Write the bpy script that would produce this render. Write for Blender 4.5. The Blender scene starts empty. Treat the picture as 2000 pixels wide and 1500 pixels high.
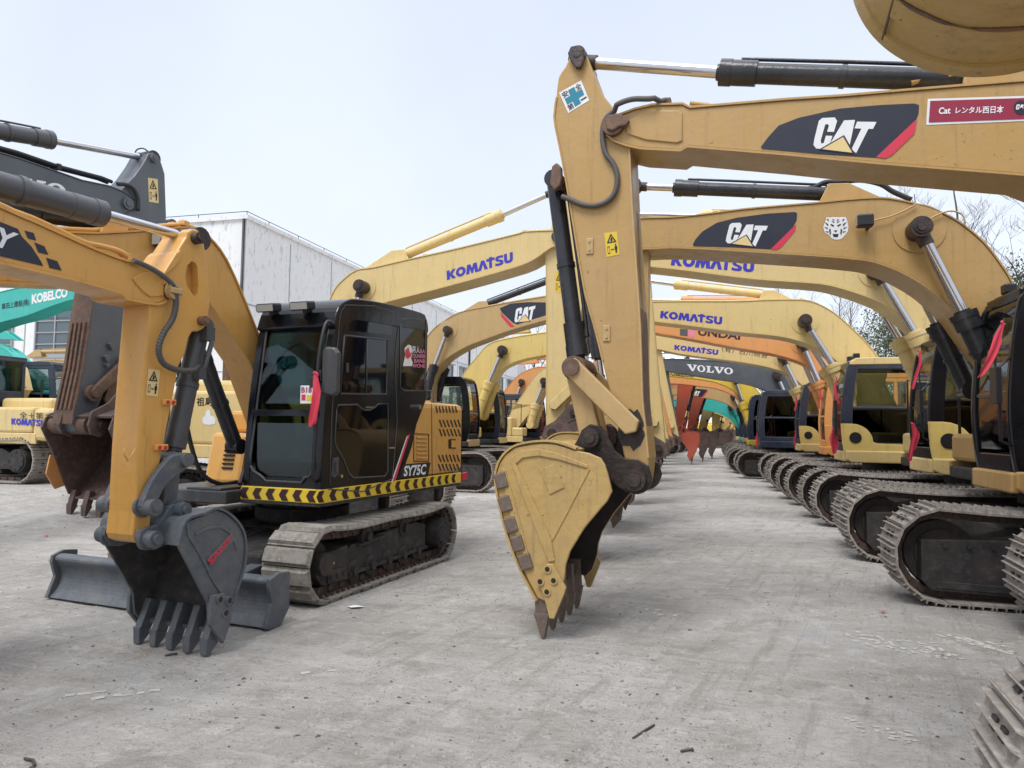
import bpy, bmesh, math, random
from mathutils import Vector, Matrix, noise
random.seed(11)
PI = math.pi
sc = bpy.context.scene
COL = sc.collection
# ------------------------------------------------------------------ camera
FPX = 1400.0
PITCH = math.atan(85 / FPX)
ROLL = math.radians(0.8)
EYE = 1.6
CAMR = Matrix.Rotation(PI / 2 + PITCH, 3, 'X') @ Matrix.Rotation(ROLL, 3, 'Z')
CAMO = Vector((0, 0, EYE))
cd = bpy.data.cameras.new('camera')
cd.sensor_width = 36.0
cd.lens = FPX / 2000 * 36.0
cd.clip_start = 0.05
cd.clip_end = 2000
cam = bpy.data.objects.new('camera', cd)
cam.matrix_world = Matrix.Translation(CAMO) @ CAMR.to_4x4()
COL.objects.link(cam)
sc.camera = cam
sc.view_settings.view_transform = 'Standard'
sc.view_settings.look = 'None'
sc.view_settings.exposure = 0.68
sc.view_settings.gamma = 1.0
# ------------------------------------------------------------------ sky and sun
SUN_ELEV, SUN_AZ = math.radians(58), math.radians(-120)
world = bpy.data.worlds.new('World')
sc.world = world
world.use_nodes = True
wt = world.node_tree
wt.nodes.clear()
wo = wt.nodes.new('ShaderNodeOutputWorld')
wb = wt.nodes.new('ShaderNodeBackground')
sky = wt.nodes.new('ShaderNodeTexSky')
sky.sky_type = 'NISHITA'
sky.sun_disc = False
sky.sun_elevation = SUN_ELEV
sky.sun_rotation = SUN_AZ
sky.air_density = 1.0
sky.dust_density = 3.0
sky.ozone_density = 1.0
tc = wt.nodes.new('ShaderNodeTexCoord')
sep = wt.nodes.new('ShaderNodeSeparateXYZ')
wt.links.new(tc.outputs['Generated'], sep.inputs[0])
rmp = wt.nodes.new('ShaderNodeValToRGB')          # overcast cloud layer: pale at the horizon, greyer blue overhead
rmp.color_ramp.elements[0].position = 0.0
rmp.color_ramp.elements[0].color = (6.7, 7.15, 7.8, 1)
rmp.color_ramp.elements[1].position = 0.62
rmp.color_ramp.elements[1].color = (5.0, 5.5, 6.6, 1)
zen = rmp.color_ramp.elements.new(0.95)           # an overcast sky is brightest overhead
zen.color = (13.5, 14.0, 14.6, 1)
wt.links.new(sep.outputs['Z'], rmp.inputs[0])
nz = wt.nodes.new('ShaderNodeTexNoise')
nz.inputs['Scale'].default_value = 2.2
nz.inputs['Detail'].default_value = 5.0
wt.links.new(tc.outputs['Generated'], nz.inputs['Vector'])
mr = wt.nodes.new('ShaderNodeMapRange')
mr.inputs['From Min'].default_value = 0.3
mr.inputs['From Max'].default_value = 0.7
mr.inputs['To Min'].default_value = 0.93
mr.inputs['To Max'].default_value = 1.06
wt.links.new(nz.outputs['Fac'], mr.inputs['Value'])
vm = wt.nodes.new('ShaderNodeVectorMath')
vm.operation = 'SCALE'
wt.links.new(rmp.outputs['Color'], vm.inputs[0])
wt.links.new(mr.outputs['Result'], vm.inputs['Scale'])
mx = wt.nodes.new('ShaderNodeMix')
mx.data_type = 'RGBA'
mx.inputs['Factor'].default_value = 0.88
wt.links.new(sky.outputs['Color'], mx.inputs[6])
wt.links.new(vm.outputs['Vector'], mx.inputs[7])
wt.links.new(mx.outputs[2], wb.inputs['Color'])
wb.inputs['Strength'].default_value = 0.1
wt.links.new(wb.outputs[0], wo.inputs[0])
sd = bpy.data.lights.new('sun', 'SUN')
sd.energy = 1.5
sd.angle = math.radians(24)
sd.color = (1.0, 0.97, 0.93)
so = bpy.data.objects.new('sun', sd)
so.rotation_euler = (PI / 2 - SUN_ELEV, 0, math.radians(-32))
so.location = (0, 0, 30)
COL.objects.link(so)
# ------------------------------------------------------------------ pixel helpers (trace an outline onto a real plane at its own distance)
def ray(px, py):
    return CAMR @ Vector(((px - 1000) / FPX, (750 - py) / FPX, -1))
def gpt(px, py, z=0.0):
    d = ray(px, py)
    t = (z - EYE) / d.z
    return CAMO + d * t
def uv(u, v, psi=14.9):
    c, s = math.cos(math.radians(psi)), math.sin(math.radians(psi))
    return u * c + v * s, -u * s + v * c
def crom(pts, n=4):
    out = []
    P = [Vector(p) for p in pts]
    for i in range(len(P) - 1):
        p0, p1, p2, p3 = P[max(i - 1, 0)], P[i], P[i + 1], P[min(i + 2, len(P) - 1)]
        for k in range(n):
            t = k / n
            out.append(tuple(0.5 * ((2 * p1) + (p2 - p0) * t + (2 * p0 - 5 * p1 + 4 * p2 - p3) * t * t + (3 * p1 - p0 - 3 * p2 + p3) * t ** 3)))
    out.append(tuple(P[-1]))
    return out
# ------------------------------------------------------------------ materials
MATS = {}
def nd(nt, t, **kw):
    n = nt.nodes.new(t)
    for k, v in kw.items():
        setattr(n, k, v)
    return n
def newmat(name):
    m = bpy.data.materials.new(name)
    m.use_nodes = True
    nt = m.node_tree
    b = nt.nodes['Principled BSDF']
    MATS[name] = m
    return m, nt, b
def mixc(nt, fac, a, b, mode='MIX'):
    n = nd(nt, 'ShaderNodeMix', data_type='RGBA', blend_type=mode)
    for sock, val in ((n.inputs[0], fac), (n.inputs[6], a), (n.inputs[7], b)):
        if hasattr(val, 'is_linked'):
            nt.links.new(val, sock)
        elif isinstance(val, (int, float)):
            sock.default_value = val
        else:
            sock.default_value = (*val, 1) if len(val) == 3 else val
    return n.outputs[2]
def noi(nt, co, scale, detail=4, rough=0.6, lo=0.4, hi=0.6, stretch=None):
    if stretch:
        mp = nd(nt, 'ShaderNodeMapping')
        mp.inputs['Scale'].default_value = stretch
        nt.links.new(co, mp.inputs['Vector'])
        co = mp.outputs[0]
    n = nd(nt, 'ShaderNodeTexNoise')
    n.inputs['Scale'].default_value = scale
    n.inputs['Detail'].default_value = detail
    n.inputs['Roughness'].default_value = rough
    nt.links.new(co, n.inputs['Vector'])
    r = nd(nt, 'ShaderNodeMapRange')
    r.inputs['From Min'].default_value = lo
    r.inputs['From Max'].default_value = hi
    nt.links.new(n.outputs['Fac'], r.inputs['Value'])
    return r.outputs['Result'], n.outputs['Fac']
def mul(nt, a, k):
    n = nd(nt, 'ShaderNodeMath', operation='MULTIPLY')
    nt.links.new(a, n.inputs[0])
    if hasattr(k, 'is_linked'):
        nt.links.new(k, n.inputs[1])
    else:
        n.inputs[1].default_value = k
    return n.outputs[0]
def paint(name, col, rough=0.42, dirt=0.35, dirtcol=(0.2, 0.15, 0.1), metal=0.0, bump=0.03, fade=0.25, chips=0.5, spec=0.5, scale=1.0, chiplo=0.68, streak=0.4):
    """painted or bare metal with faded patches, streaks of dust and small chips"""
    m, nt, b = newmat(name)
    co = nd(nt, 'ShaderNodeTexCoord').outputs['Object']
    f1, raw1 = noi(nt, co, 1.3 * scale, 5, 0.62, 0.35, 0.7)
    light = tuple(min(1, c * 0.8 + 0.13) for c in col)
    c = mixc(nt, mul(nt, f1, fade), col, light)
    f2, _ = noi(nt, co, 3.0 * scale, 6, 0.7, 0.48, 0.78, (1.6, 1.6, 0.35))
    c = mixc(nt, mul(nt, f2, dirt), c, dirtcol)
    f4, _ = noi(nt, co, 7.0 * scale, 5, 0.7, 0.56, 0.74, (2.2, 2.2, 0.16))
    c = mixc(nt, mul(nt, f4, streak), c, tuple(x * .55 for x in dirtcol))
    f3, raw3 = noi(nt, co, 22 * scale, 3, 0.6, chiplo, chiplo + .06)
    c = mixc(nt, mul(nt, f3, chips), c, (0.09, 0.055, 0.035))
    nt.links.new(c, b.inputs['Base Color'])
    r = nd(nt, 'ShaderNodeMapRange')
    r.inputs['To Min'].default_value = rough * 0.8
    r.inputs['To Max'].default_value = min(1, rough * 1.5)
    nt.links.new(f2, r.inputs['Value'])
    nt.links.new(r.outputs[0], b.inputs['Roughness'])
    b.inputs['Metallic'].default_value = metal
    b.inputs['Specular IOR Level'].default_value = spec
    bp = nd(nt, 'ShaderNodeBump')
    bp.inputs['Strength'].default_value = 0.25
    bp.inputs['Distance'].default_value = bump
    _, rawb = noi(nt, co, 5 * scale, 4, 0.6)
    nt.links.new(rawb, bp.inputs['Height'])
    nt.links.new(bp.outputs[0], b.inputs['Normal'])
    return m
def plain(name, col, rough=0.5, metal=0.0, emit=0):
    m, nt, b = newmat(name)
    co = nd(nt, 'ShaderNodeTexCoord').outputs['Object']
    f, _ = noi(nt, co, 9, 4, 0.6, 0.35, 0.7)
    c = mixc(nt, mul(nt, f, 0.25), col, tuple(x * 0.75 + 0.02 for x in col))
    nt.links.new(c, b.inputs['Base Color'])
    b.inputs['Roughness'].default_value = rough
    b.inputs['Metallic'].default_value = metal
    return m
def rusty(name, base, rust, amount=0.6, rough=0.7, scale=1.0, dust=(0.3, 0.27, 0.24), dustamt=0.4):
    m, nt, b = newmat(name)
    co = nd(nt, 'ShaderNodeTexCoord').outputs['Object']
    f1, raw = noi(nt, co, 4 * scale, 6, 0.7, 0.42, 0.62)
    c = mixc(nt, mul(nt, f1, amount), base, rust)
    f2, _ = noi(nt, co, 11 * scale, 5, 0.7, 0.5, 0.72)
    c = mixc(nt, mul(nt, f2, dustamt), c, dust)
    nt.links.new(c, b.inputs['Base Color'])
    b.inputs['Roughness'].default_value = rough
    b.inputs['Metallic'].default_value = 0.15
    bp = nd(nt, 'ShaderNodeBump')
    bp.inputs['Strength'].default_value = 0.4
    bp.inputs['Distance'].default_value = 0.02
    _, rawb = noi(nt, co, 14 * scale, 5, 0.7)
    nt.links.new(rawb, bp.inputs['Height'])
    nt.links.new(bp.outputs[0], b.inputs['Normal'])
    return m
def glass(name, tint, rough=0.03):
    m = bpy.data.materials.new(name)
    m.use_nodes = True
    nt = m.node_tree
    nt.nodes.clear()
    out = nd(nt, 'ShaderNodeOutputMaterial')
    tr = nd(nt, 'ShaderNodeBsdfTransparent')
    tr.inputs[0].default_value = (*tint, 1)
    gl = nd(nt, 'ShaderNodeBsdfGlossy')
    gl.inputs['Roughness'].default_value = rough
    gl.inputs['Color'].default_value = (0.9, 0.95, 1, 1)
    co = nd(nt, 'ShaderNodeTexCoord').outputs['Object']
    _, raw = noi(nt, co, 1.5, 2, 0.5)
    bp = nd(nt, 'ShaderNodeBump')
    bp.inputs['Strength'].default_value = 0.05
    bp.inputs['Distance'].default_value = 0.05
    nt.links.new(raw, bp.inputs['Height'])
    nt.links.new(bp.outputs[0], gl.inputs['Normal'])
    fr = nd(nt, 'ShaderNodeFresnel')
    fr.inputs['IOR'].default_value = 1.5
    ma = nd(nt, 'ShaderNodeMath', operation='MULTIPLY_ADD')
    ma.inputs[1].default_value = 0.75
    ma.inputs[2].default_value = 0.01
    nt.links.new(fr.outputs[0], ma.inputs[0])
    mxs = nd(nt, 'ShaderNodeMixShader')
    nt.links.new(ma.outputs[0], mxs.inputs[0])
    nt.links.new(tr.outputs[0], mxs.inputs[1])
    nt.links.new(gl.outputs[0], mxs.inputs[2])
    nt.links.new(mxs.outputs[0], out.inputs[0])
    MATS[name] = m
    return m
TAN = paint('paint_tan_yellow', (0.445, 0.275, 0.092), 0.42, 0.35, (0.3, 0.2, 0.11))
TAN2 = paint('paint_tan_yellow_worn', (0.47, 0.315, 0.13), 0.5, 0.35, (0.33, 0.22, 0.12))
TANB = paint('paint_bucket_yellow', (0.45, 0.30, 0.10), 0.6, 0.5, (0.3, 0.21, 0.12), chips=0.6, bump=0.07, chiplo=0.665, streak=0.5)
KOM = paint('paint_pale_yellow', (0.66, 0.5, 0.215), 0.42, 0.22, (0.4, 0.28, 0.14))
KOM2 = paint('paint_lemon_yellow', (0.67, 0.5, 0.16), 0.42, 0.22, (0.4, 0.28, 0.12))
LEM = paint('paint_bright_yellow', (0.7, 0.5, 0.06), 0.42, 0.2, (0.4, 0.28, 0.1))
SAN = paint('paint_amber_yellow', (0.62, 0.325, 0.075), 0.36, 0.2, (0.36, 0.2, 0.09), fade=0.18, chips=0.35)
ORA = paint('paint_orange', (0.66, 0.29, 0.09), 0.45, 0.25, (0.4, 0.22, 0.12))
RED = paint('paint_red_orange', (0.42, 0.08, 0.045), 0.5, 0.3, (0.3, 0.12, 0.08))
TEAL = paint('paint_teal', (0.03, 0.42, 0.36), 0.4, 0.15, (0.1, 0.3, 0.28), chips=0.2)
GREY = paint('paint_slate_grey', (0.075, 0.085, 0.1), 0.42, 0.3, (0.13, 0.13, 0.13))
NAVY = paint('paint_navy', (0.018, 0.026, 0.05), 0.35, 0.3, (0.08, 0.085, 0.1), chips=0.1)
BLK = paint('paint_black', (0.006, 0.007, 0.010), 0.2, 0.2, (0.03, 0.033, 0.042), chips=0.0, bump=0.008, fade=0.02, streak=0.0, spec=0.3)
DKG = paint('paint_dark_grey', (0.035, 0.036, 0.04), 0.5, 0.5, (0.12, 0.115, 0.11), chips=0.1)
CYLB = paint('cylinder_black', (0.008, 0.009, 0.014), 0.34, 0.25, (0.03, 0.032, 0.04), chips=0.0, streak=0.1)
CYLG = paint('cylinder_grey', (0.06, 0.063, 0.07), 0.42, 0.3, (0.12, 0.12, 0.12), chips=0.0, streak=0.1)
BKTG = rusty('bucket_grey_steel', (0.085, 0.1, 0.12), (0.17, 0.17, 0.17), 0.5, 0.5, 1.0, (0.23, 0.21, 0.18), 0.35)
BKTB = rusty('bucket_brown_steel', (0.085, 0.06, 0.055), (0.16, 0.1, 0.075), 0.7, 0.6, 1.0, (0.24, 0.19, 0.16), 0.35)
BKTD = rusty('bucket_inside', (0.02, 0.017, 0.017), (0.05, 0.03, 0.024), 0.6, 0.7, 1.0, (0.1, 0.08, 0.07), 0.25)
BKTI = rusty('bucket_inside_rusty', (0.10, 0.065, 0.055), (0.16, 0.1, 0.08), 0.7, 0.7, 1.0, (0.26, 0.2, 0.17), 0.5)
BKTM = rusty('bucket_inside_grey', (0.05, 0.048, 0.046), (0.1, 0.09, 0.085), 0.6, 0.7, 1.0, (0.2, 0.18, 0.165), 0.4)
RUST = rusty('rusty_steel', (0.12, 0.075, 0.055), (0.2, 0.1, 0.055), 0.8, 0.65, 1.2, (0.3, 0.22, 0.16), 0.4)
TOOTH = rusty('tooth_steel', (0.14, 0.105, 0.085), (0.2, 0.14, 0.1), 0.5, 0.5, 3.0, (0.3, 0.26, 0.23), 0.4)
PIN = rusty('greasy_pin', (0.025, 0.02, 0.02), (0.08, 0.045, 0.035), 0.7, 0.45, 3.0, (0.12, 0.1, 0.1), 0.2)
TRK = rusty('track_steel', (0.34, 0.31, 0.28), (0.2, 0.155, 0.125), 0.5, 0.75, 1.5, (0.54, 0.515, 0.48), 0.75)
IDL = rusty('idler_steel', (0.035, 0.03, 0.028), (0.07, 0.048, 0.038), 0.6, 0.7, 1.2, (0.14, 0.12, 0.1), 0.3)
TRKP = rusty('track_pad_dusty', (0.30, 0.275, 0.24), (0.12, 0.105, 0.09), 0.6, 0.85, 2.4, (0.44, 0.41, 0.37), 0.6)
CHN = rusty('chain_steel', (0.06, 0.045, 0.04), (0.13, 0.06, 0.045), 0.7, 0.6, 2.0, (0.2, 0.17, 0.15), 0.35)
UND = rusty('undercarriage_grime', (0.028, 0.027, 0.028), (0.06, 0.048, 0.042), 0.6, 0.7, 1.0, (0.16, 0.145, 0.13), 0.35)
CHROME = plain('chrome_rod', (0.6, 0.6, 0.62), 0.16, 1.0)
RUB = plain('rubber_hose', (0.018, 0.018, 0.02), 0.6)
SLEEVE = plain('spiral_sleeve', (0.09, 0.085, 0.08), 0.65)
WHITE = plain('sticker_white', (0.75, 0.76, 0.78), 0.5)
SBLK = plain('sticker_black', (0.012, 0.012, 0.016), 0.4)
NVS = plain('sticker_navy', (0.016, 0.02, 0.035), 0.38)
SRED = plain('sticker_crimson', (0.6, 0.03, 0.07), 0.45)
MAROON = plain('sticker_maroon', (0.28, 0.012, 0.05), 0.45)
DBRN = plain('sticker_dark_brown', (0.03, 0.006, 0.01), 0.45)
SYEL = plain('sticker_yellow', (0.72, 0.5, 0.03), 0.45)
CREAM = plain('sticker_cream', (0.72, 0.55, 0.25), 0.5)
SBLU = plain('sticker_blue', (0.035, 0.035, 0.42), 0.4)
STEAL = plain('sticker_teal', (0.0, 0.2, 0.3), 0.45)
SGRN = plain('sticker_green', (0.01, 0.32, 0.15), 0.45)
SPNK = plain('sticker_pink', (0.75, 0.22, 0.35), 0.5)
RIBB = plain('ribbon_red', (0.62, 0.045, 0.085), 0.8)
LAMP = plain('lamp_lens', (0.3, 0.29, 0.26), 0.12)
REFL = plain('reflector_red', (0.6, 0.02, 0.03), 0.25)
SEAT = plain('seat_fabric', (0.03, 0.03, 0.035), 0.8)
GDARK = glass('glass_dark', (0.06, 0.075, 0.085))
GTEAL = glass('glass_teal', (0.38, 0.56, 0.55))
GCLR = glass('glass_clear', (0.9, 0.93, 0.88))
# ------------------------------------------------------------------ mesh builder
class MB:
    def __init__(s):
        s.v, s.f, s.sm, s.mi = [], [], [], []
    def face(s, idx, smooth=False, mi=0):
        s.f.append(idx); s.sm.append(smooth); s.mi.append(mi)
    def add(s, pts):
        n = len(s.v)
        s.v.extend([tuple(p) for p in pts])
        return n
    def prism(s, poly, y0, y1, smooth=False, mi=0):
        """polygon in x,z extruded along y"""
        n = len(poly)
        a = s.add([(p[0], y0, p[1]) for p in poly])
        b = s.add([(p[0], y1, p[1]) for p in poly])
        s.face(list(range(a, a + n)), False, mi)
        s.face(list(range(b + n - 1, b - 1, -1)), False, mi)
        if smooth:
            a = s.add([(p[0], y0, p[1]) for p in poly])
            b = s.add([(p[0], y1, p[1]) for p in poly])
        for i in range(n):
            j = (i + 1) % n
            s.face([a + i, b + i, b + j, a + j], smooth, mi)
        return s
    def prismz(s, poly, z0, z1, mi=0):
        n = len(poly)
        a = s.add([(p[0], p[1], z0) for p in poly])
        b = s.add([(p[0], p[1], z1) for p in poly])
        s.face(list(range(a, a + n)), False, mi)
        s.face(list(range(b + n - 1, b - 1, -1)), False, mi)
        for i in range(n):
            j = (i + 1) % n
            s.face([a + i, b + i, b + j, a + j], False, mi)
        return s
    def prismx(s, poly, x0, x1, mi=0):
        n = len(poly)
        a = s.add([(x0, p[0], p[1]) for p in poly])
        b = s.add([(x1, p[0], p[1]) for p in poly])
        s.face(list(range(a, a + n)), False, mi)
        s.face(list(range(b + n - 1, b - 1, -1)), False, mi)
        for i in range(n):
            j = (i + 1) % n
            s.face([a + i, b + i, b + j, a + j], False, mi)
        return s
    def box(s, x0, y0, z0, x1, y1, z1, mi=0, M=None):
        P = [Vector(p) for p in ((x0, y0, z0), (x1, y0, z0), (x1, y1, z0), (x0, y1, z0), (x0, y0, z1), (x1, y0, z1), (x1, y1, z1), (x0, y1, z1))]
        if M is not None:
            P = [M @ p for p in P]
        a = s.add(P)
        for q in ((0, 3, 2, 1), (4, 5, 6, 7), (0, 1, 5, 4), (1, 2, 6, 5), (2, 3, 7, 6), (3, 0, 4, 7)):
            s.face([a + i for i in q], False, mi)
        return s
    def ribbon(s, pts, t, y0, y1, mi=0, smooth=True):
        """strip along an x,z polyline, thickness t to its left, from y0 to y1"""
        P = [Vector(p) for p in pts]
        n = len(P)
        N = []
        for i in range(n):
            d = P[min(i + 1, n - 1)] - P[max(i - 1, 0)]
            d = d.normalized() if d.length > 1e-9 else Vector((1, 0))
            N.append(Vector((-d.y, d.x)))
        Q = [P[i] + N[i] * t for i in range(n)]
        def row(R, y):
            return s.add([(p.x, y, p.y) for p in R])
        for (A, B, ya, yb) in ((P, P, y0, y1), (Q, Q, y1, y0)):
            a, b = row(A, ya), row(B, yb)
            for i in range(n - 1):
                s.face([a + i, b + i, b + i + 1, a + i + 1], smooth, mi)
        for y, fl in ((y0, 0), (y1, 1)):
            a, b = row(P, y), row(Q, y)
            for i in range(n - 1):
                s.face([a + i, a + i + 1, b + i + 1, b + i], False, mi)
        for i in (0, n - 1):
            a = s.add([(P[i].x, y0, P[i].y), (P[i].x, y1, P[i].y), (Q[i].x, y1, Q[i].y), (Q[i].x, y0, Q[i].y)])
            s.face([a, a + 1, a + 2, a + 3], False, mi)
        return s
    def cyl(s, p, q, r, r2=None, n=16, caps=True, mi=0):
        p, q = Vector(p), Vector(q)
        r2 = r if r2 is None else r2
        d = (q - p).normalized()
        u = d.orthogonal().normalized()
        w = d.cross(u)
        ring = [(math.cos(2 * PI * i / n), math.sin(2 * PI * i / n)) for i in range(n)]
        A = [p + (u * c + w * k) * r for c, k in ring]
        B = [q + (u * c + w * k) * r2 for c, k in ring]
        a, b = s.add(A), s.add(B)
        for i in range(n):
            j = (i + 1) % n
            s.face([a + i, a + j, b + j, b + i], True, mi)
        if caps:
            a, b = s.add(A), s.add(B)
            s.face(list(range(a + n - 1, a - 1, -1)), False, mi)
            s.face(list(range(b, b + n)), False, mi)
        return s
    def tube(s, pts, r, n=8, mi=0, caps=True):
        P = [Vector(p) for p in pts]
        k = len(P)
        T = [(P[min(i + 1, k - 1)] - P[max(i - 1, 0)]).normalized() for i in range(k)]
        u = T[0].orthogonal().normalized()
        rings = []
        for i in range(k):
            u = (u - T[i] * u.dot(T[i]))
            u = u.normalized() if u.length > 1e-6 else T[i].orthogonal().normalized()
            w = T[i].cross(u)
            ri = r[i] if isinstance(r, (list, tuple)) else r
            rings.append(s.add([P[i] + (u * math.cos(2 * PI * j / n) + w * math.sin(2 * PI * j / n)) * ri for j in range(n)]))
        for i in range(k - 1):
            a, b = rings[i], rings[i + 1]
            for j in range(n):
                l = (j + 1) % n
                s.face([a + j, a + l, b + l, b + j], True, mi)
        if caps:
            s.face([rings[0] + j for j in range(n - 1, -1, -1)], False, mi)
            s.face([rings[-1] + j for j in range(n)], False, mi)
        return s
    def mesh(s, name, mats, recalc=True):
        me = bpy.data.meshes.new(name)
        me.from_pydata(s.v, [], s.f)
        me.polygons.foreach_set('use_smooth', s.sm)
        for m in mats:
            me.materials.append(m)
        if len(mats) > 1:
            me.polygons.foreach_set('material_index', s.mi)
        if recalc:
            bm = bmesh.new()
            bm.from_mesh(me)
            bmesh.ops.recalc_face_normals(bm, faces=bm.faces)
            bm.to_mesh(me)
            bm.free()
        me.update()
        return me
    def build(s, name, mats, parent=None, bevel=0, recalc=True, seg=2):
        if not isinstance(mats, (list, tuple)):
            mats = [mats]
        return link(name, s.mesh(name, mats, recalc), parent, bevel, seg)
def link(name, me, parent=None, bevel=0, seg=2):
    o = bpy.data.objects.new(name, me)
    COL.objects.link(o)
    if parent is not None:
        o.parent = parent
    if bevel:
        b = o.modifiers.new('bevel', 'BEVEL')
        b.width = bevel
        b.segments = seg
        b.limit_method = 'ANGLE'
        b.angle_limit = math.radians(42)
        b.use_clamp_overlap = True
    return o
def tag(o, label=None, cat=None, group=None, kind=None):
    for k, v in (('label', label), ('category', cat), ('group', group), ('kind', kind)):
        if v:
            o[k] = v
    return o
def empty(name, loc, rz=0.0):
    o = bpy.data.objects.new(name, None)
    o.location = loc
    o.rotation_euler = (0, 0, rz)
    o.empty_display_size = 0.3
    COL.objects.link(o)
    return o
# ------------------------------------------------------------------ lettering
TXT = {}
def textmesh(body, off=0.0, shear=0.0):
    key = (body, off, shear)
    if key in TXT:
        return TXT[key]
    c = bpy.data.curves.new('txt', 'FONT')
    c.body = body
    c.offset = off
    c.shear = shear
    c.resolution_u = 3
    o = bpy.data.objects.new('txt', c)
    COL.objects.link(o)
    dg = bpy.context.evaluated_depsgraph_get()
    dg.update()
    me = bpy.data.meshes.new_from_object(o.evaluated_get(dg))
    V = [(v.co.x, v.co.y) for v in me.vertices]
    Fc = [list(p.vertices) for p in me.polygons]
    bpy.data.objects.remove(o)
    bpy.data.curves.remove(c)
    bpy.data.meshes.remove(me)
    x0, x1 = min(v[0] for v in V), max(v[0] for v in V)
    y0, y1 = min(v[1] for v in V), max(v[1] for v in V)
    TXT[key] = ([((v[0] - x0) / (x1 - x0), (v[1] - y0) / (y1 - y0)) for v in V], Fc)
    return TXT[key]
def polys_norm(polys, flip=True):
    xs = [p[0] for q in polys for p in q]
    ys = [p[1] for q in polys for p in q]
    x0, x1, y0, y1 = min(xs), max(xs), min(ys), max(ys)
    V, Fc = [], []
    for q in polys:
        n = len(V)
        V += [((p[0] - x0) / (x1 - x0), (y1 - p[1]) / (y1 - y0) if flip else (p[1] - y0) / (y1 - y0)) for p in q]
        Fc.append(list(range(n, n + len(q))))
    return V, Fc
CAT_C = [(308, 690), (385, 684), (402, 705), (392, 772), (348, 772), (355, 735), (345, 725), (330, 730), (311, 828), (318, 846), (334, 840), (343, 796), (386, 796), (376, 850), (345, 877), (284, 876), (263, 855), (267, 818), (288, 708)]
CAT_A = [(444, 700), (510, 695), (513, 850), (456, 797), (380, 838)]
CAT_T = [(525, 705), (642, 703), (634, 746), (606, 746), (571, 895), (532, 872), (562, 746), (519, 746)]
CATL = polys_norm([CAT_C, CAT_A, CAT_T])
CATTRI = [((458 - 263) / 379, (895 - 800) / 211), ((543 - 263) / 379, 0.01), ((326 - 263) / 379, (895 - 878) / 211)]
def ell(cx, cy, rx, ry, n=24):
    return [(cx + rx * math.cos(2 * PI * i / n), cy + ry * math.sin(2 * PI * i / n)) for i in range(n)]
def volvo():
    V, Fc = [], []
    def poly(p, ox, w):
        n = len(V)
        V.extend([((ox + a * w), b) for a, b in p])
        Fc.append(list(range(n, n + len(p))))
    Vp = [(0, 1), (.45, 1), (.45, .88), (.37, .86), (.56, .32), (.72, .86), (.63, .88), (.63, 1), (1, 1), (1, .88), (.92, .86), (.6, 0), (.42, 0), (.08, .86), (0, .88)]
    Lp = [(0, 1), (.62, 1), (.62, .88), (.47, .86), (.47, .14), (.74, .14), (.84, .38), (.97, .38), (.95, 0), (0, 0), (0, .12), (.15, .14), (.15, .86), (0, .88)]
    def O(ox, w):
        a, b = ell(.5, .5, .5, .52), ell(.5, .5, .24, .38)
        n = len(V)
        V.extend([(ox + p[0] * w, p[1]) for p in a] + [(ox + p[0] * w, p[1]) for p in b])
        for i in range(24):
            j = (i + 1) % 24
            Fc.append([n + i, n + j, n + 24 + j, n + 24 + i])
    poly(Vp, 0, .22); O(.22, .18); poly(Lp, .42, .17); poly(Vp, .59, .22); O(.81, .19)
    return V, Fc
VOLVOL = volvo()
def komlogo():
    V, Fc = [], []
    def poly(p, ox, w, dy=0.0):
        n = len(V)
        V.extend([(ox + a * w, b * .88 + dy) for a, b in p])
        Fc.append(list(range(n, n + len(p))))
    K = [(0, 0), (0, 1), (.34, 1), (.34, .64), (.62, 1), (1, 1), (.6, .52), (1, 0), (.62, 0), (.34, .38), (.34, 0)]
    Mm = [(0, 0), (.1, 1), (.38, 1), (.5, .55), (.62, 1), (.9, 1), (1, 0), (.73, 0), (.69, .5), (.56, 0), (.44, 0), (.31, .5), (.27, 0)]
    A = [(0, 0), (.34, 1), (.66, 1), (1, 0), (.68, 0), (.5, .58), (.32, 0)]
    T = [(.33, 0), (.33, .74), (0, .74), (0, 1), (.33, 1), (.33, 1.12), (.72, 1.12), (.72, 1), (1, 1), (1, .74), (.67, .74), (.67, 0)]
    S = [(1, .95), (.95, .7), (.7, .77), (.46, .77), (.38, .7), (.44, .63), (.8, .53), (1, .36), (.96, .1), (.75, 0), (.3, 0), (.0, .07), (.04, .33), (.3, .24), (.58, .23), (.64, .3), (.56, .37), (.2, .48), (.02, .66), (.08, .9), (.3, 1), (.7, 1)]
    U = [(0, 1), (.34, 1), (.34, .36), (.42, .26), (.58, .26), (.66, .36), (.66, 1), (1, 1), (1, .3), (.88, .08), (.65, 0), (.35, 0), (.12, .08), (0, .3)]
    poly(K, 0, .14)
    a, b = ell(.5, .5, .5, .52), ell(.5, .5, .2, .24)
    n = len(V)
    V.extend([(.14 + p[0] * .15, p[1] * .88) for p in a] + [(.14 + p[0] * .15, p[1] * .88) for p in b])
    for i in range(24):
        j = (i + 1) % 24
        Fc.append([n + i, n + j, n + 24 + j, n + 24 + i])
    poly(Mm, .295, .185); poly(A, .475, .15); poly(T, .605, .125); poly(S, .735, .125); poly(U, .87, .13)
    return V, Fc
KOML = komlogo()
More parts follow.
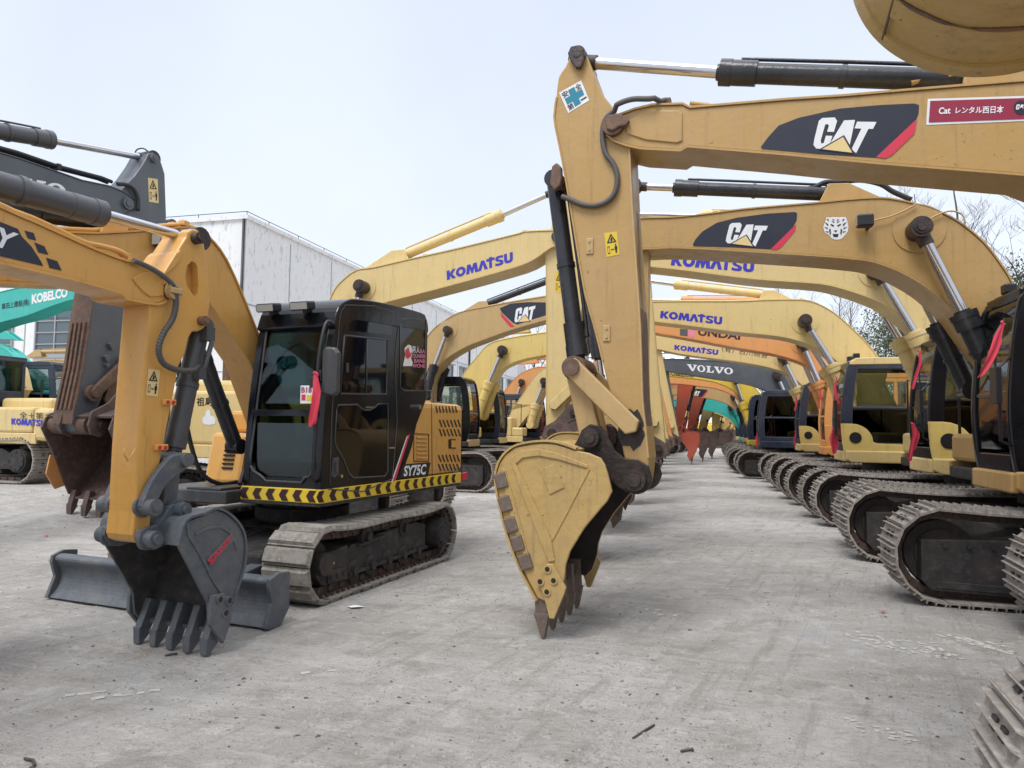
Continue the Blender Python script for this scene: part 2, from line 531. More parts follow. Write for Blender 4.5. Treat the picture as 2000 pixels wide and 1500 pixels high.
# ------------------------------------------------------------------ machine frame: x forward, y left, z up, origin on the ground under the swing centre
CACHE = {}
class Mach:
    def __init__(s, label, x, y, ang, z=0.0, side=1, group='excavators parked in the sales yard'):
        s.root = empty('excavator', (x, y, z), math.radians(ang))
        tag(s.root, label, 'excavator', group)
        s.M = Matrix.Translation((x, y, z)) @ Matrix.Rotation(math.radians(ang), 4, 'Z')
        s.inv = s.M.inverted()
        s.side = side
    def L(s, px, py, yl):
        o = s.inv @ CAMO
        d = s.inv.to_3x3() @ ray(px, py)
        t = (yl - o.y) / d.y
        p = o + d * t
        return (p.x, p.z)
    def LX(s, px, py, xl):
        o = s.inv @ CAMO
        d = s.inv.to_3x3() @ ray(px, py)
        t = (xl - o.x) / d.x
        p = o + d * t
        return (p.y, p.z)
    def Ls(s, pts, yl):
        return [s.L(p[0], p[1], yl) for p in pts]
    def part(s, name, mb, mat, parent=None, bevel=0, label=None):
        o = mb.build(name, mat, parent or s.root, bevel)
        if label:
            o['label'] = label
        return o
    def shared(s, key, name, fn, mat, parent=None, bevel=0):
        if key not in CACHE:
            CACHE[key] = fn().mesh(name, mat if isinstance(mat, (list, tuple)) else [mat])
        return link(name, CACHE[key], parent or s.root, bevel)
# ---- decals: flat stickers lying on a side plate (plane y = const)
def flat(m, parent, name, poly, y, mat, px=True, label=None):
    P = m.Ls(poly, y) if px else poly
    mb = MB()
    a = mb.add([(p[0], y, p[1]) for p in P])
    mb.face(list(range(a, a + len(P))))
    return m.part(name, mb, mat, parent, label=label)
def lettering(m, parent, shape, quad, y, mat, px=True, name='lettering', shear=0.0, off=0.0):
    V, Fc = textmesh(shape, off, shear) if isinstance(shape, str) else shape
    tl, tr, br, bl = [Vector(p) for p in (m.Ls(quad, y) if px else quad)]
    mb = MB()
    pts = []
    for u, v in V:
        p = (bl * (1 - u) + br * u) * (1 - v) + (tl * (1 - u) + tr * u) * v
        pts.append((p.x, y, p.y))
    mb.add(pts)
    for f in Fc:
        mb.face(f)
    return m.part(name, mb, mat, parent)
def letteringx(m, parent, shape, quad, x, mat, name='lettering', off=0.0):
    """on a plane x = const, quad given as (y, z)"""
    V, Fc = textmesh(shape, off)
    tl, tr, br, bl = [Vector(p) for p in quad]
    mb = MB()
    pts = []
    for u, v in V:
        p = (bl * (1 - u) + br * u) * (1 - v) + (tl * (1 - u) + tr * u) * v
        pts.append((x, p.x, p.y))
    mb.add(pts)
    for f in Fc:
        mb.face(f)
    return m.part(name, mb, mat, parent)
def cat_decal(m, parent, y, poly, red, quad, tri_mat):
    s = m.side * 0.003
    flat(m, parent, 'decal', poly, y + s, NVS)
    flat(m, parent, 'decal_stripe', red, y + s * 2, SRED)
    lettering(m, parent, CATL, quad, y + s * 2, WHITE)
    tl, tr, br, bl = [Vector(p) for p in m.Ls(quad, y + s * 3)]
    P = []
    for u, v in CATTRI:
        p = (bl * (1 - u) + br * u) * (1 - v) + (tl * (1 - u) + tr * u) * v
        P.append((p.x, p.y))
    c = (sum(p[0] for p in P) / 3, sum(p[1] for p in P) / 3)
    B = [(c[0] + (p[0] - c[0]) * 1.22, c[1] + (p[1] - c[1]) * 1.22) for p in P]
    flat(m, parent, 'decal_outline', B, y + s * 2.5, NVS, px=False)
    flat(m, parent, 'decal_triangle', P, y + s * 3.2, tri_mat, px=False)
def warning(m, parent, y, quad, mat=None):
    """yellow warning label: triangle above, clearance pictogram below"""
    s = m.side * 0.003
    flat(m, parent, 'warning_label', quad, y + s, mat or SYEL)
    tl, tr, br, bl = [Vector(p) for p in m.Ls(quad, y + s * 2)]
    def at(u, v):
        p = (bl * (1 - u) + br * u) * (1 - v) + (tl * (1 - u) + tr * u) * v
        return (p.x, y + s * 2, p.y)
    mb = MB()
    o, i = [(.12, .56), (.88, .56), (.5, .95)], [(.26, .6), (.74, .6), (.5, .86)]
    a = mb.add([at(*p) for p in o] + [at(*p) for p in i])
    for k in range(3):
        j = (k + 1) % 3
        mb.face([a + k, a + j, a + 3 + j, a + 3 + k])
    for poly in ([(.42, .62), (.55, .62), (.6, .72), (.5, .8), (.44, .72)], [(.72, .1), (.84, .1), (.84, .4), (.72, .4)], [(.68, .24), (.88, .24), (.88, .38), (.68, .38)], [(.73, .42), (.83, .42), (.83, .48), (.73, .48)],
                 [(.4, .25), (.62, .25), (.62, .29), (.4, .29)], [(.12, .12), (.15, .12), (.15, .42), (.12, .42)], [(.28, .12), (.31, .12), (.31, .42), (.28, .42)], [(.15, .12), (.28, .12), (.28, .15), (.15, .15)], [(.15, .39), (.28, .39), (.28, .42), (.15, .42)]):
        a = mb.add([at(*p) for p in poly])
        mb.face(list(range(a, a + len(poly))))
    m.part('pictogram', mb, SBLK, parent)
# ---- hydraulic cylinder
def hyd(m, name, A, J, B, r, rr, mat, gland=1.25, parent=None, eye=True, pipe=True):
    """barrel from A to J, chrome rod from J to B"""
    A, J, B = Vector(A), Vector(J), Vector(B)
    d = (J - A).normalized()
    mb = MB()
    mb.cyl(A, J, r, n=20)
    gl = min(0.26, (J - A).length * 0.2)
    if gland > 1:
        mb.cyl(J - d * gl, J - d * gl * 0.25, r * gland, n=20)
        mb.cyl(J - d * gl * 0.25, J + d * 0.025, r * gland * 1.06, n=20)
        mb.cyl(J, J + d * 0.05, (r + rr) / 2, n=16)
        mid = A.lerp(J, 0.5)
        mb.cyl(mid - d * 0.02, mid + d * 0.02, r * 1.12, n=18)
    if pipe:
        up = Vector((0, 0, 1)) - d * d.z
        up = up.normalized() if up.length > 0.05 else Vector((1, 0, 0))
        p0, p1 = A + d * 0.12 + up * (r + 0.03), J - d * gl * 0.5 + up * (r * gland + 0.015)
        mb.tube([A + d * 0.08 + up * r * 0.6, p0, A.lerp(J, .5) + up * (r + 0.035), p1 - d * 0.1, p1, J - d * gl * 0.5 + up * r * 0.5], 0.016, 6)
    if eye:
        mb.cyl(A + Vector((0, -r * 1.0, 0)), A + Vector((0, r * 1.0, 0)), r * 1.05, n=16)
    o = m.part(name, mb, mat, parent)
    rb = MB()
    rb.cyl(J - d * 0.02, B, rr, n=16)
    if (B - J).length > 0.3:
        q = J.lerp(B, 0.66)
    m.part('rod', rb, CHROME, o)
    if eye:
        eb = MB()
        eb.cyl(B + Vector((0, -r * 1.05, 0)), B + Vector((0, r * 1.05, 0)), r * 1.08, n=16)
        eb.cyl(B - d * r * 1.9, B, rr * 1.25, n=12)
        m.part('rod_eye', eb, PIN, o)
    return o
# ---- tracks
def track_path(L, R, zc):
    """closed loop, side view, from front bottom round; returns points and length"""
    P = []
    N = 40
    for i in range(N + 1):
        a = -PI / 2 + PI * i / N
        P.append((L + R * math.cos(a), zc + R * math.sin(a)))
    K = 24
    for i in range(1, K):
        t = i / K
        P.append((L - 2 * L * t, zc + R - 0.035 * math.sin(PI * t) - 0.012 * math.sin(3 * PI * t)))
    for i in range(N + 1):
        a = PI / 2 + PI * i / N
        P.append((-L + R * math.cos(a), zc + R * math.sin(a)))
    for i in range(1, K):
        P.append((-L + 2 * L * i / K, zc - R))
    return P
def walk(P, n):
    seg = []
    tot = 0
    for i in range(len(P)):
        a, b = Vector(P[i]), Vector(P[(i + 1) % len(P)])
        seg.append((tot, a, b))
        tot += (b - a).length
    out = []
    k = 0
    for i in range(n):
        s = tot * (i + 0.5) / n
        while k + 1 < len(seg) and seg[k + 1][0] <= s:
            k += 1
        t0, a, b = seg[k]
        d = (b - a).normalized()
        out.append((a + d * (s - t0), d))
    return out, tot
def track_mesh(L, R, w, n, style):
    mb = MB()
    P = track_path(L, R - 0.03, R)
    sh, tot = walk(P, n)
    pitch = tot / n
    rnd = random.Random(5)
    for p, d in sh:
        nrm = Vector((d.y, -d.x))          # outward
        def q(a, b, y):
            v = p + d * a + nrm * b
            return (v.x, y, v.y)
        def blk(a0, a1, b0, b1, y0, y1, mi=0, taper=0.0):
            pts = [q(a0, b0, y0), q(a1, b0, y0), q(a1, b0, y1), q(a0, b0, y1), q(a0 + taper, b1, y0 + taper), q(a1 - taper, b1, y0 + taper), q(a1 - taper, b1, y1 - taper), q(a0 + taper, b1, y1 - taper)]
            a = mb.add(pts)
            for f in ((0, 3, 2, 1), (4, 5, 6, 7), (0, 1, 5, 4), (1, 2, 6, 5), (2, 3, 7, 6), (3, 0, 4, 7)):
                mb.face([a + i for i in f], False, mi)
        h = pitch / 2
        if style == 'pad':
            blk(-h * .93, h * .93, -0.016, 0.0, -w / 2, w / 2)
            blk(-h * .8, h * .8, 0.0, 0.034, -w / 2 + 0.004, w / 2 - 0.004, 0, 0.012)
            for a in (-h * .45, h * .45):
                for y in (-w * .36, -w * .2, w * .2, w * .36):
                    blk(a - .014, a + .014, -0.045, -0.02, y - .014, y + .014, 1)
        else:
            blk(-h * .97, h * .97, -0.022, 0.0, -w / 2, w / 2)
            for a in (-h * .9, -h * .08, h * .74):
                blk(a, a + h * .2, 0.0, 0.032, -w / 2, w / 2, 0, 0.006)
            for y in (-w * .12, w * .12):
                blk(-h * .3, h * .3, 0.0, 0.012, y - .03, y + .03, 2)
        # chain links on the inside
        for y in (-0.085, 0.085):
            blk(-h * .98, h * .98, -0.10, -0.022, y - .028, y + .028, 1)
        c = p - nrm * 0.07
        mb.cyl((c.x + d.x * h, -0.13, c.y + d.y * h), (c.x + d.x * h, 0.13, c.y + d.y * h), 0.032, n=8, mi=1)
    return mb
def tracks(m, L=1.62, R=0.465, w=0.6, yc=1.15, n=49, style='grouser', lod=0, rot=0.0, frame_mat=None, pad_mat=None):
    fm = frame_mat or UND
    out = []
    for sgn in (1, -1):
        t = m.shared(('trk', L, R, w, n, style), 'track', lambda: track_mesh(L, R, w, n, style), [pad_mat or TRK, CHN, UND])
        t.location = (0, sgn * yc, 0)
        out.append(t)
        def frame():
            mb = MB()
            if style == 'pad':
                b = w * .27
                mb.prism([(-L + .28, R * .6), (L - .42, R * .5), (L - .42, R * 1.22), (L - .5, R * 1.3), (L - .85, R * 1.3), (L - .95, R * 1.42), (-L + .5, R * 1.5), (-L + .28, R * 1.35)], -b, b)
                mb.prism([(-L + .28, R * .56), (L - .42, R * .46), (L - .42, R * .56), (-L + .28, R * .66)], -b - .035, b + .035)
                mb.prism([(L - .44, R * .36), (L - .02, R * .42), (L + .08, R * .7), (L + .08, R * 1.18), (L - .4, R * 1.34)], -b - .012, b + .012)
                mb.prism([(L - .4, R * .4), (L - .08, R * .44), (L - .08, R * .78), (L - .36, R * .76)], -b - .03, b + .03)
                for x in (L - .32, L - .22, L - .13):
                    mb.cyl((x, -b - .045, R * .6), (x, b + .045, R * .6), .02, n=8)
                mb.box(-.1, -b * .5, R * 1.4, -.02, b * .8, R * 1.72)
                mb.prism([(L - 1.0, R * 1.3), (L - .55, R * 1.22), (L - .55, R * 1.28), (L - 1.0, R * 1.38)], b, b + .05)
            else:
                b = w * .34
                mb.prism([(-L + .2, R * .62), (L - .3, R * .62), (L - .25, R * 1.28), (L - .7, R * 1.5), (-L + .5, R * 1.5), (-L + .2, R * 1.2)], -b * .9, b * .9)
                mb.prism([(L - .8, R * .24), (L + .12, R * .3), (L + .2, R * .5), (L + .2, R * 1.3), (L - .72, R * 1.36)], -b * 1.15, b * 1.15)
                mb.prism([(L - .74, R * .3), (L + .08, R * .35), (L + .08, R * .5), (L - .74, R * .45)], -b * 1.2, b * 1.2)
                mb.prism([(-L + .55, R * .42), (L - 1.0, R * .42), (L - 1.0, R * .62), (-L + .55, R * .62)], -b * .6, b * .6)
                for k in range(4):
                    x = L - .6 + .2 * k
                    mb.cyl((x, -b * 1.2 - .012, R * 1.2), (x, b * 1.2 + .012, R * 1.2), .022, n=8)
            mb.box(-.5, -b, R * 1.5, .35, b * .9, R * 1.56)
            return mb
        f = m.shared(('tfr', L, R, w), 'track_frame', frame, [fm], t, 0.02)
        if fm is not UND:
            f.data = f.data
        def idler():
            mb = MB()
            mb.cyl((L, -.07, R), (L, .07, R), R - .155, n=28)
            mb.cyl((L, -.2, R), (L, .2, R), R * .3, n=18)
            mb.cyl((L, -.1, R), (L, .1, R), R - .24, n=28)
            return mb
        m.shared(('idl', L, R), 'idler', idler, [IDL], t)
        def sprocket():
            mb = MB()
            mb.cyl((-L, -.05, R), (-L, .05, R), R - .17, n=26)
            for i in range(20):
                a = 2 * PI * i / 20
                c = Vector((-L + (R - .15) * math.cos(a), 0, R + (R - .15) * math.sin(a)))
                mb.cyl((c.x, -.035, c.z), (c.x, .035, c.z), .035, n=6)
            mb.cyl((-L, -w * .3, R), (-L, w * .46, R), R * .5, n=24)
            mb.cyl((-L, w * .46, R), (-L, w * .5, R), R * .42, n=24)
            for i in range(8):
                a = 2 * PI * i / 8
                c = (-L + R * .36 * math.cos(a), R + R * .36 * math.sin(a))
                mb.cyl((c[0], w * .5, c[1]), (c[0], w * .5 + .015, c[1]), .018, n=6)
            return mb
        s_ = m.shared(('spr', L, R, w), 'sprocket', sprocket, [UND], t)
        if sgn < 0:
            s_.scale = (1, -1, 1)
        if lod >= 1:
            def roller():
                mb = MB()
                mb.cyl((0, -.12, 0), (0, .12, 0), .075, n=14)
                mb.cyl((0, -.15, 0), (0, -.1, 0), .1, n=14)
                mb.cyl((0, .1, 0), (0, .15, 0), .1, n=14)
                mb.cyl((0, -.19, 0), (0, .19, 0), .045, n=10)
                return mb
            k = 7 if L > 1.3 else 5
            for i in range(k):
                rl = m.shared(('rol',), 'roller', roller, [UND], t)
                rl.location = (-L + .5 + (2 * L - 1.0) * i / (k - 1), 0, .2)
            for x in (-L * .3, L * .35):
                rl = m.shared(('rol',), 'roller', roller, [UND], t)
                rl.location = (x, 0, 2 * R - .2)
    return out
# ---- bucket
def bucket(m, side, shell, lip, tip, w, yc, mat, nteeth=5, tooth=TOOTH, inside=BKTD, cutter=None, ears=None, pins=None, th=0.035, rim=True, wear=None, shroud=False, tw=0.075, pinmat=None):
    """side: x,z outline of the side plates; shell: open x,z polyline of the back sheet; teeth run from lip to tip"""
    b = MB()
    for y0, y1 in ((yc - w / 2, yc - w / 2 + th), (yc + w / 2 - th, yc + w / 2)):
        b.prism(side, y0, y1)
    b.ribbon(crom(shell, 3), -0.028, yc - w / 2 + th, yc + w / 2 - th)
    if rim:
        sm = crom(shell, 3)
        for y0, y1 in ((yc - w / 2 - .012, yc - w / 2 + .07), (yc + w / 2 - .07, yc + w / 2 + .012)):
            b.ribbon(sm, 0.016, y0, y1)
    o = m.part('bucket', b, [mat], bevel=0.008)
    ib = MB()      # thin lining sheet inside shell and side plates, near black by default
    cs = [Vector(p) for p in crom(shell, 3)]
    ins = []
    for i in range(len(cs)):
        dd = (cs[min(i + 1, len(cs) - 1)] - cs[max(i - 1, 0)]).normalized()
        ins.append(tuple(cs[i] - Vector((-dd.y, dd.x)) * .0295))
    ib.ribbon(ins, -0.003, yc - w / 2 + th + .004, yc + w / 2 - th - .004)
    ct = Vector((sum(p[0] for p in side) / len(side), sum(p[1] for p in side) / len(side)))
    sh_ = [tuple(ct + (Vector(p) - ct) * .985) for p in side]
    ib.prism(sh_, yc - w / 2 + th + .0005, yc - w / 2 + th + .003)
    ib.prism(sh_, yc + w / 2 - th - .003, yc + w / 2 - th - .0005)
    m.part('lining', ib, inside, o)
    if ears:
        e = MB()
        for y in ears['y']:
            e.prism(ears['poly'], yc + y - .022, yc + y + .022)
        m.part('ear', e, ears.get('mat', mat), o, 0.006)
    if pins:
        for (x, z, r, hw) in pins:
            p = MB()
            for sg in (-1, 1):
                p.cyl((x, yc + sg * hw * .62, z), (x, yc + sg * hw, z), r, n=20)
                p.cyl((x, yc + sg * hw * .6, z), (x, yc + sg * hw * .72, z), r * 1.35, n=20)
            p.cyl((x, yc - hw - .02, z), (x, yc + hw + .02, z), r * .6, n=16)
            m.part('pin', p, pinmat or PIN, o)
    if cutter:
        for sg in (-1, 1):
            cb = MB()
            y = yc + sg * (w / 2 + .016)
            cb.prism(cutter['poly'], y - .016, y + .016)
            k = m.part('side_cutter', cb, cutter.get('mat', mat), o, 0.005)
            bb = MB()
            for x, z in cutter.get('bolts', []):
                bb.cyl((x, y - .026, z), (x, y + .026, z), .032, n=14)
                bb.cyl((x, y - .027, z), (x, y + .027, z), .02, n=12, mi=1)
            if cutter.get('bolts'):
                m.part('bolt', bb, [cutter.get('boltmat', PIN), SBLK], o)
    lx, lz = lip
    d = Vector((tip[0] - lx, tip[1] - lz))
    ln = d.length
    d.normalize()
    nn = Vector((-d.y, d.x))
    for i in range(nteeth):
        y = yc - w / 2 + tw * .7 + (w - tw * 1.4) * i / (nteeth - 1)
        def P(s, t):
            return (lx + d.x * s + nn.x * t, lz + d.y * s + nn.y * t)
        t = MB()
        A = [P(-.16, .05), P(.38 * ln, .048), P(.38 * ln, -.048), P(-.16, -.05)]
        t.prism(A, y - tw * .42, y + tw * .42)
        B = [P(.3 * ln, .062), P(ln, .01), P(ln, -.014), P(.3 * ln, -.062)]
        n0 = t.add([(B[0][0], y - tw / 2, B[0][1]), (B[0][0], y + tw / 2, B[0][1]), (B[3][0], y + tw / 2, B[3][1]), (B[3][0], y - tw / 2, B[3][1]),
                    (B[1][0], y - tw * .4, B[1][1]), (B[1][0], y + tw * .4, B[1][1]), (B[2][0], y + tw * .4, B[2][1]), (B[2][0], y - tw * .4, B[2][1])])
        for f in ((0, 1, 2, 3), (7, 6, 5, 4), (0, 4, 5, 1), (1, 5, 6, 2), (2, 6, 7, 3), (3, 7, 4, 0)):
            t.face([n0 + q for q in f])
        m.part('tooth', t, tooth, o, 0.006)
    if wear:
        sm = crom(shell, 3)
        for y in wear['y']:
            wb = MB()
            wb.ribbon(sm[wear.get('a', 2):wear.get('b', -2)], .02, yc + y - .05, yc + y + .05)
            m.part('wear_strip', wb, wear['mat'], o)
    return o
# generic bucket, teeth down, x away from the machine, relative to its arm pin
GB_SIDE = [(.79, .26), (.47, .23), (.27, .16), (.2, .03), (.17, -.1), (.27, -.23), (.4, -.4), (.51, -.58), (.56, -.76), (.66, -.98), (.76, -.96), (.86, -.76), (.93, -.6), (1.04, -.29), (1.085, .05), (1.03, .18), (.93, .24)]
GB_SHELL = [(.3, .17), (.5, .24), (.79, .265), (.95, .24), (1.05, .16), (1.09, .03), (1.04, -.29), (.93, -.6), (.86, -.76), (.76, -.96), (.71, -1.0)]
def gbucket(m, K, w=1.1, mat=TANB, sc_=1.0, teeth=5, wear=None, dz=0):
    T = lambda L_: [(K[0] + a * sc_, K[1] + b * sc_) for a, b in L_]
    ears = {'poly': T([(-.16, -.06), (-.12, .1), (.05, .2), (.17, .33), (.25, .45), (.38, .48), (.48, .4), (.6, .25), (.3, .1), (.15, -.12), (0, -.17), (-.1, -.14)]), 'y': (-.23, .23)}
    return bucket(m, T(GB_SIDE), T(GB_SHELL), T([(.72, -.98)])[0], T([(.7, -1.28)])[0], w, 0, mat, teeth, ears=ears, pins=[(K[0], K[1], .07, .3), (T([(.34, .32)])[0][0], T([(.34, .32)])[0][1], .06, .29)],
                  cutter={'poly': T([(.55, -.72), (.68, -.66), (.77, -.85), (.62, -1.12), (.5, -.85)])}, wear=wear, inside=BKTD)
# ---- arm (stick) with bucket linkage
def garm(m, J, K, mat, w=.36, cylmat=None, hoses=True, link_mat=None, bcyl=True):
    J, K = Vector(J), Vector(K)
    e = (K - J)
    L = e.length
    e.normalize()
    n = Vector((-e.y, e.x))
    if n.x < 0:
        n = -n
    A = lambda s, t: tuple(J + e * s + n * t)
    out = crom([A(-.92, .16), A(-.86, .22), A(-.5, .36), A(-.1, .5), A(.3, .5), A(L * .5, .36), A(L * .85, .2), A(L - .05, .14)], 3)
    inn = crom([A(L + .1, .1), A(L + .13, -.02), A(L + .06, -.1), A(L - .3, -.12), A(L * .5, -.15), A(.25, -.2), A(.05, -.19), A(-.2, -.12), A(-.6, .0), A(-.86, .03), A(-.92, .09)], 3)
    b = MB()
    b.prism(out + inn, -w / 2, w / 2)
    arm = m.part('arm', b, mat, bevel=.012)
    fl = MB()
    fl.ribbon(crom([A(.2, -.2), A(L * .5, -.15), A(L - .3, -.12)], 3), .012, -w / 2 - .014, w / 2 + .014)
    m.part('flange', fl, mat, arm)
    pb = MB()
    for (s, t, r) in ((0, 0, .1), (L, 0, .09), (-.84, .12, .075), (L - .44, .02, .075)):
        p = A(s, t)
        pb.cyl((p[0], -w / 2 - .05, p[1]), (p[0], w / 2 + .05, p[1]), r, n=18)
        pb.cyl((p[0], -w / 2 - .07, p[1]), (p[0], w / 2 + .07, p[1]), r * .6, n=12)
    m.part('pin', pb, PIN, arm)
    P1 = Vector(K) + Vector((.46, .86))
    G = Vector(K) + Vector((.34, .32))
    B0 = A(L - .44, .02)
    lm = link_mat or mat
    def bar(name, a, c, yy, r, wd):
        mb = MB()
        a, c = Vector(a), Vector(c)
        d = (c - a).normalized()
        q = Vector((-d.y, d.x)) * r
        for y in yy:
            mb = MB()
            mb.prism([tuple(a - q - d * r * .4), tuple(a - d * r), tuple(a + q - d * r * .4), tuple(c + q + d * r * .4), tuple(c + d * r), tuple(c - q + d * r * .4)], y - wd, y + wd)
            m.part(name, mb, lm, bevel=.01)
    bar('link_rod', B0, P1, (-w / 2 - .07, w / 2 + .07), .075, .03)
    bar('link_bar', P1, G, (-.1, .1), .085, .055)
    lp = MB()
    lp.cyl((P1.x, -w / 2 - .14, P1.y), (P1.x, w / 2 + .14, P1.y), .065, n=16)
    m.part('link_pin', lp, PIN)
    if bcyl:
        a = A(.15, .62)
        j = Vector(a).lerp(P1, .78)
        hyd(m, 'bucket_cylinder', (a[0], 0, a[1]), (j.x, 0, j.y), (P1.x, 0, P1.y), .068, .04, cylmat or CYLB)
    return arm, A, L
# ---- boom from two x,z edge lines
def boom(m, top, bot, w, mat, yc=0.0, flange=True, name='boom', closed_tip=True):
    b = MB()
    poly = list(top) + list(reversed(bot))
    b.prism(poly, yc - w / 2, yc + w / 2)
    o = m.part(name, b, mat, bevel=.01)
    if flange:
        # direction-aware: flange outside the plate edges
        def out_t(line, up):
            a, c = Vector(line[0]), Vector(line[-1])
            nrm = Vector((-(c - a).y, (c - a).x))
            return .016 if (nrm.y > 0) == up else -.016
        f = MB()
        f.ribbon(top, out_t(top, True), yc - w / 2 - .014, yc + w / 2 + .014)
        m.part('top_flange', f, mat, o)
        f = MB()
        f.ribbon(bot, out_t(bot, False), yc - w / 2 - .014, yc + w / 2 + .014)
        m.part('bottom_flange', f, mat, o)
    return o
def pinboss(m, parent, x, z, w, r, mat=PIN, yc=0.0, name='pin', boss=None):
    p = MB()
    p.cyl((x, yc - w / 2 - .05, z), (x, yc + w / 2 + .05, z), r, n=20)
    p.cyl((x, yc - w / 2 - .065, z), (x, yc + w / 2 + .065, z), r * .55, n=14)
    o = m.part(name, p, mat, parent)
    if boss:
        q = MB()
        q.cyl((x, yc - w / 2 - .02, z), (x, yc + w / 2 + .02, z), r * 1.5, n=24)
        m.part('boss', q, boss, parent, .008)
    return o
def pipes(m, parent, line, ys, r, mat, lift=.05, name='pipe'):
    for y in ys:
        mb = MB()
        P = [(p[0], y, p[1] + lift) for p in line]
        mb.tube(P, r, 6)
        for k in range(2, len(P) - 1, max(3, len(P) // 4)):
            q = P[k]
            mb.box(q[0] - .03, q[1] - .04, q[2] - lift, q[0] + .03, q[1] + .04, q[2] + r * 1.2)
        m.part(name, mb, mat, parent)
def boomcyl(m, pin, mid, end, w, mat, r=.085, rr=.05, px=True, pinmat=PIN, cap=None):
    y = w / 2 + .14
    if px:
        pin, mid, end = m.Ls((pin, mid, end), m.side * y)
    for s in (1, -1):
        hyd(m, 'boom_cylinder', (end[0], s * y, end[1]), (mid[0], s * y, mid[1]), (pin[0], s * y, pin[1]), r, rr, mat)
    p = MB()
    p.cyl((pin[0], -y - r * 1.2, pin[1]), (pin[0], y + r * 1.2, pin[1]), r * .75, n=18)
    p.cyl((pin[0], -y - r * 1.35, pin[1]), (pin[0], y + r * 1.35, pin[1]), r * .5, n=12)
    m.part('pin', p, pinmat)
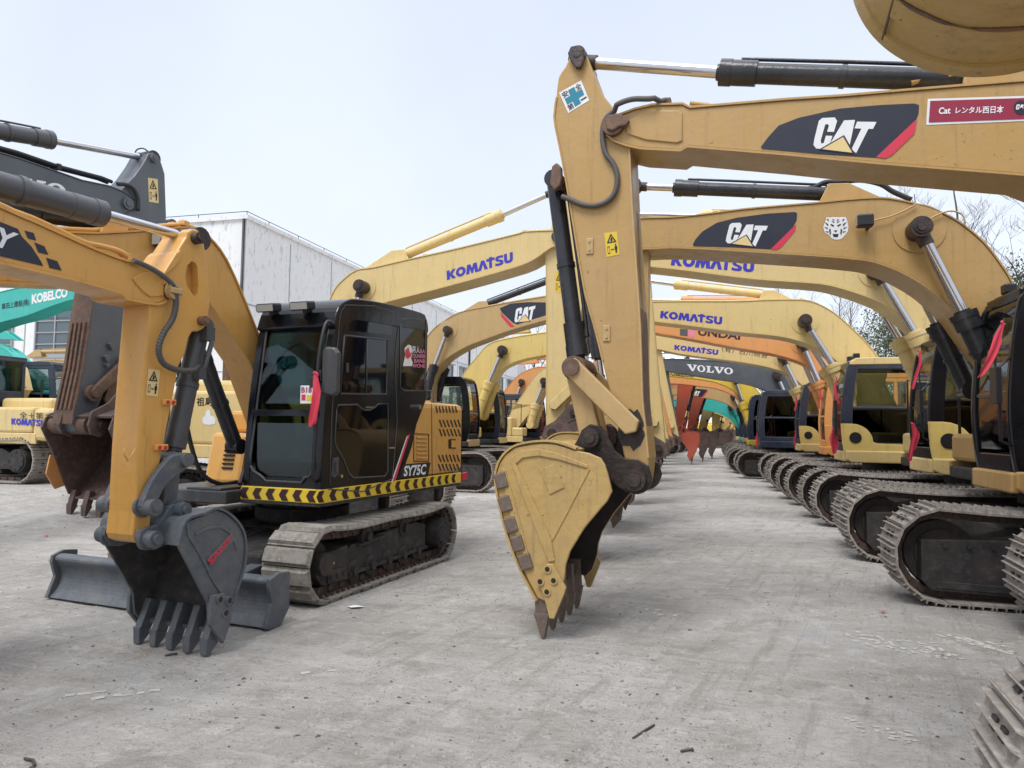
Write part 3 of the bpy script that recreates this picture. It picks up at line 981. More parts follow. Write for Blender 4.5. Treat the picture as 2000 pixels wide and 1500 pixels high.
# ---- cab made of pillars, rails, roof and real panes
def cab(m, xr, xf, ya, yb, za, zb, body=BLK, low=None, tint=GCLR, belt=.47, bp=.16, lod=0, roof=None, lean=.1, door_glass=True, lowfrac=.0):
    H = zb - za
    W = xf - xr
    zbelt = za + H * belt
    fr = [(xf - .03, za), (xf, za + H * .12), (xf + .02, za + H * .35), (xf - lean * .2, za + H * .65), (xf - lean * .8, za + H * .86), (xf - lean * 1.3, za + H * .94), (xf - lean * 2.6, zb)]
    t = .075
    pw = .2
    c = MB()
    frs = crom(fr, 3)
    inner = [(p[0] - pw, p[1]) for p in frs]
    for y0, y1 in ((ya, ya + t), (yb - t, yb)):
        c.prism(frs[:-1] + list(reversed(inner[:-1])), y0, y1)                                   # A pillar
        c.prism([(xr, za), (xr + .12, za), (xr + .12, zb - .1), (xr, zb - .1)], y0, y1)          # rear pillar
        xb = xr + W * bp
        c.prism([(xb, za), (xb + .08, za), (xb + .08, zb - .1), (xb, zb - .1)], y0 + .004, y1 - .004)
        c.prism([(xr + .1, zbelt - .03), (xf - pw + .01, zbelt - .03), (xf - pw + .01, zbelt + .03), (xr + .1, zbelt + .03)], y0 + .006, y1 - .006)
        c.prism([(xr, za), (xf - .05, za), (xf - .05, za + H * .1), (xr, za + H * .1)], y0 + .002, y1 - .002)
        c.prism([(xr + .02, zb - .2), (xf - lean * 2, zb - .2), (xf - lean * 2.2, zb - .06), (xr + .02, zb - .06)], y0 + .002, y1 - .002)
    # front cross rails
    c.box(xf - .1, ya + t, za, xf - .02, yb - t, za + H * .1)
    c.box(xf - .06, ya + t, zbelt - .11, xf - .005, yb - t, zbelt - .06)
    c.box(xf - lean * 1.6 - .06, ya + t, zb - .16, xf - lean * 1.3, yb - t, zb - .04)
    c.box(xr, ya + t, za, xr + .05, yb - t, za + H * .55)                                        # rear wall
    c.box(xr, ya + .01, za - .04, xf - .06, yb - .01, za + .03)                                  # floor
    o = m.part('cab', c, body, bevel=.018)
    r = MB()
    r.prism(crom([(xr - .02, zb - .1), (xr, zb - .03), (xr + .12, zb + .02), (xf - lean * 4, zb + .02), (xf - lean * 2.3, zb - .01), (xf - lean * 1.35, zb - .09)], 3) + [(xf - lean * 1.6, zb - .11)], ya - .01, yb + .01)
    m.part('roof', r, roof or body, o, .03)
    def pane(poly, y, mat, nm='window'):
        p = MB()
        p.prism(poly, y - .004, y + .004)
        m.part(nm, p, mat, o)
    xb = xr + W * bp
    for y in (yb - .035, ya + .035):
        up = [(xb + .06, zbelt + .02)] + [(p[0] + .02, p[1]) for p in inner if zbelt + .02 < p[1] < zb - .13] + [(xf - lean * 2.6, zb - .12), (xb + .06, zb - .12)]
        pane(up, y, tint)
        pane([(xr + .1, zbelt + .02), (xb + .02, zbelt + .02), (xb + .02, zb - .12), (xr + .1, zb - .12)], y, tint)
        lo = [(xb + .06, za + H * .08), (xf - pw, za + H * .08)] + [(p[0] + .02, p[1]) for p in inner if za + H * .1 < p[1] < zbelt - .02] + [(xb + .06, zbelt - .02)]
        pane(lo, y, GDARK)
        p = MB()
        p.prism([(xr + .1, za + H * .08), (xb + .02, za + H * .08), (xb + .02, zbelt - .01), (xr + .1, zbelt - .01)], y - .012, y + .012)
        m.part('panel', p, body, o)
    # front glass follows the pillar curve
    g = MB()
    g.ribbon([(p[0] - .03, p[1]) for p in frs if za + H * .08 <= p[1] <= zb - .05], .006, ya + t - .01, yb - t + .01)
    m.part('windscreen', g, tint, o)
    g = MB()
    g.box(xr + .02, ya + t, za + H * .55, xr + .03, yb - t, zb - .1)
    m.part('rear_window', g, tint, o)
    # seat and levers
    yc = (ya + yb) / 2
    s = MB()
    s.box(xr + .35, yc - .25, za + .35, xr + .85, yc + .25, za + .5)
    s.box(xr + .28, yc - .24, za + .48, xr + .42, yc + .24, za + 1.05)
    s.box(xr + .3, yc - .14, za + 1.08, xr + .4, yc + .14, za + 1.28)
    s.box(xr + .38, yc - .2, za + .03, xr + .8, yc + .2, za + .35)
    for q in (-.33, .33):
        s.box(xr + .5, yc + q - .06, za + .3, xr + .95, yc + q + .06, za + .58)
        s.tube([(xr + .92, yc + q, za + .55), (xr + .95, yc + q, za + .8)], .02, 6)
    for q in (-.07, .07):
        s.tube([(xr + 1.15, yc + q, za + .05), (xr + 1.05, yc + q, za + .75)], .014, 6)
    m.part('seat', s, SEAT, o, .02)
    if low:
        y = yb
        q = MB()
        a = (xr, za - .02)
        poly = [(xf - .02, za - .02), (xf + .012, za + H * .12), (xf + .03, za + H * .3), (xf - .16, za + H * .3)] + [(xf - .16 - .36 * math.sin(k * PI / 12), za + H * .3 - H * .19 * (1 - math.cos(k * PI / 12))) for k in range(1, 7)] + [(xf - .6, za + H * .09), (xb + .5, za + H * .085), (xb + .25, za + H * .12), (xb + .08, za + H * .22), (xr, za + H * .24), a]
        q.prism(poly, y - .01, y + .014)
        m.part('lower_panel', q, low, o, .008)
        q = MB()
        q.cyl((xf - .22, y + .01, za + H * .15), (xf - .22, y + .024, za + H * .15), .105, n=24)
        m.part('speaker_port', q, SBLK, o)
    if lod >= 1:
        q = MB()
        q.tube([(xf - .02, yb - .02, za + .25), (xf + .1, yb + .03, za + .3), (xf + .1, yb + .03, za + H * .55), (xf - .0, yb - .02, za + H * .6)], .016, 6)
        m.part('handrail', q, SBLK, o)
        q = MB()
        q.tube([(xf + .02, yb - .04, zb - .35), (xf + .12, yb + .0, zb - .5), (xf + .12, yb + .02, za + H * .42)], .012, 6)
        q.box(xf + .1, yb - .06, za + H * .36, xf + .15, yb + .1, za + H * .55)
        m.part('mirror', q, SBLK, o, .01)
        q = MB()
        for yy in (ya + .2, yb - .2):
            q.box(xf - lean * 3 - .05, yy - .07, zb + .02, xf - lean * 3 + .06, yy + .07, zb + .12)
        m.part('work_light', q, SBLK, o, .015)
    return o
# ---- generic upper body (20 t class)
def body(m, paint_, base=None, cabmat=BLK, lowcab=None, tint=GCLR, lod=0, cabroof=None, hz=0.0, cabx=(-.55, 1.3), cabz=None, dark=None, tail=-2.75):
    d = dark or UND
    t = MB()
    t.cyl((0, 0, .78), (0, 0, 1.07), .62, n=32)
    t.cyl((0, 0, .86), (0, 0, .98), .72, n=36)
    m.part('turntable', t, d)
    c = MB()
    c.box(-.8, -.9, .42, .8, .9, .78)
    for s in (1, -1):
        c.box(.35, s * .5 - .18, .38, 1.0, s * .5 + .5 * s, .7)
        c.box(-1.0, s * .5 - .18, .38, -.35, s * .5 + .5 * s, .7)
    m.part('car_body', c, d, bevel=.03)
    k = MB()
    k.prismz([(1.3, 1.32), (1.3, .3), (1.05, .25), (1.05, -1.2), (.95, -1.32), (-2.1, -1.38), (-2.1, 1.38), (1.2, 1.38)], 1.06, 1.2)
    m.part('deck', k, d, bevel=.02)
    sk = MB()
    sk.prism([(-2.05, 1.04), (1.18, 1.04), (1.28, 1.1), (1.28, 1.26), (-2.05, 1.26)], 1.36, 1.42)
    sk.prism([(-2.05, 1.04), (.95, 1.04), (1.0, 1.1), (1.0, 1.26), (-2.05, 1.26)], -1.42, -1.36)
    sk.box(1.24, .4, 1.06, 1.32, 1.38, 1.25)
    m.part('skirt', sk, base or paint_, bevel=.02)
    cw = MB()
    pl = [(-1.95, 1.42), (-2.3, 1.38), (-2.6, 1.1), (tail, .6), (tail, -.6), (-2.6, -1.1), (-2.3, -1.38), (-1.95, -1.42)]
    cw.prismz(pl, 1.1, 2.1 - hz)
    m.part('counterweight', cw, paint_, bevel=.08)
    h = MB()
    h.box(-1.94, -1.0, 1.26, -.62, 1.0, 2.32 - hz)
    m.part('engine_hood', h, paint_, bevel=.07)
    l = MB()
    l.box(-1.94, 1.003, 1.26, -.62, 1.405, 2.12 - hz)
    m.part('side_door', l, paint_, bevel=.05)
    l = MB()
    l.box(-1.94, -1.405, 1.26, -.4, -1.003, 2.12 - hz)
    l.box(-.4, -1.4, 1.26, .55, -.55, 2.0)
    l.box(.55, -1.38, 1.26, .98, -.6, 1.6)
    m.part('side_door', l, paint_, bevel=.05)
    fb = MB()
    for y in (-.33, .33):
        fb.prism([(-.35, 1.2), (.55, 1.2), (.5, 1.6), (.3, 1.9), (0, 1.92), (-.2, 1.7)], y - .04, y + .04)
    m.part('boom_bracket', fb, paint_, bevel=.01)
    ex = MB()
    ex.cyl((-1.5, -.55, 2.3), (-1.5, -.55, 2.75), .07, n=12)
    m.part('exhaust_pipe', ex, RUST)
    hr = MB()
    hr.tube([(.9, -1.3, 1.6), (.9, -1.3, 2.5), (.2, -1.3, 2.55), (-.3, -1.3, 2.0)], .018, 6)
    m.part('handrail', hr, SBLK)
    z1 = cabz or 2.95
    cab(m, cabx[0], cabx[1], .4, 1.38, 1.24, z1, cabmat, lowcab, tint, lod=lod, roof=cabroof)
def ribbon_flag(x, y, z, length, wdt, dirx, label, seed, lean=0.0, strips=1):
    """strips of red cloth knotted at (x,y,z) and hanging down in loose folds"""
    r = random.Random(seed)
    mb = MB()
    d = Vector((dirx[0], dirx[1], 0)).normalized()
    nn = Vector((-d.y, d.x, 0))
    n = 18
    for k in range(strips):
        ph = r.random() * 6
        ln = length * (1.0 if k == 0 else r.uniform(.6, .9))
        cols = 5
        rows = []
        off = (k - .5) * wdt * .45 if strips > 1 else 0
        for i in range(n + 1):
            t = i / n
            w = wdt * (.28 + .5 * min(1, t * 3.0) ** .7 + .07 * math.sin(5 * t + ph)) * (1 - .35 * max(0, t - .9) / .1)
            sway = .03 * math.sin(3.2 * t + ph) * min(1, t * 3)
            row = []
            for c in range(cols):
                u = c / (cols - 1) - .5
                fold = .018 * math.sin(2 * PI * 1.2 * u + ph + 2.5 * t) * min(1, t * 3)
                zz = -ln * t + (u * wdt * .22 if i == n else 0)
                row.append(d * (u * w + lean * t * length + off * min(1, t * 2) + sway) + nn * (fold + k * .02) + Vector((0, 0, zz)))
            rows.append(mb.add(row))
        for i in range(n):
            for c in range(cols - 1):
                mb.face([rows[i] + c, rows[i] + c + 1, rows[i + 1] + c + 1, rows[i + 1] + c], True)
    mb.tube([Vector((0, 0, .02)) - d * wdt * .2, Vector((0, 0, .005)) + nn * .03, Vector((0, 0, -.005)) + d * wdt * .2], wdt * .13, 6)
    o = mb.build('ribbon', RIBB, recalc=False)
    o.location = (x, y, z)
    tag(o, label, 'ribbon', 'red ribbons tied to the cabs')
    return o
def foot_r(z=1.75):
    return [(.35, 0, 2.55), (.05, 0, 1.95)], [(.85, 0, 2.1), (.35, 0, 1.55)]
ft, fb_ = foot_r()
GT = [(4.95, 0, 4.0), (4.75, 0, 4.17), (4.2, 0, 4.25), (3.2, 0, 4.32), (2.4, 0, 4.3), (1.8, 0, 4.1), (1.3, 0, 3.7), (.75, 0, 3.0)] + ft
GBm = [(4.95, 0, 3.85), (4.7, 0, 3.82), (4.2, 0, 3.8), (3.2, 0, 3.68), (2.5, 0, 3.55), (1.9, 0, 3.3), (1.5, 0, 2.95), (1.15, 0, 2.55)] + fb_
GC = ((1.75, 3.65), (1.45, 2.7), (1.0, 1.3))
# ------------------------------------------------------------------ ground height: flat yard, a low rise to the far left
def sst(a, b, x):
    t = max(0, min(1, (x - a) / (b - a)))
    return t * t * (3 - 2 * t)
def ghei(x, y):
    c, s = math.cos(math.radians(14.9)), math.sin(math.radians(14.9))
    u, v = x * c - y * s, x * s + y * c
    return .34 * sst(-8.5, -12.0, u) * sst(7.5, 10.5, v) * (1 - sst(60, 90, v))
GREASY = rusty('greasy_plate', (.014, .011, .010), (.05, .03, .022), .55, .45, 1.6, (.16, .12, .085), .3)
# ================================================================== near tan excavator: arm and bucket in the middle of the picture
def near_tan():
    x, y = uv(3.65, 5.85, 20)
    m = Mach('tan excavator whose arm and big yellow bucket stand in mid yard', x, y, 160, 0, 1)
    for o in tracks(m, lod=1):
        o.location.x = -.27
    body(m, TAN, cabmat=BLK, lowcab=None, lod=1)
    w = .40
    yf = w / 2
    top = m.Ls([(1186, 238), (1198, 231), (1213, 225), (1240, 215), (1273, 207), (1333, 205), (1347, 212), (1540, 196), (1650, 189), (1790, 177), (2000, 160)], yf) + [(1.6, 3.95), (1.25, 3.78), (.95, 3.45), (.55, 2.7), (.2, 2.05), (.0, 1.85)]
    bot = m.Ls([(1186, 262), (1200, 274), (1225, 283), (1253, 289), (1330, 293), (1343, 285), (1540, 301), (1717, 318), (2000, 340)], yf) + [(1.75, 3.2), (1.45, 2.85), (1.1, 2.3), (.75, 1.85), (.4, 1.55), (.15, 1.5)]
    b = boom(m, top, bot, w, TAN)
    J = m.L(1199, 248, yf)
    pinboss(m, b, J[0], J[1], w, .085, RUST)
    kp = MB()      # pin retaining plate
    P = m.Ls([(1186, 243), (1190, 232), (1210, 228), (1228, 234), (1233, 243), (1226, 251), (1212, 254), (1200, 262), (1188, 258)], yf)
    kp.prism(P, yf + .03, yf + .075)
    m.part('keeper_plate', kp, RUST, b, .01)
    rp = MB()      # raised doubler plate round the boom tip
    rp.prism(m.Ls([(1222, 240), (1250, 224), (1280, 217), (1325, 217), (1333, 222), (1333, 276), (1322, 280), (1262, 274), (1225, 262)], yf), yf, yf + .014)
    m.part('doubler_plate', rp, TAN, b, .006)
    cat_decal(m, b, yf, [(1486, 287), (1500, 268), (1521, 245), (1560, 230), (1640, 212), (1720, 205), (1785, 202), (1795, 205), (1794, 222), (1787, 240), (1742, 282), (1712, 308), (1600, 301), (1490, 291)],
              [(1711, 307), (1730, 309), (1742, 303), (1786, 261), (1791, 232)], [(1592, 228), (1714, 232), (1692, 300), (1588, 296)], CREAM)
    s = .003
    flat(m, b, 'decal', [(1812, 193), (2010, 187), (2010, 236), (1809, 244)], yf + s, WHITE)
    flat(m, b, 'decal', [(1817, 197), (2010, 191), (2010, 232), (1814, 239)], yf + 2 * s, MAROON)
    lettering(m, b, 'Cat', [(1834, 210), (1857, 209), (1856, 222), (1833, 223)], yf + 3 * s, WHITE, off=.03)
    lettering(m, b, 'レンタル西日本', [(1867, 209), (1961, 206), (1960, 221), (1866, 222)], yf + 3 * s, WHITE, off=.02)
    flat(m, b, 'decal', [(1994 + 14 * math.cos(i * PI / 8), 210 + 14 * math.sin(i * PI / 8)) for i in range(16)], yf + 3 * s, NVS)
    lettering(m, b, CATL, [(1984, 204), (2006, 203), (2006, 214), (1984, 215)], yf + 4 * s, WHITE)
    # pipes and brackets on top of the boom
    pipes(m, b, m.Ls([(1302, 199), (1345, 191), (1380, 194), (1410, 205), (1540, 196)], yf)[1:], (.1,), .017, TAN, .0)
    pipes(m, b, m.Ls([(1780, 168), (1800, 160), (1860, 153), (2010, 146)], .05) + [(1.6, 4.02), (1.2, 3.85), (.9, 3.5), (.5, 2.8)], (.05, -.08), .022, TAN, .02)
    bk = MB()
    for a in ((1267, 1285), (1313, 1331)):
        x0, z0 = m.L(a[0], 207, yf)
        x1, z1 = m.L(a[1], 199, yf)
        bk.box(min(x0, x1), yf - .05, z0, max(x0, x1), yf - .035, z1)
    x0, z0 = m.L(1290, 204, yf)
    x1, z1 = m.L(1309, 187, yf)
    bk.box(min(x0, x1), yf - .09, z0, max(x0, x1), yf - .02, z1)
    m.part('bracket', bk, RUST, b, .005)
    # arm
    wa = .34
    ya = wa / 2
    left = crom([(1112, 112), (1104, 130), (1091, 150), (1086, 190), (1081, 230), (1088, 270), (1094, 305), (1100, 330), (1120, 447), (1140, 567), (1160, 640), (1176, 705), (1188, 755), (1204, 810), (1212, 860), (1222, 905), (1226, 930)], 2)
    right = crom([(1262, 945), (1268, 894), (1262, 832), (1256, 774), (1252, 640), (1243, 503), (1236, 400), (1231, 290), (1221, 252), (1206, 222), (1190, 200), (1173, 177), (1158, 140), (1146, 108)], 2)
    ab = MB()
    ab.prism(m.Ls(left + [(1236, 950), (1250, 954)] + right + [(1138, 97), (1126, 95), (1117, 101)], ya), -ya, ya)
    arm = m.part('arm', ab, TAN, bevel=.012)
    fl = MB()
    fl.ribbon(m.Ls(crom([(1268, 894), (1262, 832), (1256, 774), (1252, 640), (1243, 503), (1236, 400), (1231, 290)], 2), ya), -.014, -ya - .012, ya + .012)
    m.part('flange', fl, TAN2, arm)
    sp = MB()      # scuffed rub strip on the inner face of the arm
    sp.ribbon(m.Ls(crom([(1267, 900), (1262, 832), (1256, 774), (1253, 640), (1250, 600)], 2), ya), -.03, -ya + .03, ya - .03)
    m.part('wear_plate', sp, RUST, arm)
    fl = MB()
    fl.ribbon(m.Ls(crom([(1086, 190), (1081, 230), (1088, 270), (1100, 330), (1120, 447), (1140, 567), (1160, 640), (1176, 705)], 2), ya), -.014, -ya - .012, ya + .012)
    m.part('flange', fl, TAN, arm)
    tp = m.L(1130, 110, ya)
    pinboss(m, arm, tp[0], tp[1], wa, .07, PIN)
    q = MB()
    q.prism(m.Ls([(1112, 110), (1118, 97), (1132, 94), (1142, 103), (1143, 122), (1138, 138), (1128, 139), (1118, 126)], ya), ya + .02, ya + .06)
    m.part('keeper_plate', q, PIN, arm, .01)
    kk = m.L(1241, 937, .18)
    LP = m.L(1232, 830, .2)
    pinboss(m, arm, LP[0], LP[1], wa + .04, .075, PIN)
    gs = MB()      # grease round the link pin
    r_ = random.Random(3)
    gp = [(LP[0] + .01 + (.085 + .045 * r_.random()) * math.cos(i * PI / 12), LP[1] - .03 + (.13 + .06 * r_.random()) * math.sin(i * PI / 12)) for i in range(24)]
    gs.prism([p for p in gp], ya, ya + .002)
    m.part('grease_stain', gs, PIN, arm)
    hb = m.L(1087, 350, ya)
    pinboss(m, arm, hb[0], hb[1], wa * .5, .06, RUST, name='pin')
    q = MB()
    q.prism(m.Ls([(1077, 363), (1079, 345), (1081, 328), (1090, 321), (1098, 328), (1099, 352), (1096, 366), (1086, 375)], ya), ya - .02, ya + .05)
    m.part('keeper_plate', q, RUST, arm, .01)
    # safety-first sticker
    Q = [(1092, 181), (1135, 157), (1151, 196), (1110, 221)]
    flat(m, arm, 'sticker', Q, ya + s, WHITE)
    tl, tr, br, bl = [Vector(p) for p in Q]
    def at(u, v):
        p = (bl * (1 - u) + br * u) * (1 - v) + (tl * (1 - u) + tr * u) * v
        return (p.x, p.y)
    flat(m, arm, 'cross', [at(*p) for p in ((.36, .1), (.64, .1), (.64, .36), (.9, .36), (.9, .64), (.64, .64), (.64, .9), (.36, .9), (.36, .64), (.1, .64), (.1, .36), (.36, .36))], ya + 2 * s, STEAL)
    for ch, (u, v) in {'全': (.66, .68), '安': (.06, .68), '第': (.06, .06), '一': (.68, .12)}.items():
        h = .27
        if ch == '一':
            lettering(m, arm, ch, [at(u, v + .12), at(u + h, v + .12), at(u + h, v + .06), at(u, v + .06)], ya + 2 * s, SBLK)
        else:
            lettering(m, arm, ch, [at(u, v + h), at(u + h, v + h), at(u + h, v), at(u, v)], ya + 2 * s, SBLK, off=.01)
    warning(m, arm, ya, [(1180, 455), (1205, 452), (1210, 497), (1185, 502)])
    for (px, py) in ((1152, 480), (1185, 650)):
        q = MB()
        a = m.L(px, py, ya)
        q.box(a[0] - .03, ya, a[1] - .07, a[0] + .03, ya + .012, a[1] + .06)
        q.cyl((a[0], ya + .01, a[1] + .035), (a[0], ya + .02, a[1] + .035), .012, n=8)
        q.cyl((a[0], ya + .01, a[1] - .035), (a[0], ya + .02, a[1] - .035), .012, n=8)
        m.part('lug', q, TAN2, arm, .004)
    # hose looping from the boom to the bucket cylinder
    hp = [(1300, 190), (1270, 195), (1235, 196), (1205, 207), (1180, 228), (1174, 262), (1180, 295), (1195, 315), (1203, 340), (1199, 370), (1184, 389), (1160, 398), (1135, 396), (1110, 386), (1094, 380)]
    q = MB()
    q.tube([(a[0], .27 if 3 <= i <= 12 else .2, a[1]) for i, a in enumerate(crom([m.L(p[0], p[1], .25) for p in hp], 4))][0:], .022, 8)
    m.part('hydraulic_hose', q, SLEEVE, arm)
    # arm cylinder on top of the boom, bucket cylinder along the arm
    A, Jn, B = m.L(1912, 152, .05), m.L(1412, 136, .05), m.L(1130, 116, .05)
    hyd(m, 'arm_cylinder', (A[0], 0, A[1]), (Jn[0], 0, Jn[1]), (B[0], 0, B[1]), .079, .05, CYLB)
    q = MB()
    for yy in (-.13, .13):
        q.prism([(A[0] - .1, A[1] + .08), (A[0] + .1, A[1] + .05), (A[0] + .12, A[1] - .06), (A[0] + .1, A[1] - .22), (A[0] - .75, A[1] - .3), (A[0] - .6, A[1] - .12)], yy - .025, yy + .025)
    m.part('cylinder_bracket', q, TAN, b, .01)
    P1 = m.L(1130, 722, .2)
    A, Jn = m.L(1090, 352, .0), m.L(1128, 690, .0)
    P0 = m.L(1132, 722, 0)
    hyd(m, 'bucket_cylinder', (A[0] + .03, 0, A[1]), (Jn[0], 0, Jn[1]), (P0[0], 0, P0[1]), .072, .05, CYLB)
    G = m.L(1156, 856, .1)
    def bar(name, a, c, yy, r, wd, mat):
        mb = MB()
        a, c = Vector(a), Vector(c)
        d = (c - a).normalized()
        q = Vector((-d.y, d.x)) * r
        for y_ in yy:
            mb = MB()
            mb.prism([tuple(a - q - d * r * .4), tuple(a - d * r), tuple(a + q - d * r * .4), tuple(c + q + d * r * .4), tuple(c + d * r), tuple(c - q + d * r * .4)], y_ - wd, y_ + wd)
            m.part(name, mb, mat, bevel=.012)
    bar('link_rod', P0, LP, (-.24, .24), .075, .035, TAN2)
    bar('link_bar', P0, G, (-.11, .11), .085, .05, TAN2)
    q = MB()
    q.cyl((P0[0], -.3, P0[1]), (P0[0], .3, P0[1]), .072, n=18)
    q.cyl((P0[0], -.2, P0[1]), (P0[0], .2, P0[1]), .1, n=20)
    m.part('link_pin', q, RUST)
    # bucket: side plate traced on its own near face
    W = 1.12
    yn = W / 2
    side = m.Ls([(1043, 868), (1060, 866), (1085, 868), (1122, 880), (1150, 885), (1173, 895), (1181, 908), (1187, 927), (1195, 960), (1185, 980), (1173, 993), (1140, 1033), (1113, 1077), (1104, 1105), (1102, 1130), (1090, 1165), (1075, 1180), (1050, 1168), (1030, 1130), (1010, 1090), (995, 1050), (982, 1007), (972, 957), (970, 923), (976, 905), (986, 889), (1006, 874)], yn)
    shell = m.Ls([(1125, 878), (1090, 866), (1060, 863), (1030, 866), (1005, 873), (985, 889), (973, 910), (969, 935), (973, 965), (983, 1012), (996, 1055), (1012, 1098), (1032, 1140), (1050, 1172)], yn)
    lip = m.L(1054, 1178, yn)
    tip = m.L(1057, 1252, yn)
    tip = (tip[0], max(tip[1], 0.0))
    K = m.L(1241, 937, .3)
    ears = {'poly': m.Ls([(1120, 872), (1128, 858), (1136, 840), (1152, 828), (1172, 832), (1186, 850), (1200, 880), (1218, 895), (1245, 898), (1266, 910), (1273, 935), (1266, 955), (1245, 966), (1222, 960), (1205, 950), (1190, 935), (1180, 905), (1150, 885)], .28), 'y': (-.26, .26), 'mat': GREASY}
    Gp = m.L(1154, 855, .3)
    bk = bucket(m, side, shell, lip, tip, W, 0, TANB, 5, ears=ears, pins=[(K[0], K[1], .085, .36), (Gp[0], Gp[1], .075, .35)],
                cutter={'poly': m.Ls([(1071, 1100), (1082, 1101), (1107, 1147), (1104, 1158), (1084, 1207), (1075, 1206), (1066, 1170), (1053, 1130)], yn), 'bolts': m.Ls([(1072, 1110), (1058, 1134), (1084, 1132), (1071, 1154)], yn), 'boltmat': TANB}, tw=.085)
    # reinforcement on the side plate
    q = MB()
    q.prism(m.Ls([(998, 893), (1020, 880), (1050, 876), (1085, 884), (1120, 897), (1148, 908), (1150, 915), (1130, 909), (1090, 897), (1052, 890), (1022, 894), (1008, 906), (1000, 900)], yn), yn, yn + .014)
    q.prism(m.Ls([(998, 900), (1007, 903), (1030, 950), (1055, 1005), (1078, 1055), (1084, 1095), (1072, 1097), (1050, 1040), (1022, 970)], yn), yn, yn + .014)
    q.prism(m.Ls([(982, 915), (988, 918), (1000, 960), (1020, 1030), (1033, 1085), (1025, 1088), (1005, 1035), (988, 970)], yn), yn, yn + .012)
    q.prism(m.Ls([(1147, 913), (1153, 916), (1110, 1000), (1080, 1056), (1075, 1052), (1105, 998)], yn), yn, yn + .008)
    m.part('stiffener', q, TANB, bk, .006)
    q = MB()
    q.prism(m.Ls([(1055, 918), (1083, 905), (1103, 952), (1074, 966)], yn), yn, yn + .01)
    m.part('patch_plate', q, TANB, bk, .006)
    # heel shrouds along the rear edge
    edge = [(971, 940), (979, 985), (990, 1026), (1003, 1062), (1018, 1098)]
    for i, (px, py) in enumerate(edge):
        a = Vector(m.L(px, py - 15, yn))
        c = Vector(m.L(px + 9, py + 15, yn))
        d = (c - a).normalized()
        n = Vector((-d.y, d.x))
        if n.x < 0:
            n = -n
        for sg in (-1, 1):
            q = MB()
            q.prism([tuple(a + n * .03), tuple(c + n * .03), tuple(c - n * .07), tuple(a - n * .07)], sg * yn - .055, sg * yn + .028)
            m.part('heel_shroud', q, TOOTH, bk, .012)
    return m
near_tan()
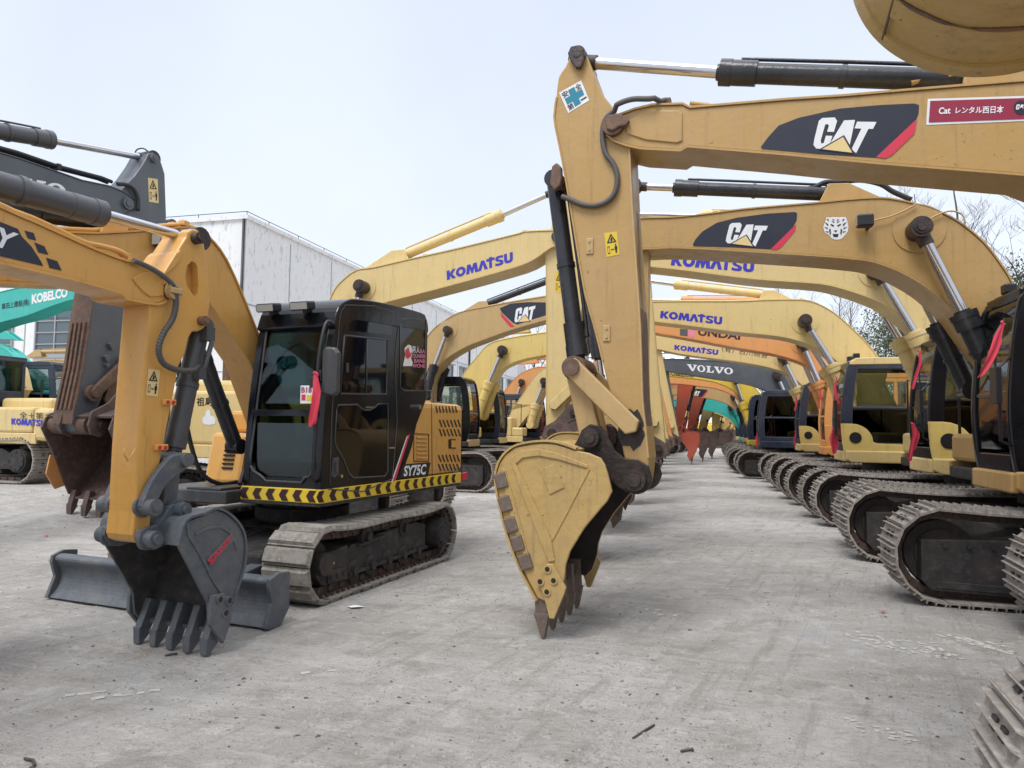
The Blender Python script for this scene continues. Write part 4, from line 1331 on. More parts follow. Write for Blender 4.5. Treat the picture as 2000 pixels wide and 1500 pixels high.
# ================================================================== raised bucket of the machine beside the camera
def compact(m, mat):
    q = MB()
    q.cyl((0, 0, .6), (0, 0, .92), .45, n=28)
    q.box(-.6, -.7, .3, .6, .7, .62)
    m.part('car_body', q, UND, bevel=.02)
    q = MB()
    q.prismz([(.95, 1.0), (.95, -.9), (.6, -1.0), (-1.2, -1.0), (-1.7, -.6), (-1.8, 0), (-1.7, .6), (-1.2, 1.0)], .88, 1.9)
    m.part('engine_hood', q, mat, bevel=.05)
    cab(m, -.6, 1.0, .1, 1.0, .95, 2.7, BLK, None, GTEAL)
def corner_machine():
    x, y = uv(6.9, 2.62, 20)
    m = Mach('tan excavator at the top right corner, only its raised rounded bucket in the picture', x, y, 160, 0, 1)
    tracks(m, lod=0)
    body(m, TAN2, lod=0)
    top = crom([(4.05, 5.3), (3.7, 5.5), (2.9, 5.55), (2.2, 5.2), (1.6, 4.5), (.9, 3.2), (.3, 2.3), (0, 1.9)], 4)
    bot = crom([(4.05, 5.0), (3.5, 5.05), (2.9, 4.95), (2.3, 4.5), (1.9, 3.9), (1.3, 2.7), (.8, 1.9), (.3, 1.5)], 4)
    b = boom(m, top, bot, .4, TAN2)
    boomcyl(m, (2.1, 4.5), (1.7, 3.2), (.95, 1.35), .4, CYLB, px=False)
    K = (6.47, 3.72)
    ab = MB()
    ab.prism([(3.1, 6.0), (3.25, 6.15), (4.0, 5.75), (5.2, 4.85), (6.5, 3.85), (6.6, 3.72), (6.5, 3.6), (6.3, 3.62), (5.0, 4.35), (4.0, 4.95), (3.7, 5.2)], -.16, .16)
    m.part('arm', ab, TAN2, bevel=.012)
    hyd(m, 'arm_cylinder', (1.9, 0, 5.35), (2.6, 0, 5.85), (3.18, 0, 6.08), .075, .045, CYLB)
    c = (6.04, 3.55)
    R = .52
    arc = [(c[0] + R * math.cos(math.radians(a)), c[1] + R * .98 * math.sin(math.radians(a))) for a in range(20, -200, -10)]
    side = arc + [(c[0] - .3, c[1] + .35), (c[0] + .1, c[1] + .2)]
    w = 1.26
    bk = bucket(m, side, arc, (c[0] - R, c[1] + .2), (c[0] - R + .02, c[1] + .5), w, 0, TANB, 5, ears={'poly': [(6.44, 3.85), (6.29, 3.7), (6.39, 3.3), (6.59, 3.55), (6.57, 3.8)], 'y': (-.2, .2)}, pins=[(K[0], K[1], .07, .3)])
    for y0 in (-.36, -.06, .24):
        q = MB()
        q.ribbon([(c[0] + (R + .002) * math.cos(math.radians(a)), c[1] + (R + .002) * .98 * math.sin(math.radians(a))) for a in range(-15, -175, -8)], .014, y0 - .06, y0 + .06)
        m.part('wear_strip', q, TANB, bk)
    for y0 in (-.42, -.3, -.12, 0, .18, .3):
        q = MB()
        q.tube([(c[0] + (R + .006) * math.cos(math.radians(a)), y0 + .006 * math.sin(a * .21), c[1] + (R + .006) * .98 * math.sin(math.radians(a))) for a in range(-10, -178, -6)], .007, 5)
        m.part('weld_seam', q, RUST, bk)
    q = MB()
    a = math.radians(-38)
    q.tube([(c[0] + (R + .012) * math.cos(a), y_ * .02 - .6, c[1] + (R + .012) * .98 * math.sin(a)) for y_ in range(0, 60, 3)], .0065, 6)
    m.part('weld_seam', q, RUST, bk)
    x, y = uv(2.29, 2.2, 20)
    m = Mach('small tan excavator at the bottom right corner, only its dusty track end in view', x, y, 250, 0, 1)
    for o, sg in zip(tracks(m, L=1.15, R=.36, w=.5, yc=.95, n=38, lod=0), (1, -1)):
        o.rotation_euler = (0, 0, -PI / 2)
        o.location = (sg * 1.15, 0, 0)
    compact(m, TAN2)
    b = boom(m, crom([(.3, 1.35), (.45, 1.6), (.9, 2.4), (1.35, 3.0), (1.7, 3.1), (2.6, 2.95), (3.6, 2.7), (3.7, 2.6)], 3), crom([(.5, 1.1), (.8, 1.4), (1.2, 2.1), (1.6, 2.65), (1.9, 2.75), (2.7, 2.6), (3.5, 2.5), (3.68, 2.52)], 3), .26, TAN2)
    ab = MB()
    ab.prism([(3.5, 3.0), (3.75, 2.98), (3.88, 2.5), (3.7, 1.4), (3.55, 1.05), (3.42, 1.1), (3.5, 2.2), (3.55, 2.6)], -.12, .12)
    m.part('arm', ab, TAN2, bevel=.012)
    bucket(m, [(3.48 + a_ * .7, 1.1 + b_ * .7) for a_, b_ in GB_SIDE], [(3.48 + a_ * .7, 1.1 + b_ * .7) for a_, b_ in GB_SHELL], (3.98, .41), (3.97, .2), .75, 0, TANB, 5)
    return m
corner_machine()
# ================================================================== near amber arm and bucket on the left
def near_amber():
    m = Mach('small amber excavator at the left with upright arm and grey five-toothed bucket', -4.0, 1.37, 67, 0, -1)
    tracks(m, L=1.12, R=.36, w=.45, yc=.9, n=40, style='pad', lod=0)
    compact(m, SAN)
    w = .27
    yf = -w / 2
    top = crom(m.Ls([(318, 545), (300, 528), (263, 511), (247, 512), (187, 490), (133, 466), (67, 436), (0, 407)], yf) + [(2.3, 2.86), (1.95, 2.95), (1.65, 2.92), (1.35, 2.7), (.9, 2.0), (.45, 1.45), (.3, 1.35)], 2)
    bot = crom(m.Ls([(322, 586), (305, 592), (262, 585), (243, 579), (233, 569), (133, 541), (0, 511)], yf) + [(2.4, 2.46), (2.1, 2.47), (1.8, 2.35), (1.5, 2.05), (1.1, 1.5), (.75, 1.1), (.5, 1.0)], 2)
    b = boom(m, top, bot, w, SAN)
    J = m.L(331, 569, yf)
    pinboss(m, b, J[0], J[1], w, .055, RUST)
    q = MB()
    q.cyl((J[0], yf - .02, J[1]), (J[0], yf - .06, J[1]), .06, n=10)
    q.box(J[0] - .05, yf - .075, J[1] - .02, J[0] + .05, yf - .06, J[1] + .02)
    m.part('grease_cap', q, TAN2, b, .006)
    q = MB()
    q.prism(m.Ls([(257, 543), (280, 531), (292, 532), (318, 552), (318, 578), (292, 580), (278, 570), (262, 552)], yf), yf - .012, yf)
    m.part('doubler_plate', q, SAN, b, .006)
    s = -.003
    flat(m, b, 'decal', [(-60, 412), (0, 433), (35, 447), (43, 462), (62, 482), (80, 510), (85, 520), (0, 500), (-60, 486)], yf + s, NVS)
    for Q in ([(48, 450), (66, 455), (71, 470), (55, 466)], [(67, 473), (87, 481), (95, 498), (75, 493)], [(90, 503), (112, 510), (121, 529), (97, 523)]):
        flat(m, b, 'decal', Q, yf + s, NVS)
    lettering(m, b, 'SANY', [(-110, 400), (37, 457), (20, 489), (-130, 452)], yf + 2 * s, WHITE, off=.03)
    ln = m.Ls([(285, 520), (262, 505), (240, 490), (205, 480), (170, 472), (120, 448), (67, 424), (0, 396)], yf)
    for k, (yy, r) in enumerate(((yf + .03, .017), (yf + .075, .014))):
        q = MB()
        q.tube([(p[0], yy, p[1] + .01 * k) for p in crom(ln + [(2.2, 2.93)], 3)], r, 6)
        q.box(ln[1][0] - .03, yy - .03, ln[1][1] - .06, ln[1][0] + .03, yy + .03, ln[1][1] + .03)
        m.part('pipe', q, SAN, b)
    # arm
    wa = .25
    ya = -wa / 2
    out = [(364, 462), (366, 453), (375, 447), (386, 448), (394, 458), (398, 470), (403, 500), (408, 560), (410, 595), (406, 630), (398, 642), (388, 647), (376, 648), (369, 660), (362, 690), (350, 715), (333, 800), (310, 920), (296, 993), (293, 1035), (287, 1055), (276, 1062), (262, 1056), (258, 1045), (263, 1000), (270, 867), (280, 733), (288, 640), (292, 590), (299, 560), (318, 532), (345, 492)]
    ab = MB()
    ab.prism(m.Ls(out, ya), ya, -ya)
    arm = m.part('arm', ab, SAN, bevel=.012)
    hole = m.Ls([(362, 537), (366, 518), (374, 510), (382, 513), (386, 522), (388, 560), (386, 574), (381, 580), (374, 572), (364, 556)], ya)
    hm = MB()
    hm.prism(hole, ya - .05, ya + .07)
    cut = hm.build('cutter', SAN)
    bo = arm.modifiers.new('pocket', 'BOOLEAN')
    bo.object = cut
    bo.operation = 'DIFFERENCE'
    bo.solver = 'EXACT'
    bpy.context.view_layer.update()
    cut.parent = m.root
    bpy.context.view_layer.update()
    dg = bpy.context.evaluated_depsgraph_get()
    me = bpy.data.meshes.new_from_object(arm.evaluated_get(dg))
    arm.modifiers.clear()
    arm.data = me
    bpy.data.objects.remove(cut)
    tp = m.L(381, 466, ya)
    pinboss(m, arm, tp[0], tp[1], wa, .042, PIN, boss=None)
    bp = m.L(392, 627, ya)
    pinboss(m, arm, bp[0], bp[1], wa, .035, RUST)
    kk = m.L(287, 1050, ya)
    q = MB()
    q.prism(m.Ls([(340, 495), (349, 488), (350, 505), (338, 522), (322, 536), (315, 540), (318, 530)], ya), ya - .02, -ya + .02)
    m.part('web_plate', q, SAN, arm, .008)
    warning(m, arm, ya, [(290, 720), (313, 723), (308, 775), (285, 772)], CREAM)
    for (px, py) in ((327, 786), (311, 874)):
        a = m.L(px, py, ya)
        q = MB()
        q.box(a[0] - .05, ya - .03, a[1] - .018, a[0] + .05, ya, a[1] + .022)
        o = m.part('lug', q, SAN, arm, .006)
        q = MB()
        for dx in (-.022, .024):
            q.cyl((a[0] + dx, ya - .028, a[1]), (a[0] + dx, ya - .034, a[1]), .014, n=12)
        m.part('reflector', q, REFL, arm)
    q = MB()
    q.tube([(p[0], ya - .004, p[1]) for p in m.Ls([(242, 875), (242, 888), (249, 900), (256, 890), (264, 876)], ya)], .006, 6)
    m.part('weld_seam', q, SAN, arm)
    hp = [(263, 508), (290, 520), (308, 530), (325, 542), (338, 555), (345, 575), (345, 600), (338, 625), (322, 650), (312, 680), (318, 705), (335, 718), (360, 724), (382, 722), (390, 715)]
    q = MB()
    pts = crom([m.L(p[0], p[1], ya - .07) for p in hp], 4)
    q.tube([(a[0], ya - .06, a[1]) for a in pts], .018, 8)
    m.part('hydraulic_hose', q, SLEEVE, arm)
    q = MB()
    P = [Vector((a[0], ya - .06, a[1])) for a in crom([m.L(p[0], p[1], ya - .07) for p in hp[4:]], 10)]
    for a, c in zip(P[::2], P[1::2]):
        q.cyl(a, a + (c - a) * .8, .0215, n=8)
    m.part('hose_sleeve', q, SLEEVE, arm)
    # cylinders
    A, Jn, B = m.L(-60, 345, 0), m.L(192, 416, 0), m.L(378, 468, 0)
    A = (Jn[0] + (A[0] - Jn[0]) * 1.3, Jn[1] + (A[1] - Jn[1]) * 1.3)
    hyd(m, 'arm_cylinder', (A[0], 0, A[1]), (Jn[0], 0, Jn[1]), (B[0], 0, B[1]), .079, .036, CYLG, gland=1.04, pipe=False)
    A, Jn, B = m.L(390, 640, 0), m.L(342, 868, 0), m.L(334, 905, 0)
    hyd(m, 'bucket_cylinder', (A[0], 0, A[1]), (Jn[0], 0, Jn[1]), (B[0], 0, B[1]), .07, .04, CYLG, gland=1.03, pipe=False)
    q = MB()
    a, c = m.L(400, 655, -.08), m.L(385, 730, -.08)
    q.tube([(a[0], -.09, a[1]), (a[0] + .03, -.12, a[1] - .05), (c[0] + .03, -.12, c[1] + .05), (c[0], -.1, c[1])], .018, 8)
    q.box(a[0] - .03, -.13, a[1] - .04, a[0] + .05, -.06, a[1] + .06)
    q.box(c[0] - .03, -.13, c[1] - .04, c[0] + .04, -.07, c[1] + .04)
    m.part('pipe', q, CYLG)
    # curved link arms
    yl = -.165
    q = MB()
    cur = m.Ls(crom([(354, 886), (366, 893), (369, 905), (360, 915), (345, 925), (322, 945), (306, 972), (300, 995), (290, 1002), (278, 998), (272, 988), (280, 965), (292, 938), (312, 910), (330, 892), (343, 886)], 2), yl)
    for y0 in (yl, -yl):
        q.prism(cur[:-1], y0 - .025, y0 + .025)
    m.part('link_arm', q, BKTG, bevel=.008)
    pl = m.L(357, 898, yl)
    pa = m.L(287, 990, yl)
    G = m.L(340, 995, -.13)
    q = MB()
    q.cyl((pl[0], -.22, pl[1]), (pl[0], .22, pl[1]), .05, n=18)
    q.cyl((pa[0], -.26, pa[1]), (pa[0], .26, pa[1]), .028, n=18)
    for sg in (-1, 1):
        q.cyl((pa[0], sg * .115, pa[1]), (pa[0], sg * .25, pa[1]), .055, n=18)
        q.cyl((pa[0], sg * .115, pa[1]), (pa[0], sg * .14, pa[1]), .072, n=18)
    m.part('link_pin', q, BKTG)
    q = MB()
    d = (Vector(G) - Vector(pl)).normalized()
    n = Vector((-d.y, d.x)) * .06
    a, c = Vector(pl), Vector(G)
    for y0 in (-.06, .06):
        q.prism([tuple(a - n), tuple(a - d * .06), tuple(a + n), tuple(c + n), tuple(c + d * .06), tuple(c - n)], y0 - .03, y0 + .03)
    m.part('link_bar', q, BKTG, bevel=.008)
    W = .74
    yn = -W / 2
    side = m.Ls([(349, 1068), (356, 1040), (363, 1020), (380, 1014), (398, 1006), (412, 998), (424, 996), (438, 1001), (452, 1011), (464, 1023), (472, 1037), (477, 1053), (478, 1072), (474, 1110), (464, 1145), (453, 1175), (440, 1225), (424, 1236), (410, 1222), (406, 1178), (385, 1138), (366, 1100)], yn)
    shell = m.Ls([(350, 1066), (363, 1019), (398, 1005), (424, 995), (452, 1010), (472, 1036), (478, 1068), (474, 1110), (455, 1170), (441, 1225), (426, 1238)], yn)
    lip, tip = m.L(424, 1236, yn), m.L(409, 1287, yn)
    tip = (tip[0], max(tip[1], 0.0))
    K = m.L(287, 1052, -.17)
    ears = {'poly': m.Ls([(268, 1052), (272, 1036), (288, 1030), (304, 1026), (318, 1008), (328, 990), (340, 983), (352, 988), (372, 998), (420, 998), (440, 1030), (372, 1060), (330, 1062), (300, 1074), (280, 1072)], -.17), 'y': (-.16, .16)}
    bk = bucket(m, side, shell, lip, tip, W, 0, BKTG, 5, ears=ears, pins=[(K[0], K[1], .055, .26), (G[0], G[1], .052, .24)],
                cutter={'poly': m.Ls([(408, 1162), (434, 1158), (445, 1182), (453, 1180), (440, 1228), (430, 1257), (403, 1219), (404, 1190)], yn), 'bolts': m.Ls([(422, 1170), (440, 1172), (433, 1196)], yn), 'boltmat': BKTG}, tooth=BKTG, inside=BKTM, tw=.07, th=.022, pinmat=BKTG)
    q = MB()
    q.prism(m.Ls([(362, 1021), (368, 1020), (372, 1045), (395, 1083), (418, 1130), (436, 1160), (431, 1162), (412, 1132), (388, 1084), (366, 1048)], yn), yn - .01, yn)
    q.prism(m.Ls([(380, 1042), (405, 1028), (430, 1026), (450, 1036), (462, 1055), (464, 1075), (459, 1072), (456, 1058), (446, 1041), (430, 1031), (406, 1034), (382, 1047)], yn), yn - .008, yn)
    q.prism(m.Ls([(403, 1094), (450, 1042), (456, 1054), (411, 1104)], yn), yn - .012, yn)
    m.part('stiffener', q, BKTG, bk, .005)
    lettering(m, bk, 'SANY', [(404, 1094), (451, 1043), (455, 1053), (412, 1105)], yn - .015, SRED, off=.035)
    return m
near_amber()
# ================================================================== amber excavator with the black cab
def cab_machine():
    m = Mach('amber excavator with a glossy black cab, chevron striped skirt and dozer blade', -2.29, 7.99, -111.5, 0, 1)
    tk = tracks(m, L=1.13, R=.345, w=.5, yc=.93, n=38, style='pad', lod=1, pad_mat=TRKP)
    for o in tk:
        o.location.x = -.02
    fr = tk[0]
    # lettering and arrow on the near track frame
    yo = .93 + .5 * .27 + .016
    q = MB()
    ax, az = m.L(640, 1103, yo)
    def ar(a, b):
        return (ax - a, yo + .003, az + b)
    i0 = q.add([ar(-.11, -.012), ar(.05, -.012), ar(.04, -.04), ar(.11, 0), ar(.04, .04), ar(.05, .012), ar(-.11, .012), ar(-.13, .035), ar(-.11, 0), ar(-.13, -.035)])
    q.face(list(range(i0, i0 + 10)))
    m.part('arrow_mark', q, SAN)
    q = MB()
    q.cyl((0, 0, .5), (0, 0, .86), .42, n=36)
    q.cyl((0, 0, .6), (0, 0, .72), .5, n=40)
    m.part('turntable', q, UND)
    q = MB()
    q.box(-.6, -.72, .28, .6, .72, .56)
    q.prism([(.4, .3), (1.3, .2), (1.3, .42), (.5, .55)], -.55, .55)
    m.part('car_body', q, UND, bevel=.03)
    # dozer blade
    q = MB()
    prof = crom([(1.86, .36), (1.9, .395), (1.96, .39), (1.985, .35), (1.93, .27), (1.915, .18), (1.95, .09), (2.02, .02)], 3) + crom([(1.99, .005), (1.9, .06), (1.84, .17), (1.83, .3)], 3)
    q.prism(prof, -1.2, 1.23)
    bl = m.part('dozer_blade', q, BKTG, bevel=.006)
    for y in (-1.2, 1.23):
        q = MB()
        q.prism([(1.76, .41), (1.9, .425), (2.0, .39), (2.01, .33), (1.97, .2), (2.04, .02), (1.98, -.0), (1.86, .0), (1.76, .12)], y - .018, y + .018)
        m.part('end_plate', q, BKTG, bl, .006)
    q = MB()
    for y in (-.5, .5):
        q.prism([(.6, .42), (1.84, .26), (1.84, .12), (.6, .3)], y - .07, y + .07)
    m.part('push_arm', q, BKTG, bl, .01)
    hyd(m, 'blade_cylinder', (.55, 0, .5), (1.2, 0, .36), (1.8, 0, .25), .06, .035, CYLG)
    # deck
    q = MB()
    q.prismz([(1.05, .99), (1.08, .1), (1.0, -.1), (1.0, -.95), (.6, -1.0), (-1.3, -1.0), (-1.9, -.75), (-2.17, 0), (-2.1, .6), (-1.93, .99)], .84, .9)
    m.part('deck', q, UND, bevel=.01)
    q = MB()      # skirt carrying the chevrons
    q.prismz([(1.062, 1.003), (1.085, .1), (1.0, .08), (.98, .9), (-1.9, .9), (-1.94, 1.003)], .875, 1.005)
    sk = m.part('skirt', q, SYEL, bevel=.008)
    q = MB()
    z0, z1 = .887, .993
    xs = 1.0
    k = 0
    while xs > -1.85:
        a = q.add([(xs, 1.006, z0), (xs + .085, 1.006, z0), (xs + .125, 1.006, (z0 + z1) / 2), (xs + .085, 1.006, z1), (xs, 1.006, z1), (xs + .04, 1.006, (z0 + z1) / 2)][::1])
        q.face([a + i for i in range(6)])
        xs -= .198
    for i in range(6):
        y = .96 - .152 * i
        def fx(yy):
            return 1.062 + (1.085 - 1.062) * (1.003 - yy) / .903 + .004
        pts = [(y, z0), (y - .075, z0), (y - .11, (z0 + z1) / 2), (y - .075, z1), (y, z1), (y - .035, (z0 + z1) / 2)]
        a = q.add([(fx(p[0]), p[0], p[1]) for p in pts])
        q.face([a + j for j in range(6)])
    m.part('chevron_stripes', q, DBRN, sk)
    # rear housing
    q = MB()
    pl = [(-.2, .995), (-1.93, .995), (-2.05, .9), (-2.14, .6), (-2.18, .1), (-2.14, -.4), (-2.0, -.8), (-1.6, -.99), (-.2, -.99)]
    q.prismz(pl, 1.008, 1.89)
    hd = m.part('engine_hood', q, SAN, bevel=.07)
    q = MB()
    q.prismz([(-.5, .7), (-1.65, .7), (-1.85, .4), (-1.85, -.4), (-1.6, -.7), (-.5, -.7)], 1.87, 1.93)
    m.part('hood_top', q, SAN, hd, .04)
    yv = .998
    q = MB()
    for (x0, y0, n, dx, h, sl) in ((850, 793, 7, 6.3, 13, 3), (857, 820, 6, 7.2, 14, 5), (857, 838, 6, 7.2, 14, 5), (855, 888, 6, 7.2, 14, 5), (855, 906, 6, 7.2, 14, 5)):
        for i in range(n):
            P = m.Ls([(x0 + i * dx, y0), (x0 + i * dx + 2.6, y0), (x0 + i * dx + 2.6 + sl, y0 + h), (x0 + i * dx + sl, y0 + h)], yv)
            a = q.add([(p[0], yv + .002, p[1]) for p in P])
            q.face([a, a + 1, a + 2, a + 3])
    m.part('vent_slots', q, SBLK, hd)
    q = MB()
    for i in range(6):
        P = m.Ls([(813, 852 + i * 8), (833, 852.5 + i * 8), (833, 856 + i * 8), (813, 855.5 + i * 8)], yv)
        q.prism(P, yv, yv + .014)
    P = m.Ls([(808, 847), (837, 848), (837, 901), (808, 901)], yv)
    m.part('louvre', q, SAN, hd, .004)
    q = MB()
    P4 = P + [P[0]]
    q.tube([(p[0], yv + .002, p[1]) for p in P4], .005, 5)
    P = m.Ls([(843, 788), (844, 932)], yv)
    q.tube([(p[0], yv + .001, p[1]) for p in P], .004, 5)
    P = m.Ls([(903, 792), (902, 930)], yv)
    q.tube([(p[0], yv - .008, p[1]) for p in P], .005, 5)
    m.part('panel_gap', q, DBRN, hd)
    q = MB()
    P = m.Ls([(876, 858), (890, 858), (890, 876), (876, 876)], yv)
    q.prism(P, yv, yv + .003)
    m.part('latch_recess', q, DBRN, hd)
    q = MB()
    P = m.Ls([(881, 860), (889, 860), (889, 874), (881, 874)], yv)
    q.prism(P, yv + .003, yv + .014)
    m.part('latch', q, SAN, hd, .004)
    s = .004
    flat(m, hd, 'decal_stripe', [(797, 850), (801, 848), (772, 940), (767, 940)], yv + s, SRED)
    flat(m, hd, 'decal_stripe', [(794, 853), (797, 850), (767, 940), (764.5, 940)], yv + s, WHITE)
    flat(m, hd, 'decal', [(787, 907), (841, 903), (836, 931), (779, 934)], yv + s, SBLK)
    lettering(m, hd, 'SY75C', [(790, 910), (833, 906), (831, 927), (788, 931)], yv + 2 * s, WHITE, off=.03)
    q = MB()
    P = m.Ls([(903, 925), (913, 922), (913, 936), (903, 938)], yv)
    q.prism(P, yv - .03, yv + .004)
    m.part('reflector', q, SRED, hd)
    # ---- cab
    ya, yb = .1, 1.0
    za = .9
    xr, xf = -.93, 1.05
    A = [(1.05, .9), (1.055, 1.25), (1.02, 1.8), (.95, 2.3), (.9, 2.52), (.82, 2.66), (.68, 2.76), (.55, 2.79)]
    frs = crom(A, 3)
    t = .07
    side = frs + [(-.78, 2.885), (-.9, 2.86), (-.94, 2.74), (-.94, 1.92), (-.72, 1.62), (-.62, 1.36), (-.36, .99), (-.33, .9)]
    q = MB()
    q.prism(side, yb - t, yb)
    ins_ = [(p[0] - .1, p[1]) for p in frs]
    q.prism(frs + list(reversed(ins_)), ya, ya + t)
    q.prism([(-.94, .9), (-.84, .9), (-.84, 2.8), (-.94, 2.8)], ya, ya + t)
    q.prism([(-.84, .9), (1.0, .9), (1.0, 1.25), (-.84, 1.25)], ya + .002, ya + t - .002)
    q.prism([(-.84, 2.66), (.62, 2.6), (.62, 2.76), (-.84, 2.86)], ya + .002, ya + t - .002)
    q.prism([(-.05, 1.25), (.03, 1.25), (.03, 2.65), (-.05, 2.65)], ya + .004, ya + t - .004)
    q.box(.99, ya + t, za, 1.045, yb - t, 1.1)
    q.prism([(1.06, 1.68), (1.035, 1.74), (.985, 1.74), (1.0, 1.68)], ya + t, yb - t)
    q.box(-.94, ya + t, 1.0, -.88, yb - t, 1.95)
    q.box(-.94, ya + t, 2.62, -.88, yb - t, 2.8)
    q.box(-.9, ya + t, za - .02, 1.02, yb - t, za + .04)
    cb = m.part('cab', q, BLK, bevel=.025)
    q = MB()
    q.prism(crom([(-.955, 2.72), (-.945, 2.8), (-.89, 2.89), (-.75, 2.93), (0, 2.91), (.5, 2.87), (.7, 2.83), (.86, 2.73), (.94, 2.54)], 4) + [(.86, 2.5), (.6, 2.64), (-.88, 2.72)], ya - .008, yb + .006)
    m.part('roof', q, BLK, cb, .06)
    # side glazing panels with raised bezels, traced on the cab side
    def panel(name, pts, mat, dep=.004, bez=.011, sm=2):
        P = m.Ls(pts, yb)
        q = MB()
        q.prism(P, yb, yb + dep)
        o = m.part(name, q, mat, cb)
        if bez:
            q = MB()
            C = [(p[0], yb + .003, p[1]) for p in P]
            q.tube(C + [C[0]], bez, 6)
            m.part('bezel', q, DKG, o)
        return o
    GB = MATS['tinted_film']
    panel('window', [(671, 650), (674, 625), (681, 613), (692, 608), (764, 624), (765, 652), (764, 646), (673, 641)][:5] + [(765, 655), (672, 644)], GB, bez=0)
    panel('window', [(672, 655), (756, 664), (754, 770), (664, 769), (668, 700)], GB)
    panel('window', [(782, 632), (786, 624), (831, 624), (829, 763), (789, 763), (781, 757)], GB)
    panel('door_panel', [(657, 800), (660, 791), (697, 790), (705, 797), (712, 801), (722, 801), (731, 796), (738, 789), (757, 789), (757, 920), (751, 930), (690, 933), (681, 925), (672, 900), (656, 872), (653, 862)], GB, bez=.008)
    q = MB()
    C = m.Ls([(644, 950), (648, 800), (660, 660), (664, 615), (672, 600), (684, 596), (772, 611), (771, 700), (766, 935), (640, 955)], yb)
    q.tube([(p[0], yb + .002, p[1]) for p in crom(C, 2)] , .007, 6)
    m.part('door_seam', q, DKG, cb)
    q = MB()
    C = m.Ls([(716, 662), (714, 768)], yb)
    q.tube([(p[0], yb + .008, p[1]) for p in C], .009, 6)
    P = m.Ls([(674, 709), (678, 709), (678, 727), (674, 727)], yb)
    q.prism(P, yb + .004, yb + .02)
    m.part('window_latch', q, DKG, cb)
    q = MB()
    P = m.Ls([(649, 895), (660, 893), (660, 925), (652, 933), (646, 930)], yb)
    q.prism(P, yb, yb + .012)
    P = m.Ls([(652, 902), (657, 902), (656, 922), (652, 922)], yb)
    q.prism(P, yb + .012, yb + .03)
    m.part('door_handle', q, DKG, cb, .004)
    q = MB()
    a = m.L(666, 930, yb)
    q.cyl((a[0], yb, a[1]), (a[0], yb + .012, a[1]), .017, n=14)
    a = m.L(812, 795, yb)
    q.cyl((a[0], yb, a[1]), (a[0], yb + .06, a[1]), .03, n=14)
    P = m.Ls([(711, 794), (729, 794), (727, 797), (713, 797)], yb)
    q.prism(P, yb + .006, yb + .014)
    P = m.Ls([(757, 873), (768, 873), (768, 876), (757, 876)], yb)
    q.prism(P, yb, yb + .02)
    m.part('lock', q, CHROME, cb)
    # rear quarter window sticker: fist and pink lettering
    yq = yb + .007
    flat(m, cb, 'sticker', [(790, 680), (797, 673), (803, 675), (806, 686), (803, 700), (806, 708), (805, 715), (787, 715), (789, 705), (791, 695)], yq, WHITE)
    flat(m, cb, 'sticker_fist', [(792, 684), (798, 678), (801, 690), (806, 686), (802, 697), (797, 701), (793, 699), (791, 692)], yq + .002, SRED)
    lettering(m, cb, '男人', [(805, 675), (820, 677), (820, 690), (805, 689)], yq, WHITE, off=.01)
    for i, s_ in enumerate(('BA', 'OUNERB', 'BANB', 'WOHE')):
        y0 = 682 + i * 9.5
        x0 = 821 if i == 0 else 806 + (3 if i == 2 else 0)
        lettering(m, cb, s_, [(x0, y0), (830, y0 + .6), (830, y0 + 8), (x0, y0 + 7.6)], yq, SPNK, off=.02)
    # windscreen, two panes
    yi0, yi1 = ya + t + .01, yb - t - .005
    q = MB()
    q.ribbon([(p[0] - .03, p[1]) for p in frs if 1.72 <= p[1] <= 2.68], .006, yi0 - .02, yi1 + .02)
    g1 = m.part('windscreen', q, GTEAL, cb)
    q = MB()
    q.ribbon([(p[0] - .03, p[1]) for p in frs if 1.05 <= p[1] <= 1.75], .006, yi0 - .02, yi1 + .02)
    m.part('windscreen', q, GTEAL, cb)
    q = MB()
    def fxz(z):
        for a, c in zip(frs, frs[1:]):
            if a[1] <= z <= c[1]:
                return a[0] + (c[0] - a[0]) * (z - a[1]) / (c[1] - a[1])
        return frs[0][0]
    loop = [(yi0 + .01, 1.2), (yi0, 1.3), (yi0, 2.56), (yi0 + .05, 2.62), (yi1 - .06, 2.62), (yi1, 2.56), (yi1, 1.2), (yi1 - .05, 1.12), (yi1 - .1, 1.11), (yi1 - .14, 1.06), (yi0 + .2, 1.06), (yi0 + .13, 1.11), (yi0 + .04, 1.15), (yi0 + .01, 1.2)]
    q.tube([(fxz(z) + .004, y, z) for y, z in loop], .014, 6)
    m.part('bezel', q, DKG, cb)
    q = MB()      # fill below the lower pane
    q.prismx([(ya + t, .95), (yb - t, .95), (yb - t, 1.14), (yi1 - .05, 1.12), (yi1 - .1, 1.11), (yi1 - .14, 1.06), (yi0 + .2, 1.06), (yi0 + .13, 1.11), (ya + t, 1.16)], 1.02, 1.05)
    m.part('panel', q, BLK, cb)
    q = MB()
    q.prism([(-.84, 1.25), (.93, 1.25), (.9, 1.8), (.8, 2.5), (.62, 2.62), (-.84, 2.68)], ya + .03, ya + .036)
    m.part('side_window', q, GTEAL, cb)
    q = MB()
    q.box(-.92, ya + t, 1.95, -.914, yb - t, 2.62)
    m.part('rear_window', q, GTEAL, cb)
    # inside
    yc = .52
    q = MB()
    q.box(-.35, yc - .25, 1.2, .2, yc + .25, 1.36)
    q.prism([(-.45, 1.3), (-.3, 1.3), (-.38, 2.1), (-.5, 2.1)], yc - .23, yc + .23)
    q.box(-.3, yc - .22, .94, .15, yc + .22, 1.22)
    for o_ in (-.32, .32):
        q.box(-.2, yc + o_ - .06, 1.2, .3, yc + o_ + .06, 1.5)
        q.tube([(.28, yc + o_, 1.5), (.33, yc + o_, 1.75)], .02, 6)
    m.part('seat', q, SEAT, cb, .02)
    q = MB()
